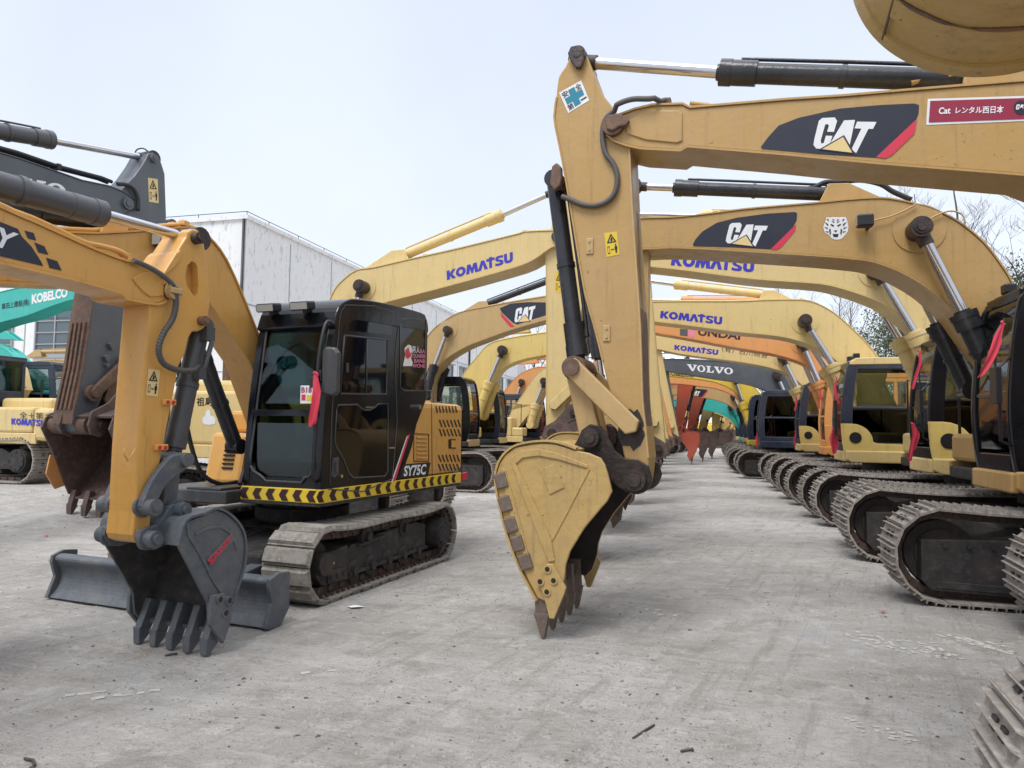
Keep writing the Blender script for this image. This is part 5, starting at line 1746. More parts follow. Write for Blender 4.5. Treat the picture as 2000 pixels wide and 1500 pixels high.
    for o_ in (-.12, -.04):
        q.tube([(.55, yc + o_ + .12, .95), (.4, yc + o_ + .16, 1.65)], .013, 6)
    for o_ in (-.1, .02):
        q.box(.62, yc + o_, .96, .78, yc + o_ + .06, 1.0)
    m.part('lever', q, CHROME, cb)
    q = MB()
    q.tube([(.93, .2, 2.05), (.6, .18, 2.35), (.2, .16, 2.55)], .016, 6)
    m.part('gas_strut', q, CHROME, cb)
    q = MB()
    x1 = fxz(1.8) + .004
    q.box(x1 - .03, .70, 1.8, x1 - .02, .84, 1.97)
    st = m.part('sticker', q, WHITE, cb)
    letteringx(m, cb, 'B18', [(.71, 1.955), (.83, 1.955), (.83, 1.9), (.71, 1.9)], x1 - .018, MAROON, off=.03)
    q = MB()
    for (y0, z0, y1, z1, mi) in ((.715, 1.83, .76, 1.885, 0), (.775, 1.825, .83, 1.88, 1)):
        q.box(x1 - .019, y0, z0, x1 - .017, y1, z1, mi)
    m.part('sticker_mark', q, [SRED, SYEL], cb)
    # mirror, handrail, lights
    q = MB()
    q.tube(crom([(1.02, .93, 1.1), (1.12, .96, 1.12), (1.12, .97, 1.6), (1.09, .96, 2.2), (1.0, .96, 2.55), (.93, 1.0, 2.56)], 4), .018, 8)
    m.part('handrail', q, SBLK, cb)
    q = MB()
    q.box(1.05, .99, 2.0, 1.13, 1.02, 2.1)
    q.tube([(1.1, .97, 1.99), (1.1, 1.06, 2.0)], .012, 6)
    q.box(1.06, .90, 1.94, 1.14, .98, 2.04)
    m.part('bracket', q, SBLK, cb, .006)
    q = MB()
    q.prismx([(1.03, 1.88), (1.17, 1.86), (1.2, 1.9), (1.2, 2.26), (1.16, 2.31), (1.06, 2.32), (1.03, 2.28)], 1.07, 1.14)
    m.part('mirror', q, DKG, cb, .022)
    for y in (.28, .68):
        q = MB()
        R_ = Matrix.Translation((.99, y, 2.735)) @ Matrix.Rotation(.18, 4, 'Y') @ Matrix.Rotation(.12, 4, 'Z')
        q.box(-.07, -.105, -.04, .07, .105, .045, M=R_)
        q.box(-.2, -.03, -.075, -.03, .03, -.02, M=R_)
        l = m.part('work_light', q, SBLK, cb, .018)
        q = MB()
        q.box(.07, -.088, -.03, .074, .088, .033, M=R_)
        m.part('lens', q, LAMP, cb)
    # ---- boom, swung left out of the picture
    w = .3
    yc = -.2
    yf = yc + w / 2
    top = [(.05, 1.35), (.2, 1.75)] + crom(m.Ls([(497, 640), (470, 572), (440, 507), (418, 476), (400, 459), (385, 450), (367, 445), (320, 449), (190, 457), (60, 452), (0, 450)], yf) + [(3.65, 2.78), (3.75, 2.66)], 2)
    bot = [(.25, 1.2), (.5, 1.6)] + crom(m.Ls([(488, 707), (455, 657), (421, 606), (405, 585)], yf) + [(1.62, 2.83), (2.0, 2.79), (2.8, 2.64)] + m.Ls([(0, 549)], yf) + [(3.6, 2.54), (3.72, 2.58)], 2)
    b = boom(m, top, bot, w, SAN, yc=yc)
    pipes(m, b, m.Ls([(440, 500), (410, 455), (370, 440), (320, 444), (190, 452), (60, 447)], yf), (yc - .05, yc + .08), .018, SAN, .02)
    wl = MB()
    a = m.L(315, 466, yf)
    wl.box(a[0] - .03, yf + .02, a[1] - .1, a[0] + .12, yf + .16, a[1] + .05)
    o = m.part('work_light', wl, SBLK, b, .02)
    wl = MB()
    wl.box(a[0] + .12, yf + .03, a[1] - .085, a[0] + .124, yf + .15, a[1] + .04)
    m.part('lens', wl, LAMP, b)
    cb0 = m.L(207, 433, yc)
    q = MB()
    for yy in (-.09, .09):
        q.prism([(cb0[0] - .16, cb0[1] - .2), (cb0[0] - .1, cb0[1] + .06), (cb0[0] + .07, cb0[1] + .07), (cb0[0] + .15, cb0[1] - .2)], yc + yy - .02, yc + yy + .02)
    m.part('cylinder_bracket', q, SAN, b, .01)
    e0 = m.L(0, 412, yc)
    hyd(m, 'arm_cylinder', (cb0[0] + .05, yc, cb0[1]), (e0[0] + .25, yc, e0[1] + .0), (e0[0] + .7, yc, e0[1] - .05), .085, .04, CYLB, gland=1.1)
    ab = MB()
    J = (3.68, 2.65)
    ab.prism([(3.5, 3.0), (3.75, 2.98), (3.88, 2.5), (3.7, 1.4), (3.55, 1.05), (3.42, 1.1), (3.5, 2.2), (3.55, 2.6)], yc - .12, yc + .12)
    m.part('arm', ab, SAN, bevel=.012)
    gp = [(3.48 + a_ * .7, 1.1 + b_ * .7) for a_, b_ in GB_SIDE]
    bucket(m, gp, [(3.48 + a_ * .7, 1.1 + b_ * .7) for a_, b_ in GB_SHELL], (3.98, .41), (3.97, .2), .75, yc, BKTG, 5)
    # boom cylinder, tank box, platform, hoses
    P = m.Ls([(388, 640), (404, 700), (467, 872)], yf + .02)
    hyd(m, 'boom_cylinder', (P[2][0], yf - .02, P[2][1]), (P[1][0], yf - .02, P[1][1]), (P[0][0], yf - .02, P[0][1]), .072, .04, CYLB, gland=1.04, pipe=False)
    q = MB()
    q.prism([(-.05, .97), (.62, .97), (.52, 1.5), (-.05, 1.5)], -.83, -.34)
    q.box(-.05, -.76, 1.503, .34, -.44, 1.74)
    tb = m.part('tank_box', q, SAN, bevel=.04)
    q = MB()
    for i in range(5):
        q.box(.58 - .007 * i, -.6, 1.12 + i * .045, .606 - .007 * i, -.46, 1.14 + i * .045)
    m.part('vent_slots', q, SBLK, tb)
    q = MB()
    q.box(.0, -.98, .84, 1.25, .08, .96)
    q.box(.5, -.45, .955, 1.22, -.02, .985)
    m.part('step_platform', q, DKG, bevel=.012)
    for pts, mat_ in (([(1.5, -.3, 2.45), (1.45, -.36, 2.1), (1.3, -.4, 1.6), (1.15, -.36, 1.15), (.95, -.3, 1.0), (.7, -.3, 1.0)], RUB), ([(.85, .02, 1.55), (.93, .06, 1.35), (1.0, .06, 1.15), (1.1, .1, 1.02)], DBRN)):
        q = MB()
        q.tube(crom(pts, 5), .022, 8)
        m.part('hydraulic_hose', q, mat_)
    return m
MATS['tinted_film'] = None
_m, _nt, _b = newmat('tinted_film')
_b.inputs['Base Color'].default_value = (.003, .004, .007, 1)
_b.inputs['Roughness'].default_value = .04
_b.inputs['Specular IOR Level'].default_value = .36
cm = cab_machine()
p_ = cm.M @ Vector((1.1, .99, 2.0))
ribbon_flag(p_.x - .03, p_.y - .05, p_.z + .06, .47, .11, (.93, -.37), 'wide red ribbon hanging from the mirror bracket of the glossy black cab', 1)
# ================================================================== big slate-grey excavator at the left
def slate_left():
    m = Mach('large slate grey excavator at the left edge with a rusty brown bucket', -8.79, 6.98, 67, 0, -1)
    tracks(m, L=1.9, R=.5, w=.6, yc=1.3, n=56)
    body(m, GREY, cabmat=NAVY)
    w = .46
    yf = -w / 2
    top = [(0, 2.0), (.35, 2.9), (.9, 3.9), (1.6, 4.8), (2.4, 5.3)] + m.Ls([(-30, 292), (0, 299), (40, 311), (100, 332), (160, 353), (213, 364), (240, 375), (262, 390)], yf)
    bot = [(.35, 1.7), (.8, 2.5), (1.4, 3.4), (2.1, 4.2), (2.9, 4.6)] + m.Ls([(0, 392), (60, 405), (130, 420), (200, 424), (240, 420), (262, 408)], yf)
    b = boom(m, top, bot, w, GREY)
    J = m.L(248, 398, yf)
    pinboss(m, b, J[0], J[1], w, .1, GREY)
    lettering(m, b, VOLVOL, [(-110, 318), (130, 362), (128, 392), (-110, 350)], yf - .004, WHITE)
    pipes(m, b, m.Ls([(-30, 284), (40, 303), (120, 330), (205, 352), (225, 360)], yf) , (-.15, -.05), .03, RUB, .05)
    q = MB()
    q.tube(crom([(m.L(p[0], p[1], yf)[0], yf - .05, m.L(p[0], p[1], yf)[1]) for p in [(225, 360), (245, 362), (258, 372), (265, 390), (265, 412)]], 4), .035, 8)
    m.part('hydraulic_hose', q, RUB, b)
    # arm
    wa = .44
    ya = -wa / 2
    out = m.Ls([(286, 308), (290, 300), (299, 298), (309, 304), (316, 320), (322, 340), (325, 420), (324, 445), (300, 500), (258, 590), (240, 680), (222, 735), (205, 762), (190, 800), (180, 828), (172, 842), (160, 848), (148, 842), (142, 828), (144, 810), (163, 720), (183, 583), (205, 480), (225, 420), (236, 372), (262, 345), (278, 322)], ya)
    ab = MB()
    ab.prism(out, ya, -ya)
    arm = m.part('arm', ab, GREY, bevel=.015)
    q = MB()
    edge = m.Ls([(142, 828), (144, 810), (163, 720), (183, 583), (190, 545)], ya)
    q.ribbon(edge, .02, ya - .01, -ya + .01)
    wp = m.part('wear_plate', q, RUST, arm)
    q = MB()
    for i in range(4):
        y0 = ya + .05 + i * .1
        q.ribbon(edge[2:4] if False else m.Ls([(146, 800), (163, 720), (176, 630)], ya), .05, y0, y0 + .045)
    m.part('wear_bar', q, RUST, arm)
    warning(m, arm, ya, [(289, 347), (308, 350), (310, 397), (291, 394)], CREAM)
    t0 = m.L(299, 310, ya)
    pinboss(m, arm, t0[0], t0[1], wa, .07, GREY)
    for Q in ([(207, 672), (214, 668), (219, 676), (213, 684)], [(198, 696), (206, 692), (210, 700), (204, 708)], [(201, 712), (206, 709), (209, 715), (204, 719)]):
        P = m.Ls(Q, ya)
        q = MB()
        q.prism(P, ya - .08, ya)
        m.part('lug', q, GREY, arm, .006)
    K = m.L(163, 830, ya)
    q = MB()
    for (px, py, r, e) in ((163, 830, .15, .2), (177, 768, .13, .1), (240, 707, .12, .1)):
        p = m.L(px, py, ya)
        q.cyl((p[0], ya - e, p[1]), (p[0], -ya + e, p[1]), r, n=20)
        q.cyl((p[0], ya - e - .04, p[1]), (p[0], -ya + e + .04, p[1]), r * .55, n=16)
    m.part('link_pin', q, RUST)
    def bar(name, a, c, yy, r, wd, mat):
        mb = MB()
        a, c = Vector(a), Vector(c)
        d = (c - a).normalized()
        n = Vector((-d.y, d.x)) * r
        for y_ in yy:
            mb = MB()
            mb.prism([tuple(a - n), tuple(a - d * r), tuple(a + n), tuple(c + n), tuple(c + d * r), tuple(c - n)], y_ - wd, y_ + wd)
            m.part(name, mb, mat, bevel=.012)
    bar('link_rod', m.L(177, 768, ya), m.L(240, 707, ya), (ya - .09, -ya + .09), .085, .04, RUST)
    bar('link_bar', m.L(240, 707, ya), m.L(217, 785, ya), (-.12, .12), .1, .07, RUST)
    A, B = m.L(330, 440, 0), m.L(240, 707, 0)
    Jn = (A[0] + (B[0] - A[0]) * .86, A[1] + (B[1] - A[1]) * .86)
    hyd(m, 'bucket_cylinder', (A[0], 0, A[1]), (Jn[0], 0, Jn[1]), (B[0], 0, B[1]), .1, .055, CYLG)
    A, Jn, B = m.L(-80, 243, 0), m.L(97, 273, 0), m.L(292, 310, 0)
    hyd(m, 'arm_cylinder', (A[0], 0, A[1]), (Jn[0], 0, Jn[1]), (B[0], 0, B[1]), .12, .06, CYLG, gland=1.12)
    boomcyl(m, (2.0, 4.6), (1.5, 3.2), (.9, 1.4), w, CYLG, .1, .06, px=False)
    q = MB()
    q.tube(crom([(m.L(p[0], p[1], 0)[0], 0, m.L(p[0], p[1], 0)[1]) for p in [(263, 300), (268, 292), (280, 290), (292, 298)]], 5), .012, 6)
    m.part('lifting_hook', q, RUB, arm)
    # wide rusty bucket: the open mouth faces the camera
    S = 1.18
    T = lambda L_: [(K[0] + (a_ * .9 - .02) * S, K[1] + (b_ * .98) * S) for a_, b_ in L_]
    sd = [(.8, .26), (.4, .24), (.1, .2), (-.12, .1), (-.18, -.05), (.08, -.5), (.2, -.78), (.3, -.98), (.42, -1.0), (.62, -.85), (.85, -.55), (1.0, -.2), (1.03, .05), (.95, .2)]
    sh = [(-.1, .12), (.3, .24), (.75, .27), (.95, .2), (1.04, .03), (1.0, -.22), (.85, -.56), (.62, -.86), (.42, -1.02), (.32, -1.04)]
    ears = {'poly': T([(-.2, .0), (-.15, .18), (.1, .3), (.3, .5), (.5, .5), (.7, .25), (.3, .1), (0, -.16), (-.15, -.12)]), 'y': (-.33, .33)}
    bk = bucket(m, T(sd), T(sh), T([(.34, -1.06)])[0], (T([(.28, -1.0)])[0][0], max(0.02, T([(.2, -1.27)])[0][1])), 1.56, -.3, BKTB, 5, ears=ears, pins=[(K[0], K[1], .1, .45)], tw=.13, tooth=BKTB, inside=BKTI,
                cutter={'poly': T([(.0, -.42), (.16, -.5), (.28, -.85), (.1, -.9), (-.05, -.68)]), 'mat': ORA})
slate_left()
# ================================================================== the two facing rows
def row_machine(label, u, v, facing, mat, w, top, bot, J=None, K=None, cyl=None, cylmat=None, psi=14.9, lod=0, cabmat=BLK, lowcab=None, tint=GCLR, armmat=None, acyl=None, bw=1.1, bmat=None, foot=True, boss=True, r=.085, rr=.052, cabx=(-.55, 1.3), cabz=2.97, z=0.0, bodymat=None, arm=True, cabroof=None, wear=None, base=None, xtra=(0, 0), armw=.36, trkdx=0.0, trkL=None, zs=0.0, hz=0.0):
    x, y = uv(u, v, psi)
    ang = 180 - psi if facing < 0 else -psi
    m = Mach(label, x, y, ang, z, 1 if facing < 0 else -1)
    for o in (tracks(m, L=trkL, R=.5, yc=1.25, n=62, lod=lod) if trkL else tracks(m, lod=lod)):
        o.location.x = trkdx
    old = set(m.root.children)
    body(m, bodymat or mat, base=base, cabmat=cabmat, lowcab=lowcab, tint=tint, lod=lod, cabx=cabx, cabz=cabz, cabroof=cabroof, hz=hz)
    for o in m.root.children:
        if o not in old:
            o.location.z = zs
            if o.name.startswith(('car_body', 'turntable')):
                o.location.x = trkdx * (o.name.startswith('car_body'))
    yf = m.side * w / 2
    t_ = [p if len(p) == 3 else p for p in top]
    def conv(L_):
        return [m.L(p[0], p[1], yf) if len(p) == 2 else (p[0], p[2]) for p in L_]
    top_, bot_ = crom(conv(top), 3), crom(conv(bot), 3)
    m.w = w
    m.yf = yf
    b = boom(m, top_, bot_, w, mat)
    m.boom = b
    Jl = m.L(J[0], J[1], yf) if len(J) == 2 else (J[0], J[2])
    pinboss(m, b, Jl[0], Jl[1], w, .085, PIN)
    ln = [p for p in top_[len(top_) // 8:]]
    pipes(m, b, ln[:: 3], (-.12, .08), .022, mat, .05)
    if arm:
        Kl = (Jl[0] - .22, 1.28) if K is None else (K[0], K[2]) if len(K) == 3 else m.L(K[0], K[1], 0)
        a, A, L_ = garm(m, Jl, Kl, armmat or mat, cylmat=cylmat, w=armw)
        m.arm = a
        top_boss = A(-.84, .12)
        gbucket(m, Kl, bw, bmat or BKTB, wear=wear)
        if acyl:
            a0 = m.L(acyl[0][0], acyl[0][1], 0) if len(acyl[0]) == 2 else (acyl[0][0], acyl[0][2])
            if len(acyl) > 1:
                a1 = m.L(acyl[1][0], acyl[1][1], 0)
            else:
                a1 = tuple(Vector(a0).lerp(Vector(top_boss), .62))
            if len(acyl) > 2:
                top_boss = m.L(acyl[2][0], acyl[2][1], 0)
            hyd(m, 'arm_cylinder', (a0[0], 0, a0[1]), (a1[0], 0, a1[1]), (top_boss[0], 0, top_boss[1]), .08, .045, cylmat or mat)
            q = MB()
            for yy in (-.13, .13):
                q.prism([(a0[0] - .12, a0[1] + .08), (a0[0] + .1, a0[1] + .09), (a0[0] + .25, a0[1] - .22), (a0[0] - .75, a0[1] - .28)], yy - .025, yy + .025)
            m.part('cylinder_bracket', q, mat, b, .01)
    if cyl:
        boomcyl(m, *cyl, w, cylmat or mat, r, rr, px=len(cyl[0]) == 2)
        pc = m.L(cyl[0][0], cyl[0][1], yf) if len(cyl[0]) == 2 else cyl[0]
        q = MB()
        q.cyl((pc[0], yf - .01 * m.side, pc[1]), (pc[0], yf + .014 * m.side, pc[1]), .27, n=32)
        m.part('boss', q, mat, b, .006)
    return m
def komatsu(m, quad):
    lettering(m, m.boom, KOML, quad, m.yf + m.side * .004, SBLU)
# ---- right row, front to back
m2 = row_machine('tan excavator in the right row with a white tiger face sticker on its boom', 4.05, 8.95, -1, TAN, .56,
    [(1222, 440), (1240, 431), (1257, 427), (1307, 426), (1373, 420), (1450, 410), (1540, 402), (1600, 397), (1660, 391), (1720, 388), (1760, 393), (1800, 403), (1840, 417), (1880, 440), (1920, 474), (1950, 512), (1975, 552), (2005, 620)] + ft,
    [(1222, 470), (1240, 480), (1258, 485), (1307, 483), (1373, 485), (1540, 495), (1600, 499), (1660, 504), (1700, 509), (1740, 522), (1780, 541), (1820, 567), (1867, 610), (1905, 660)] + fb_,
    J=(1232, 455), K=(4.8, 0, 1.28), trkdx=.25, cyl=((1795, 447), (1882, 615), (1950, 755)), cylmat=CYLB, lod=1, cabmat=BLK, lowcab=None, acyl=[(1632, 380), (1322, 367), (1240, 364)], bmat=TANB, r=.105, rr=.06, cabx=(-.7, 1.3), cabz=3.02)
cat_decal(m2, m2.boom, m2.yf, [(1353, 478), (1358, 468), (1372, 452), (1400, 435), (1440, 425), (1500, 417), (1552, 414), (1557, 416), (1556, 430), (1550, 442), (1520, 475), (1506, 487), (1430, 483), (1355, 481)],
          [(1505, 487), (1517, 488), (1526, 483), (1553, 451), (1555, 438)], [(1420, 434), (1501, 437), (1489, 482), (1417, 479)], CREAM)
# tiger sticker
def tiger():
    m, y = m2, m2.yf + .004
    cx, cy = 1632, 446
    out = [(1614, 424), (1620, 425), (1626, 424), (1638, 424), (1645, 424), (1652, 424), (1655, 432), (1657, 443), (1656, 452), (1650, 460), (1644, 466), (1638, 468), (1630, 468), (1624, 465), (1619, 459), (1611, 454), (1608, 444), (1611, 434), (1613, 430)]
    o = flat(m, m.boom, 'tiger_sticker', out, y, WHITE)
    q = MB()
    def st(pts):
        P = m.Ls(pts, y)
        a = q.add([(p[0], y + .003, p[1]) for p in P])
        q.face(list(range(a, a + len(pts))))
    for sgn in (-1, 1):
        X = lambda d: cx + sgn * d
        st([(X(3), 440), (X(10), 437), (X(10), 440), (X(4), 443)])
        st([(X(14), 438), (X(22), 433), (X(15), 442)])
        st([(X(15), 445), (X(23), 443), (X(16), 448)])
        st([(X(14), 452), (X(21), 452), (X(14), 455)])
        st([(X(2), 429), (X(8), 428), (X(3), 431.5)])
        st([(X(2), 433), (X(9), 432), (X(3), 435.5)])
        st([(X(13), 429), (X(18), 427), (X(14), 433)])
        st([(X(10), 446), (X(13), 449), (X(11), 460), (X(9), 456)])
    st([(1628, 450), (1636, 450), (1632, 454)])
    st([(1626, 457), (1638, 457), (1636, 463), (1628, 463)])
    m.part('sticker_mark', q, SBLK, o)
tiger()
q = MB()
a = m2.L(1681, 437, m2.yf)
q.box(a[0] - .1, m2.yf + .08, a[1] - .08, a[0] + .07, m2.yf + .2, a[1] + .06)
q.box(a[0] - .08, m2.yf, a[1] - .09, a[0] - .04, m2.yf + .1, a[1] - .05)
m2.part('work_light', q, SBLK, m2.boom, .03)
q = MB()
q.box(a[0] + .07, m2.yf + .095, a[1] - .065, a[0] + .074, m2.yf + .185, a[1] + .045)
m2.part('lens', q, LAMP, m2.boom)
for pts in ([(1696, 445), (1708, 431), (1735, 424), (1765, 412), (1790, 398)], [(1806, 435), (1830, 420), (1858, 412), (1880, 420), (1884, 436)]):
    q = MB()
    q.tube([(p[0], m2.yf + .05, p[1]) for p in crom(m2.Ls(pts, m2.yf + .05), 4)], .01, 6)
    m2.part('cable', q, TAN2, m2.boom)
q = MB()
q.tube(crom([(p[0], .0, p[1]) for p in m2.Ls([(1560, 372), (1590, 366), (1612, 356), (1640, 356), (1680, 352), (1720, 360), (1745, 375), (1780, 390)], 0)], 4), .03, 8)
m2.part('hydraulic_hose', q, RUB, m2.boom)
m3 = row_machine('pale yellow excavator directly behind the tiger-sticker tan one in the right row', 4.3, 12.3, -1, KOM, .58,
    [(1232, 497), (1245, 482), (1262, 474), (1400, 468), (1540, 466), (1640, 474), (1720, 500), (1780, 545), (1840, 605), (1885, 670)] + ft,
    [(1232, 508), (1250, 517), (1277, 520), (1340, 527), (1440, 540), (1500, 546), (1600, 553), (1650, 564), (1700, 581), (1733, 597), (1777, 631), (1820, 680)] + fb_,
    J=(1240, 500), K=(5.0, 0, 1.28), trkdx=.4, cyl=((1712, 528), (1788, 652), (1838, 760)), lod=1, cabmat=BLK, lowcab=KOM2, acyl=[(2.1, 0, 5.0)], r=.12, rr=.06, bmat=BKTB)
komatsu(m3, [(1314, 493), (1474, 508), (1472, 532), (1310, 518)])
m4 = row_machine('yellow excavator in the right row whose cab shows a full clear side window', 3.85, 15.9, -1, KOM, .58,
    [(1236, 604), (1248, 594), (1266, 590), (1350, 589), (1440, 589), (1488, 587), (1540, 586), (1580, 588), (1617, 604), (1650, 629), (1700, 679), (1730, 725)] + ft,
    [(1236, 612), (1250, 621), (1266, 625), (1340, 634), (1440, 647), (1500, 653), (1540, 659), (1580, 671), (1610, 687), (1640, 708), (1675, 750)] + fb_,
    J=(1243, 607), K=(4.65, 0, 1.28), cyl=((1572, 627), (1628, 714), (1655, 770)), lod=1, cabmat=NAVY, lowcab=KOM2, acyl=[(1500, 577), (1320, 556), (1225, 543)], cabroof=KOM, r=.12, rr=.06, cabx=(-.62, 1.33))
komatsu(m4, [(1291, 605), (1411, 617), (1410, 634), (1289, 621)])
m5 = row_machine('orange excavator in the right row with a dark brand name on its boom', 4.1, 19.6, -1, ORA, .6,
    [(1240, 636), (1255, 628), (1269, 625), (1400, 632), (1500, 640), (1560, 650), (1600, 672), (1640, 712), (1668, 752)] + ft,
    [(1240, 640), (1255, 644), (1269, 647), (1340, 659), (1440, 678), (1520, 692), (1580, 713), (1612, 740), (1632, 768)] + fb_,
    J=(1246, 637), K=(4.95, 0, 1.28), trkdx=.3, cyl=((1566, 670), (1600, 748), (1620, 796)), cabmat=ORA, lowcab=ORA, acyl=[(2.2, 0, 5.0)], r=.12, rr=.07)
lettering(m5, m5.boom, 'UNDAI', [(1364, 640), (1447, 650), (1445, 664), (1363, 655)], m5.yf + .004, DBRN, off=.03)
flat(m5, m5.boom, 'sticker', [(1328, 642), (1343, 643), (1343, 657), (1328, 655)], m5.yf + .004, SLEEVE)
flat(m5, m5.boom, 'sticker', [(1344, 643), (1357, 645), (1356, 659), (1345, 657)], m5.yf + .004, SPNK)
m6 = row_machine('pale yellow excavator in the right row behind the orange one', 3.95, 23.0, -1, KOM, .6,
    [(1268, 662), (1278, 655), (1290, 652), (1400, 664), (1500, 676), (1550, 692), (1590, 725), (1615, 765)] + ft,
    [(1268, 672), (1278, 678), (1290, 682), (1340, 692), (1440, 705), (1500, 716), (1535, 728), (1562, 746), (1580, 772)] + fb_,
    J=(1274, 668), K=(4.75, 0, 1.28), trkdx=.15, cyl=((1528, 698), (1558, 758), (1574, 796)), cabmat=NAVY, lowcab=KOM2, acyl=[(2.2, 0, 5.0)], r=.13, rr=.07)
komatsu(m6, [(1317.6, 672), (1403.6, 682), (1402, 693.5), (1317, 683)])
lettering(m6, m6.boom, '（有）日川商会', [(1411, 676), (1500, 688), (1499, 700), (1410, 687)], m6.yf + .004, SBLK)
m7 = row_machine('slate grey excavator with a dark navy cab far down the right row', 3.2, 27.0, -1, GREY, .62,
    [(1286, 712), (1294, 704), (1312, 702), (1404, 706), (1480, 712), (1510, 720), (1532, 734), (1550, 760)] + ft,
    [(1286, 718), (1294, 722), (1304, 724), (1400, 739), (1460, 749), (1500, 763), (1522, 778), (1532, 792)] + fb_,
    J=(1291, 713), K=(4.1, 0, 1.28), cyl=((1517, 732), (1536, 776), (1548, 806)), cabmat=NAVY, bodymat=NAVY, lowcab=None, tint=GDARK, acyl=[(1.9, 0, 4.6)], r=.14, rr=.07, cylmat=CYLG, cabx=(-.7, 1.35))
lettering(m7, m7.boom, VOLVOL, [(1341.6, 711), (1432, 719), (1431, 731.5), (1343, 724)], m7.yf + .005, WHITE)
def far(label, v, mat, u=3.0, facing=-1, z=0.0, cabmat=NAVY, low=None, cyl=None, armx=4.5, lift=0.0, bmat=BKTB, psi=14.9, tint=GDARK, armm=None, zs=0.0, hz=0.0, cabz=2.97):
    T = [(p[0], 0, p[2] + (lift if p[2] > 2.6 else 0)) for p in GT]
    B = [(p[0], 0, p[2] + (lift if p[2] > 2.4 else 0)) for p in GBm]
    m = row_machine(label, u, v, facing, mat, .58, T, B, J=(4.86, 0, 3.97 + lift), K=(armx, 0, 1.28), cabmat=cabmat, lowcab=low, acyl=[(2.2, 0, 4.75 + lift)], cylmat=cyl, bmat=bmat, z=z, psi=psi, tint=tint, armmat=armm, zs=zs, hz=hz, cabz=cabz)
    boomcyl(m, (1.75, 3.65 + lift * .8), (1.45, 2.7), (1.0, 1.3), .58, cyl or mat, .12, .065, px=False)
    return m
m8 = far('bright yellow excavator far down the right row, seen under the slate grey boom', 30.2, LEM, 3.0)
lettering(m8, m8.boom, 'KOBELCO', [(1303, 722), (1357, 730), (1355, 737.5), (1303, 733)], m8.yf + .005, SBLK, off=.03)
m11 = far('orange excavator in the right row directly behind the bright yellow one', 33.6, ORA, 3.2, lift=-.1)
m12 = far('tan excavator far down the right row with a dark badge on its boom', 37.2, TAN2, 3.2, lift=-.45, cyl=CYLB)
cat_decal(m12, m12.boom, m12.yf, [(1349, 768), (1351, 762), (1362, 759.5), (1382, 761), (1375, 773), (1369, 777), (1350, 775)], [(1369, 777), (1372, 777), (1382, 765), (1382, 761)], [(1351, 762), (1368, 763.5), (1366, 774), (1350, 772.5)], CREAM)
m13 = far('teal excavator near the far end of the right row', 41.0, TEAL, 3.2, lift=-.95)
far('pale yellow excavator at the very far end of the right row', 45.0, KOM, 3.2, lift=-.9)
far('bright yellow excavator closing the far end of the lane', 68, LEM, 1.4, facing=1)
far('orange excavator at the far end of the lane beside the bright yellow one', 73, ORA, 4.5, facing=1, lift=-.4)
# ---- left row, facing right
ftl = [(.35, 0, 2.5), (.1, 0, 1.9)]
fbl = [(.42, 0, 1.5)]
l1 = row_machine('pale yellow excavator in the left row, its long boom passing behind the black cab', -6.5, 11.3, 1, KOM, .54,
    [(1099, 462), (1092, 453), (1083, 451), (1027, 453), (1013, 457), (940, 475), (873, 491), (800, 507), (731, 523), (698, 528), (675, 543), (654, 566), (640, 600), (625, 650)] + ftl,
    [(1099, 468), (1088, 478), (1074, 483), (1032, 511), (967, 532), (873, 558), (800, 577), (768, 585), (740, 594), (715, 612), (690, 655)] + fbl,
    J=(1088, 463), K=(1084, 846), cyl=((706, 560), (690, 625), (665, 720)), lod=0, cabmat=BLK, lowcab=KOM2, acyl=[(785, 501), (978, 421), (1083, 374)], bmat=BKTB, r=.1, rr=.055)
komatsu(l1, [(872, 527), (1001, 489), (1002, 511), (873, 547)])
lettering(l1, l1.root, '祖島高', [(384, 776), (430, 775), (430, 792), (384, 793)], -1.41, SBLK, off=.012)
flat(l1, l1.root, 'sticker', [(395, 823), (396, 815), (401, 812), (402, 803), (407, 800), (411, 803), (411, 811), (418, 814), (421, 820), (420, 828), (410, 830), (399, 829)], -1.41, WHITE)
warning(l1, l1.arm, -.18, [(1084, 530), (1100, 532), (1100, 572), (1084, 570)], SYEL)
l2 = row_machine('tan excavator in the left row with a dark badge on its arched boom', -7.5, 18.35, 1, TAN2, .58,
    [(1110, 582), (1090, 577), (1069, 579), (1000, 590), (943, 601), (897, 611), (864, 630), (845, 645), (826, 672), (806, 712)] + ftl,
    [(1110, 600), (1090, 614), (1069, 623), (1030, 634), (990, 646), (943, 663), (908, 677), (873, 698), (855, 717), (838, 745)] + fbl,
    J=(1100, 592), K=None, trkL=2.1, cyl=((874.5, 645), (848, 715), (832, 775)), cylmat=CYLB, cabmat=BLK, acyl=[(946, 596), (1084, 544)], r=.1, rr=.055)
cat_decal(l2, l2.boom, l2.yf, [(976, 602), (997, 593), (1030, 590), (1078, 591), (1078, 612), (1040, 624), (1010, 634), (1001, 630), (980, 610)], [(977, 608), (980, 612), (1005, 638), (997, 639), (979, 619)], [(1005, 603), (1046, 594), (1045, 625), (1005, 633)], CREAM)
l3 = row_machine('lemon yellow excavator in the left row behind the tan one', -8.0, 23.2, 1, KOM2, .6,
    [(1120, 652), (1095, 648), (1068, 650), (1030, 655), (990, 662), (965, 668), (948, 678), (932, 697), (916, 716), (900, 745)] + ftl,
    [(1120, 672), (1095, 683), (1066, 692), (1020, 701), (990, 713), (975, 724), (962, 742), (950, 760)] + fbl,
    J=(1110, 662), K=None, cyl=((981.6, 684), (955, 747), (932, 812)), cabmat=NAVY, lowcab=KOM2, acyl=[(2.2, 0, 5.0)], r=.14, rr=.07)
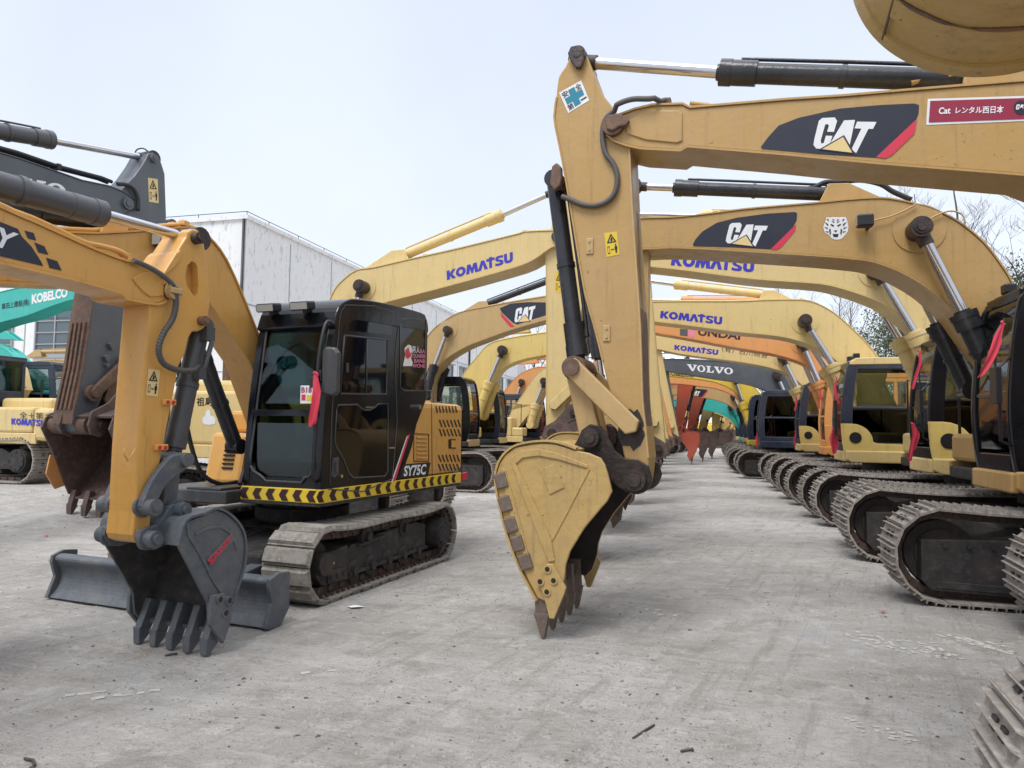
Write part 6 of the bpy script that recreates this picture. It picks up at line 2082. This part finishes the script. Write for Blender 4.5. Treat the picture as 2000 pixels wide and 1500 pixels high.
l4 = row_machine('pale yellow excavator in the left row with a steep boom', -7.7, 28.3, 1, KOM, .6,
    [(1110, 716), (1085, 714), (1064, 719), (1044, 736), (1020, 772), (1000, 800)] + ftl,
    [(1110, 735), (1085, 748), (1066, 760), (1050, 782), (1032, 808), (1015, 830)] + fbl,
    J=(1100, 724), K=None, cyl=((1063, 745), (1046, 790), (1036, 830)), cabmat=NAVY, acyl=[(2.2, 0, 5.0)], r=.14, rr=.07)
far('orange excavator deep in the left row in front of the white hall', 31.6, ORA, -9.6, facing=1)
far('red-orange excavator, the nearer of the two red ones seen past the slate grey boom', 34.9, RED, -5.75, facing=1, armx=4.55, lift=.2, bmat=RED)
far('red-orange excavator, the farther of the two red ones seen past the slate grey boom', 38.4, RED, -5.2, facing=1, armx=4.5, lift=-.2)
for i, (mt, lb, ua) in enumerate(((TAN2, 'worn tan excavator first after the red ones down the lane', .05), (KOM2, 'lemon yellow excavator second after the red ones down the lane', .5), (KOM, 'pale yellow excavator third after the red ones down the lane', 1.0), (TAN, 'tan excavator fourth after the red ones down the lane', 1.4), (KOM2, 'lemon yellow excavator last of the left row at the far end', 1.9))):
    far(lb, 42.0 + i * 3.7, mt, ua - 4.55, facing=1, lift=(-.5, -.3, -.6, -.4, -.6)[i], armx=(4.3, 4.7, 4.4, 4.6, 4.5)[i])
# ---- left background
b1 = far('pale yellow excavator with a navy cab at the left edge, facing away to the left', 12.7, KOM, -14.75, facing=-1, z=.34, cabmat=NAVY, tint=GTEAL, lift=-1.4, zs=-.24, hz=.35, cabz=2.85)
lettering(b1, b1.root, '全＋第', [(38, 804), (84, 806), (84, 819), (38, 817)], 1.413, SBLK)
lettering(b1, b1.root, KOML, [(22, 815), (88, 819), (88, 833), (22, 829)], 1.413, SBLU)
b2 = row_machine('teal excavator at the left edge, its boom reaching over the navy cab', -19.4, 16.2, 1, TEAL, .6,
    [(172, 577), (160, 571), (145, 566), (87, 552), (40, 562), (0, 571), (-60, 588), (-130, 620)] + ftl,
    [(172, 584), (160, 588), (142, 584), (100, 597), (50, 616), (0, 629), (-50, 650), (-100, 690)] + fbl,
    J=(165, 579), K=(5.1, 0, 1.6), cyl=((1.6, 0, 3.6), (1.4, 0, 2.7), (1.0, 0, 1.3)), cabmat=NAVY, acyl=[(2.2, 0, 5.0)], z=.34)
lettering(b2, b2.boom, 'KOBELCO', [(62, 575), (132, 561), (132, 580), (62, 594)], b2.yf - .005, WHITE, off=.05)
lettering(b2, b2.boom, '喜田上建設(株)', [(3, 593), (57, 583), (57, 598), (3, 606)], b2.yf - .005, SBLK, off=.012)
b3 = far('teal excavator behind the navy cab at the left edge', 20.5, TEAL, -22.5, lift=-.3, facing=-1, z=.34, cabmat=GREY, tint=GTEAL)
b4 = far('tan excavator in the left background in front of the hall window', 25.5, TAN2, -30.9, lift=-.4, facing=1, z=.34)
# ================================================================== ribbons on the cabs of the right row
def hang(m, x, y, z, ln, wd, lab, seed, lean=0.0, strips=1):
    p = m.M @ Vector((x, y, z))
    ribbon_flag(p.x, p.y, p.z, ln, wd, (1, .1), lab, seed, lean, strips)
hang(m2, 1.36, 1.44, 2.62, .5, .09, 'long pink-red ribbon slanting off the top of the cab at the right edge', 2, -.55)
hang(m3, 1.42, 1.42, 2.72, .52, .075, 'red ribbon tied high on the cab right of the thick yellow cylinders', 3, -.15)
hang(m3, 1.5, 1.36, 1.72, .5, .11, 'broad red ribbon hanging to the yellow skirt left of the round cab port', 4, 0, 2)
hang(m4, 1.42, 1.42, 2.62, .5, .075, 'red ribbon on the front pillar of the cab with the clear side window', 5)
hang(m4, 1.45, 1.2, 1.65, .46, .11, 'red ribbon low in front of the cab with the clear side window', 6, 0, 2)
hang(m5, 1.4, 1.35, 2.6, .45, .07, 'bright red ribbon in front of the orange cab', 7)
hang(m6, 1.4, 1.42, 2.6, .42, .09, 'pink-red ribbon on the upper pillar of the cab behind the orange one', 8)
hang(m6, 1.42, 1.42, 1.6, .4, .08, 'pink-red ribbon low beside the navy cab', 9)
hang(m7, 1.4, 1.3, 1.5, .4, .1, 'pink ribbon low on the dark navy cab', 10)
hang(l1, -.2, -1.5, 2.5, .75, .07, 'thin red ribbon hanging over the lettered pale yellow side panel', 11)
# ================================================================== hall with peeling white walls
def wallmat():
    m, nt, b = newmat('peeling_white_wall')
    co = nd(nt, 'ShaderNodeTexCoord').outputs['Object']
    f1, _ = noi(nt, co, .35, 5, .6, .35, .7)
    c = mixc(nt, mul(nt, f1, .35), (.76, .76, .755), (.68, .68, .675))
    sp = nd(nt, 'ShaderNodeSeparateXYZ')
    nt.links.new(co, sp.inputs[0])
    f2, _ = noi(nt, co, 1.6, 7, .75, .55, .60, (2.2, 2.2, .9))
    mr_ = nd(nt, 'ShaderNodeMapRange')
    mr_.inputs['From Min'].default_value = 3.0
    mr_.inputs['From Max'].default_value = 11.5
    nt.links.new(sp.outputs['Z'], mr_.inputs['Value'])
    c = mixc(nt, mul(nt, f2, mul(nt, mr_.outputs[0], .75)), c, (.46, .46, .45))
    f3, _ = noi(nt, co, 2.5, 4, .6, .56, .8, (2.5, 2.5, .08))
    c = mixc(nt, mul(nt, f3, .08), c, (.4, .38, .35))
    nt.links.new(c, b.inputs['Base Color'])
    b.inputs['Roughness'].default_value = .85
    return m
WALLM = wallmat()
PANE = plain('window_pane', (.10, .13, .15), .12)
WFR = plain('window_frame', (.33, .34, .35), .6)
def hall():
    psi = 14.9
    c0 = gpt(482, 428, 12.4)
    a = math.radians(-psi)
    root = empty('hall', (c0.x, c0.y, 0), a)      # local x = along the front wall (to the right), y = away along the side wall
    tag(root, 'long white hall with peeling plaster behind the left row', 'building')
    H = 12.4
    q = MB()
    q.box(-46, .3, -.2, -.3, 62, H)
    q.prismz([(-46, 0), (0, 0), (0, 62), (-46, 62)], -.1, H + .02)
    w = q
    q = MB()
    q.box(-46, 0, -.1, 0, 62, H)
    wall = q.build('wall', WALLM, root)
    q = MB()
    for x in (-7.2, -14.4, -21.6, -28.8, -36):
        q.box(x - .03, -.025, 0, x + .03, 0, H - .3)
    for y in (4.2, 9.0, 12.3, 17, 22.5, 28, 34, 40, 46, 52, 58):
        q.box(0, y - .03, 0, .025, y + .03, H - .3)
    q.box(-46, -.03, 7.4, 0, 0, 7.46)
    q.box(0, 0, 7.9, .03, 62, 7.96)
    q.box(-46, -.02, 4.3, 0, 0, 4.34)
    q.build('panel_joint', WFR, wall)
    q = MB()
    q.box(-46.1, -.12, H, .12, .25, H + .22)
    q.box(-.25, .25, H, .12, 62.1, H + .22)
    q.build('parapet', WALLM, root)
    q = MB()
    P = [(-46, 0, H + .42), (0, 0, H + .42), (0, 62, H + .42)]
    q.tube(P, .02, 5)
    for x in range(-45, 1, 3):
        q.tube([(x, 0, H + .2), (x, 0, H + .42)], .02, 4)
    for y in range(2, 62, 3):
        q.tube([(0, y, H + .2), (0, y, H + .42)], .02, 4)
    q.build('roof_rail', SBLK, root)
    def win(axis, a0, a1, z0, z1, nx, nz_):
        f = MB()
        p = MB()
        t = .09
        def bx(mb, u0, z0_, u1, z1_, d0, d1):
            if axis == 'x':
                mb.box(u0, -d1, z0_, u1, -d0, z1_)
            else:
                mb.box(d0, u0, z0_, d1, u1, z1_)
        bx(f, a0, z0, a0 + t, z1, .0, .12); bx(f, a1 - t, z0, a1, z1, .0, .12)
        bx(f, a0 + t, z0, a1 - t, z0 + t, .0, .12); bx(f, a0 + t, z1 - t, a1 - t, z1, .0, .12)
        bx(f, a0 - .15, z0 - .14, a1 + .15, z0 - .002, 0, .22)
        bx(f, a0 - .15, z1 + .002, a1 + .15, z1 + .1, 0, .3)
        for i in range(1, nx):
            x = a0 + (a1 - a0) * i / nx
            bx(f, x - .04, z0 + t, x + .04, z1 - t, .0, .09)
        for i in range(1, nz_):
            z = z0 + (z1 - z0) * i / nz_
            bx(f, a0 + t, z - .03, a1 - t, z + .03, .0, .085)
        bx(p, a0 + .05, z0 + .05, a1 - .05, z1 - .05, .0, .03)
        o = f.build('window', WFR, root)
        p.build('pane', PANE, o)
    for x0 in (-13.6, -20.8, -28, -35.2):
        win('x', x0, x0 + 5.6, 5.3, 8.6, 4, 5)
    for y0 in (4.6, 13.0, 23.2, 28.6, 34.6, 46.5, 52.5):
        win('y', y0, y0 + 4.0, 5.7, 7.5, 3, 1)
    for y0 in (23.2, 28.6, 34.6, 40.5, 46.5, 52.5):
        win('y', y0, y0 + 3.6, 2.6, 4.4, 3, 1)
    q = MB()
    q.tube([(.14, 10.6, 0), (.14, 10.6, 9.4), (.05, 10.6, 9.9)], .13, 8)
    q.build('downpipe', SBLK, root)
    q = MB()
    q.tube([(-.1, -.1, 0), (-.1, -.1, H)], .07, 6)
    q.tube([(-16.6, -.1, 0), (-16.6, -.1, 7.2)], .07, 6)
    q.tube([(.1, 37.5, 0), (.1, 37.5, 11)], .1, 6)
    q.build('downpipe', SBLK, root)
    for y0 in (41, 44, 47):
        q = MB()
        q.box(0.02, y0, 5.0, .6, y0 + .9, 5.75)
        q.cyl((.6, y0 + .45, 5.37), (.62, y0 + .45, 5.37), .3, n=16)
        q.build('air_conditioner', WHITE, root, bevel=.03)
hall()
# ================================================================== trees
def leafmat(name, c1, c2):
    m, nt, b = newmat(name)
    co = nd(nt, 'ShaderNodeTexCoord').outputs['Object']
    f, _ = noi(nt, co, 1.2, 3, .6, .35, .65)
    nt.links.new(mixc(nt, f, c1, c2), b.inputs['Base Color'])
    b.inputs['Roughness'].default_value = .7
    b.inputs['Specular IOR Level'].default_value = .2
    return m
LEAF1 = leafmat('leaf_dark_green', (.06, .08, .045), (.11, .13, .075))
LEAF2 = leafmat('leaf_grey_green', (.1, .12, .08), (.16, .18, .115))
BARK = rusty('bark', (.07, .06, .05), (.12, .1, .085), .6, .9, .5)
def limb(mb, p, d, L, r, depth, rnd, tips, up=.12):
    n = 5
    P = [Vector(p)]
    R = [r]
    d = Vector(d).normalized()
    for i in range(n):
        d = (d + Vector((rnd.uniform(-.2, .2), rnd.uniform(-.2, .2), rnd.uniform(-.08, .2) + up * .3))).normalized()
        P.append(P[-1] + d * (L / n))
        R.append(max(.006, r * (1 - .6 * (i + 1) / n)))
    mb.tube(P, R, 5 if r > .04 else 3, caps=False)
    tips.append((P[-1], depth))
    if depth > 0:
        k = 3 if depth > 1 else 4
        for i in range(k):
            t = rnd.uniform(.35, 1.0)
            j = min(n, int(t * n))
            a = rnd.uniform(0, 2 * PI)
            side = Vector((math.cos(a), math.sin(a), rnd.uniform(-.1, .6)))
            limb(mb, P[j], d * .55 + side * .8, L * rnd.uniform(.5, .72), R[j] * .62, depth - 1, rnd, tips, up)
def tree(x, y, h, label, seed, leafy=0, mat=None, spread=.5, base=0.0, depth=4, r0=None, group='trees behind the yard', first=.35):
    rnd = random.Random(seed)
    root = empty('tree', (x, y, base))
    tag(root, label, 'tree', group)
    r0 = r0 or h * .016
    t = MB()
    P = [Vector((0, 0, -.3))]
    R = [r0 * 1.25]
    d = Vector((rnd.uniform(-.05, .05), rnd.uniform(-.05, .05), 1))
    for i in range(8):
        d = (d + Vector((rnd.uniform(-.06, .06), rnd.uniform(-.06, .06), .1))).normalized()
        P.append(P[-1] + d * h * .11)
        R.append(r0 * (1 - .085 * (i + 1)))
    t.tube(P, R, 8)
    t.build('trunk', BARK, root)
    c = MB()
    tips = []
    for i in range(9):
        k = 2 + int(i * 6 / 9)
        if k / 8 < first:
            continue
        a = i * 2.4 + rnd.uniform(-.4, .4)
        limb(c, P[k], (math.cos(a) * spread * 2, math.sin(a) * spread * 2, .9), h * rnd.uniform(.2, .32), R[k] * .55, depth - 2, rnd, tips)
    limb(c, P[-1], (0, 0, 1), h * .2, R[-1] * .8, depth - 2, rnd, tips)
    if leafy:
        c2 = MB()
        for p, dp in tips:
            if dp > 1:
                continue
            for k in range(leafy):
                q = p + Vector((rnd.gauss(0, .05), rnd.gauss(0, .05), rnd.gauss(0, .045))) * h
                s = h * rnd.uniform(.006, .011)
                n = Vector((rnd.uniform(-1, 1), rnd.uniform(-1, 1), rnd.uniform(.1, 1))).normalized()
                u = n.orthogonal().normalized() * s
                w = n.cross(u).normalized() * s * rnd.uniform(.5, .9)
                a = c2.add([q - u, q + w, q + u, q - w])
                c2.face([a, a + 1, a + 2, a + 3])
        c2.build('crown', mat, root, recalc=False)
        c.build('branches', BARK, root, recalc=False)
    else:
        c.build('crown', BARK, root, recalc=False)
    return root
def at(px, Y):
    d = ray(px, 835)
    return d.x / d.y * Y, Y
# bare and leafy trees on the slope behind the right row
specs = [(1905, 38, 15, 0, 'bare tree with a straight dark trunk rising behind the tan arched boom at the right'), (1798, 42, 15, 0, 'slim bare tree behind the hose above the tiger sticker'), (1992, 34, 12, 0, 'bare tree with drooping twigs at the right edge'),
         (1560, 70, 15, 0, 'bare tree showing left of the gap between the yellow booms'), (1640, 66, 13.5, 0, 'bare tree standing in front of the green slope between the booms'), (1690, 62, 12.5, 0, 'bare tree with many twigs beside the chrome rods'), (1500, 78, 12, 0, 'far bare tree over the pale yellow booms')]
for i, (px, Y, h, lf, lb) in enumerate(specs):
    x, y = at(px, Y)
    tree(x, y, h, lb, 40 + i, 0, depth=5, spread=.45)
specs = [(1968, 40, 9.6, LEAF1, 'dark evergreen tree with ragged top behind the tan boom at the right'), (1998, 46, 9.6, LEAF2, 'grey-green tree at the right edge above the black cab'), (1725, 64, 11.0, LEAF2, 'grey-green tree on the slope right of the gap between booms'),
         (1660, 72, 10.0, LEAF2, 'rounded grey-green tree in the gap over the cab roof'), (1775, 60, 11, LEAF1, 'dark evergreen tree behind the thick yellow cylinders'), (1590, 84, 9, LEAF1, 'low dark evergreen behind the bare trees'), (1455, 100, 12, LEAF1, 'far evergreen just above the slate grey boom'), (1438, 92, 7, LEAF2, 'low grey-green tree closing the far end of the lane')]
for i, (px, Y, h, mt, lb) in enumerate(specs):
    x, y = at(px, Y)
    tree(x, y, h, lb, 70 + i, 42, mt, spread=.6, depth=4, first=.2)
for i, (px, Y, h, lb) in enumerate(((1040, 95, 15, 'bare tree past the far end of the hall'), (1072, 100, 14, 'thin bare tree beside the yellow arm past the hall'))):
    x, y = at(px, Y)
    tree(x, y, h, lb, 90 + i, 0, depth=5)
# ================================================================== ground
def groundmat():
    m, nt, b = newmat('dusty_ground')
    co = nd(nt, 'ShaderNodeTexCoord').outputs['Object']
    f1, r1 = noi(nt, co, .28, 6, .6, .38, .64)
    c = mixc(nt, f1, (.455, .43, .405), (.60, .575, .548))
    fs, _ = noi(nt, co, .8, 6, .62, .48, .66, (.45, 1.5, 1))
    c = mixc(nt, mul(nt, fs, .5), c, (.37, .342, .312))
    f2, r2 = noi(nt, co, 2.1, 7, .7, .50, .64, (1, 1.8, 1))
    c = mixc(nt, mul(nt, f2, .65), c, (.33, .303, .272))
    f3, r3 = noi(nt, co, 4.5, 7, .75, .52, .66)
    c = mixc(nt, mul(nt, f3, .65), c, (.68, .66, .63))
    f4, r4 = noi(nt, co, 16, 7, .78, .55, .68, (.8, 1.5, 1))
    c = mixc(nt, mul(nt, f4, .6), c, (.19, .175, .16))
    f5, r5 = noi(nt, co, 55, 4, .75, .58, .7)
    c = mixc(nt, mul(nt, f5, .55), c, (.14, .13, .12))
    rt = nd(nt, 'ShaderNodeMapping')
    rt.inputs['Rotation'].default_value = (0, 0, math.radians(28))
    nt.links.new(co, rt.inputs['Vector'])
    fa, ra = noi(nt, rt.outputs[0], 2.2, 6, .7, .53, .64, (4.5, .35, 1))
    c = mixc(nt, mul(nt, fa, .45), c, (.29, .27, .245))
    rt2 = nd(nt, 'ShaderNodeMapping')
    rt2.inputs['Rotation'].default_value = (0, 0, math.radians(-72))
    nt.links.new(co, rt2.inputs['Vector'])
    fb_, rb = noi(nt, rt2.outputs[0], 2.6, 6, .7, .54, .66, (4.5, .3, 1))
    c = mixc(nt, mul(nt, fb_, .4), c, (.68, .66, .63))
    f8, _ = noi(nt, co, .42, 4, .6, .62, .74)
    c = mixc(nt, mul(nt, f8, .55), c, (.25, .23, .21))
    f6, _ = noi(nt, co, .55, 3, .5, .58, .72)
    c = mixc(nt, mul(nt, f6, .4), c, (.45, .47, .495))
    f7, _ = noi(nt, co, 1.7, 5, .65, .66, .72)
    c = mixc(nt, mul(nt, f7, .55), c, (.36, .285, .21))
    nt.links.new(c, b.inputs['Base Color'])
    b.inputs['Roughness'].default_value = .93
    b.inputs['Specular IOR Level'].default_value = .25
    def addn(a, ka, bb, kb):
        x = nd(nt, 'ShaderNodeMath', operation='MULTIPLY'); nt.links.new(a, x.inputs[0]); x.inputs[1].default_value = ka
        y = nd(nt, 'ShaderNodeMath', operation='MULTIPLY_ADD'); nt.links.new(bb, y.inputs[0]); y.inputs[1].default_value = kb; nt.links.new(x.outputs[0], y.inputs[2])
        return y.outputs[0]
    h = addn(r3, 1.0, r4, .6)
    h = addn(h, 1.0, r5, .25)
    h = addn(h, 1.0, ra, .7)
    h = addn(h, 1.0, rb, .5)
    bp = nd(nt, 'ShaderNodeBump')
    bp.inputs['Strength'].default_value = 1.0
    bp.inputs['Distance'].default_value = .06
    nt.links.new(h, bp.inputs['Height'])
    nt.links.new(bp.outputs[0], b.inputs['Normal'])
    return m
GROUNDM = groundmat()
DUST = rusty('pale_dust', (.46, .44, .415), (.38, .36, .335), .8, .95, 5.0, (.52, .5, .47), .4)
def ground():
    def axis(lo, hi, f0, f1, fine, coarse):
        out = []
        x = lo
        while x < hi:
            out.append(x)
            if f0 <= x < f1:
                x += fine
            else:
                dd = (f0 - x) if x < f0 else (x - f1)
                st = max(fine, min(coarse, dd * .25))
                x = min(x + st, f0) if x < f0 else x + st
        out.append(hi)
        return out
    X = axis(-600, 600, -5.5, 5.5, .07, 80)
    Y = axis(-60, 900, 2.2, 11, .07, 80)
    mb = MB()
    for y in Y:
        for x in X:
            z = ghei(x, y)
            if -40 < x < 40 and -10 < y < 60:
                n = noise.fractal(Vector((x * .9, y * .9, 3)), .8, 2.2, 4)
                z += .010 * n - .006
                n2 = noise.noise(Vector((x * 3.1, y * 3.1, 9)))
                z += .006 * n2 + .012 * max(0, noise.noise(Vector((x * 5.3, y * 8.1, 2)))) ** 1.3 + .004 * noise.noise(Vector((x * 9.7, y * 9.7, 4)))
            mb.v.append((x, y, z))
    nx = len(X)
    for j in range(len(Y) - 1):
        for i in range(nx - 1):
            mb.face([j * nx + i, j * nx + i + 1, (j + 1) * nx + i + 1, (j + 1) * nx + i], True)
    o = mb.build('ground', GROUNDM, recalc=False)
    tag(o, kind='structure')
ground()
def gz(x, y):
    return ghei(x, y) + .010 * noise.fractal(Vector((x * .9, y * .9, 3)), .8, 2.2, 4) - .006 + .006 * noise.noise(Vector((x * 3.1, y * 3.1, 9))) + .012 * max(0, noise.noise(Vector((x * 5.3, y * 8.1, 2)))) ** 1.3 + .004 * noise.noise(Vector((x * 9.7, y * 9.7, 4)))
STONE = rusty('stone', (.2, .19, .18), (.3, .285, .27), .7, .95, 6.0, (.36, .345, .33), .4)
STONED = rusty('stone_dark', (.07, .065, .06), (.13, .12, .115), .7, .95, 6.0)
CLOD = rusty('clod', (.33, .31, .285), (.25, .235, .215), .8, .95, 3.0, (.40, .38, .355), .4)
def scatter():
    rnd = random.Random(21)
    mb = MB()
    def stone(x, y, s, mi):
        z = gz(x, y)
        n = len(mb.v)
        sx, sy, sz = s * rnd.uniform(.7, 1.5), s * rnd.uniform(.6, 1.1), s * rnd.uniform(.3, .6)
        a = rnd.uniform(0, PI)
        ca, sa = math.cos(a), math.sin(a)
        pts = []
        for k in range(5):
            t = 2 * PI * k / 5 + rnd.uniform(-.3, .3)
            px, py = math.cos(t) * sx, math.sin(t) * sy
            pts.append((x + px * ca - py * sa, y + px * sa + py * ca, z - .003 + rnd.uniform(0, .15) * sz))
        px, py = rnd.uniform(-.3, .3) * sx, rnd.uniform(-.3, .3) * sy
        pts.append((x + px * ca - py * sa, y + px * sa + py * ca, z + sz))
        mb.add(pts)
        for k in range(5):
            mb.face([n + k, n + (k + 1) % 5, n + 5], False, mi)
    for i in range(20000):
        py = 905 + 640 * rnd.random() ** .8
        px = rnd.uniform(-60, 2060)
        p = gpt(px, py)
        if p.y > 26:
            continue
        cl = noise.noise(Vector((p.x * .8, p.y * .8, 5)))
        if cl < rnd.uniform(-.6, .5):
            continue
        s = rnd.choice((.003, .004, .004, .005, .006, .009, .014)) * rnd.uniform(.7, 1.2) * (1 + p.y * .05)
        k_ = rnd.random()
        stone(p.x, p.y, s * (1.3 if k_ > .3 else 1), 2 if k_ > .3 else (0 if k_ > .08 else 1))
    o = mb.build('gravel', [STONE, STONED, CLOD], recalc=False)
    tag(o, kind='stuff')
    # pressed tread prints: thin raised crusts of dry dust
    mb = MB()
    def slab(c, d, L_, W_, h):
        d = d.normalized()
        n = Vector((-d.y, d.x, 0))
        pts = []
        for (a_, b_) in ((-1, -1), (1, -1), (1, 1), (-1, 1)):
            p = c + d * (L_ / 2 * a_ * rnd.uniform(.8, 1.1)) + n * (W_ / 2 * b_ * rnd.uniform(.75, 1.1))
            pts.append((p.x, p.y, gz(p.x, p.y) + h))
        a = mb.add(pts)
        ct = mb.add([(p[0] + (c.x - p[0]) * .15, p[1] + (c.y - p[1]) * .15, p[2] + h * .8) for p in pts])
        mb.face([ct, ct + 1, ct + 2, ct + 3])
        for k in range(4):
            j = (k + 1) % 4
            mb.face([a + k, a + j, ct + j, ct + k])
    rows = []
    for (x0, y0, x1, y1, n, dx, dy, L_, W_) in ((1650, 1240, 1830, 1262, 13, .2, 1, .2, .055), (1705, 1258, 1860, 1280, 11, -.25, 1, .2, .055), (1870, 1250, 2010, 1275, 9, -.4, 1, .4, .05), (1250, 1186, 1312, 1204, 5, .6, 1, .22, .05),
                                               (1660, 1410, 1780, 1440, 8, .1, 1, .14, .05), (95, 1330, 230, 1360, 4, .9, .35, .36, .05), (560, 1318, 620, 1312, 2, .9, .4, .3, .04)):
        for i in range(n):
            t = (i + rnd.uniform(-.2, .2)) / max(1, n - 1)
            c = gpt(x0 + (x1 - x0) * t, y0 + (y1 - y0) * t + rnd.uniform(-4, 4))
            if rnd.random() < .85:
                dv = Vector((dx, dy, 0)).normalized()
                for k in range(6):
                    cc = c + dv * L_ * (k / 5 - .5) + Vector((rnd.uniform(-.012, .012), rnd.uniform(-.012, .012), 0))
                    if rnd.random() < .5:
                        slab(cc, dv, L_ * .2 * rnd.uniform(.5, 1.2), W_ * rnd.uniform(.45, 1.0), .003)
    o = mb.build('tread_prints', DUST, recalc=False)
    tag(o, kind='stuff')
    # scraps of litter
    for i, (px, py, s, mt, lb) in enumerate(((694, 1187, .07, WHITE, 'crumpled white paper scrap beside the dusty track pads'), (1726, 1196, .035, SRED, 'small red scrap on the ground before the right row'), (89, 1048, .04, SRED, 'small red scrap at the far left of the yard'))):
        c = gpt(px, py)
        q = MB()
        n = 6
        r_ = random.Random(i)
        pts = [(math.cos(2 * PI * k / n) * s * r_.uniform(.6, 1.3), math.sin(2 * PI * k / n) * s * r_.uniform(.4, .9), r_.uniform(.004, .02)) for k in range(n)]
        a = q.add(pts + [(0, 0, .025)])
        for k in range(n):
            q.face([a + k, a + (k + 1) % n, a + n])
        o = q.build('litter_scrap', mt, recalc=False)
        o.location = (c.x, c.y, gz(c.x, c.y))
        tag(o, lb, 'litter', 'scraps of litter on the ground')
    for i, (x0, y0, x1, y1, r, lb) in enumerate(((1236, 1440, 1278, 1414, .006, 'thin straight twig on the ground below the yellow bucket'), (48, 1484, 68, 1499, .007, 'short twig at the bottom left corner'), (322, 1281, 346, 1277, .008, 'dark stick lying under the grey bucket teeth'), (1330, 1467, 1355, 1465, .007, 'bent dark twig at the bottom right of centre'))):
        a, c = gpt(x0, y0), gpt(x1, y1)
        q = MB()
        mid = (a + c) / 2 + Vector((.01, .01, 0))
        q.tube([(a.x, a.y, gz(a.x, a.y) + r), (mid.x, mid.y, gz(mid.x, mid.y) + r * 1.5), (c.x, c.y, gz(c.x, c.y) + r)], r, 5)
        o = q.build('twig', BARK)
        tag(o, lb, 'twig', 'twigs on the ground')
scatter()
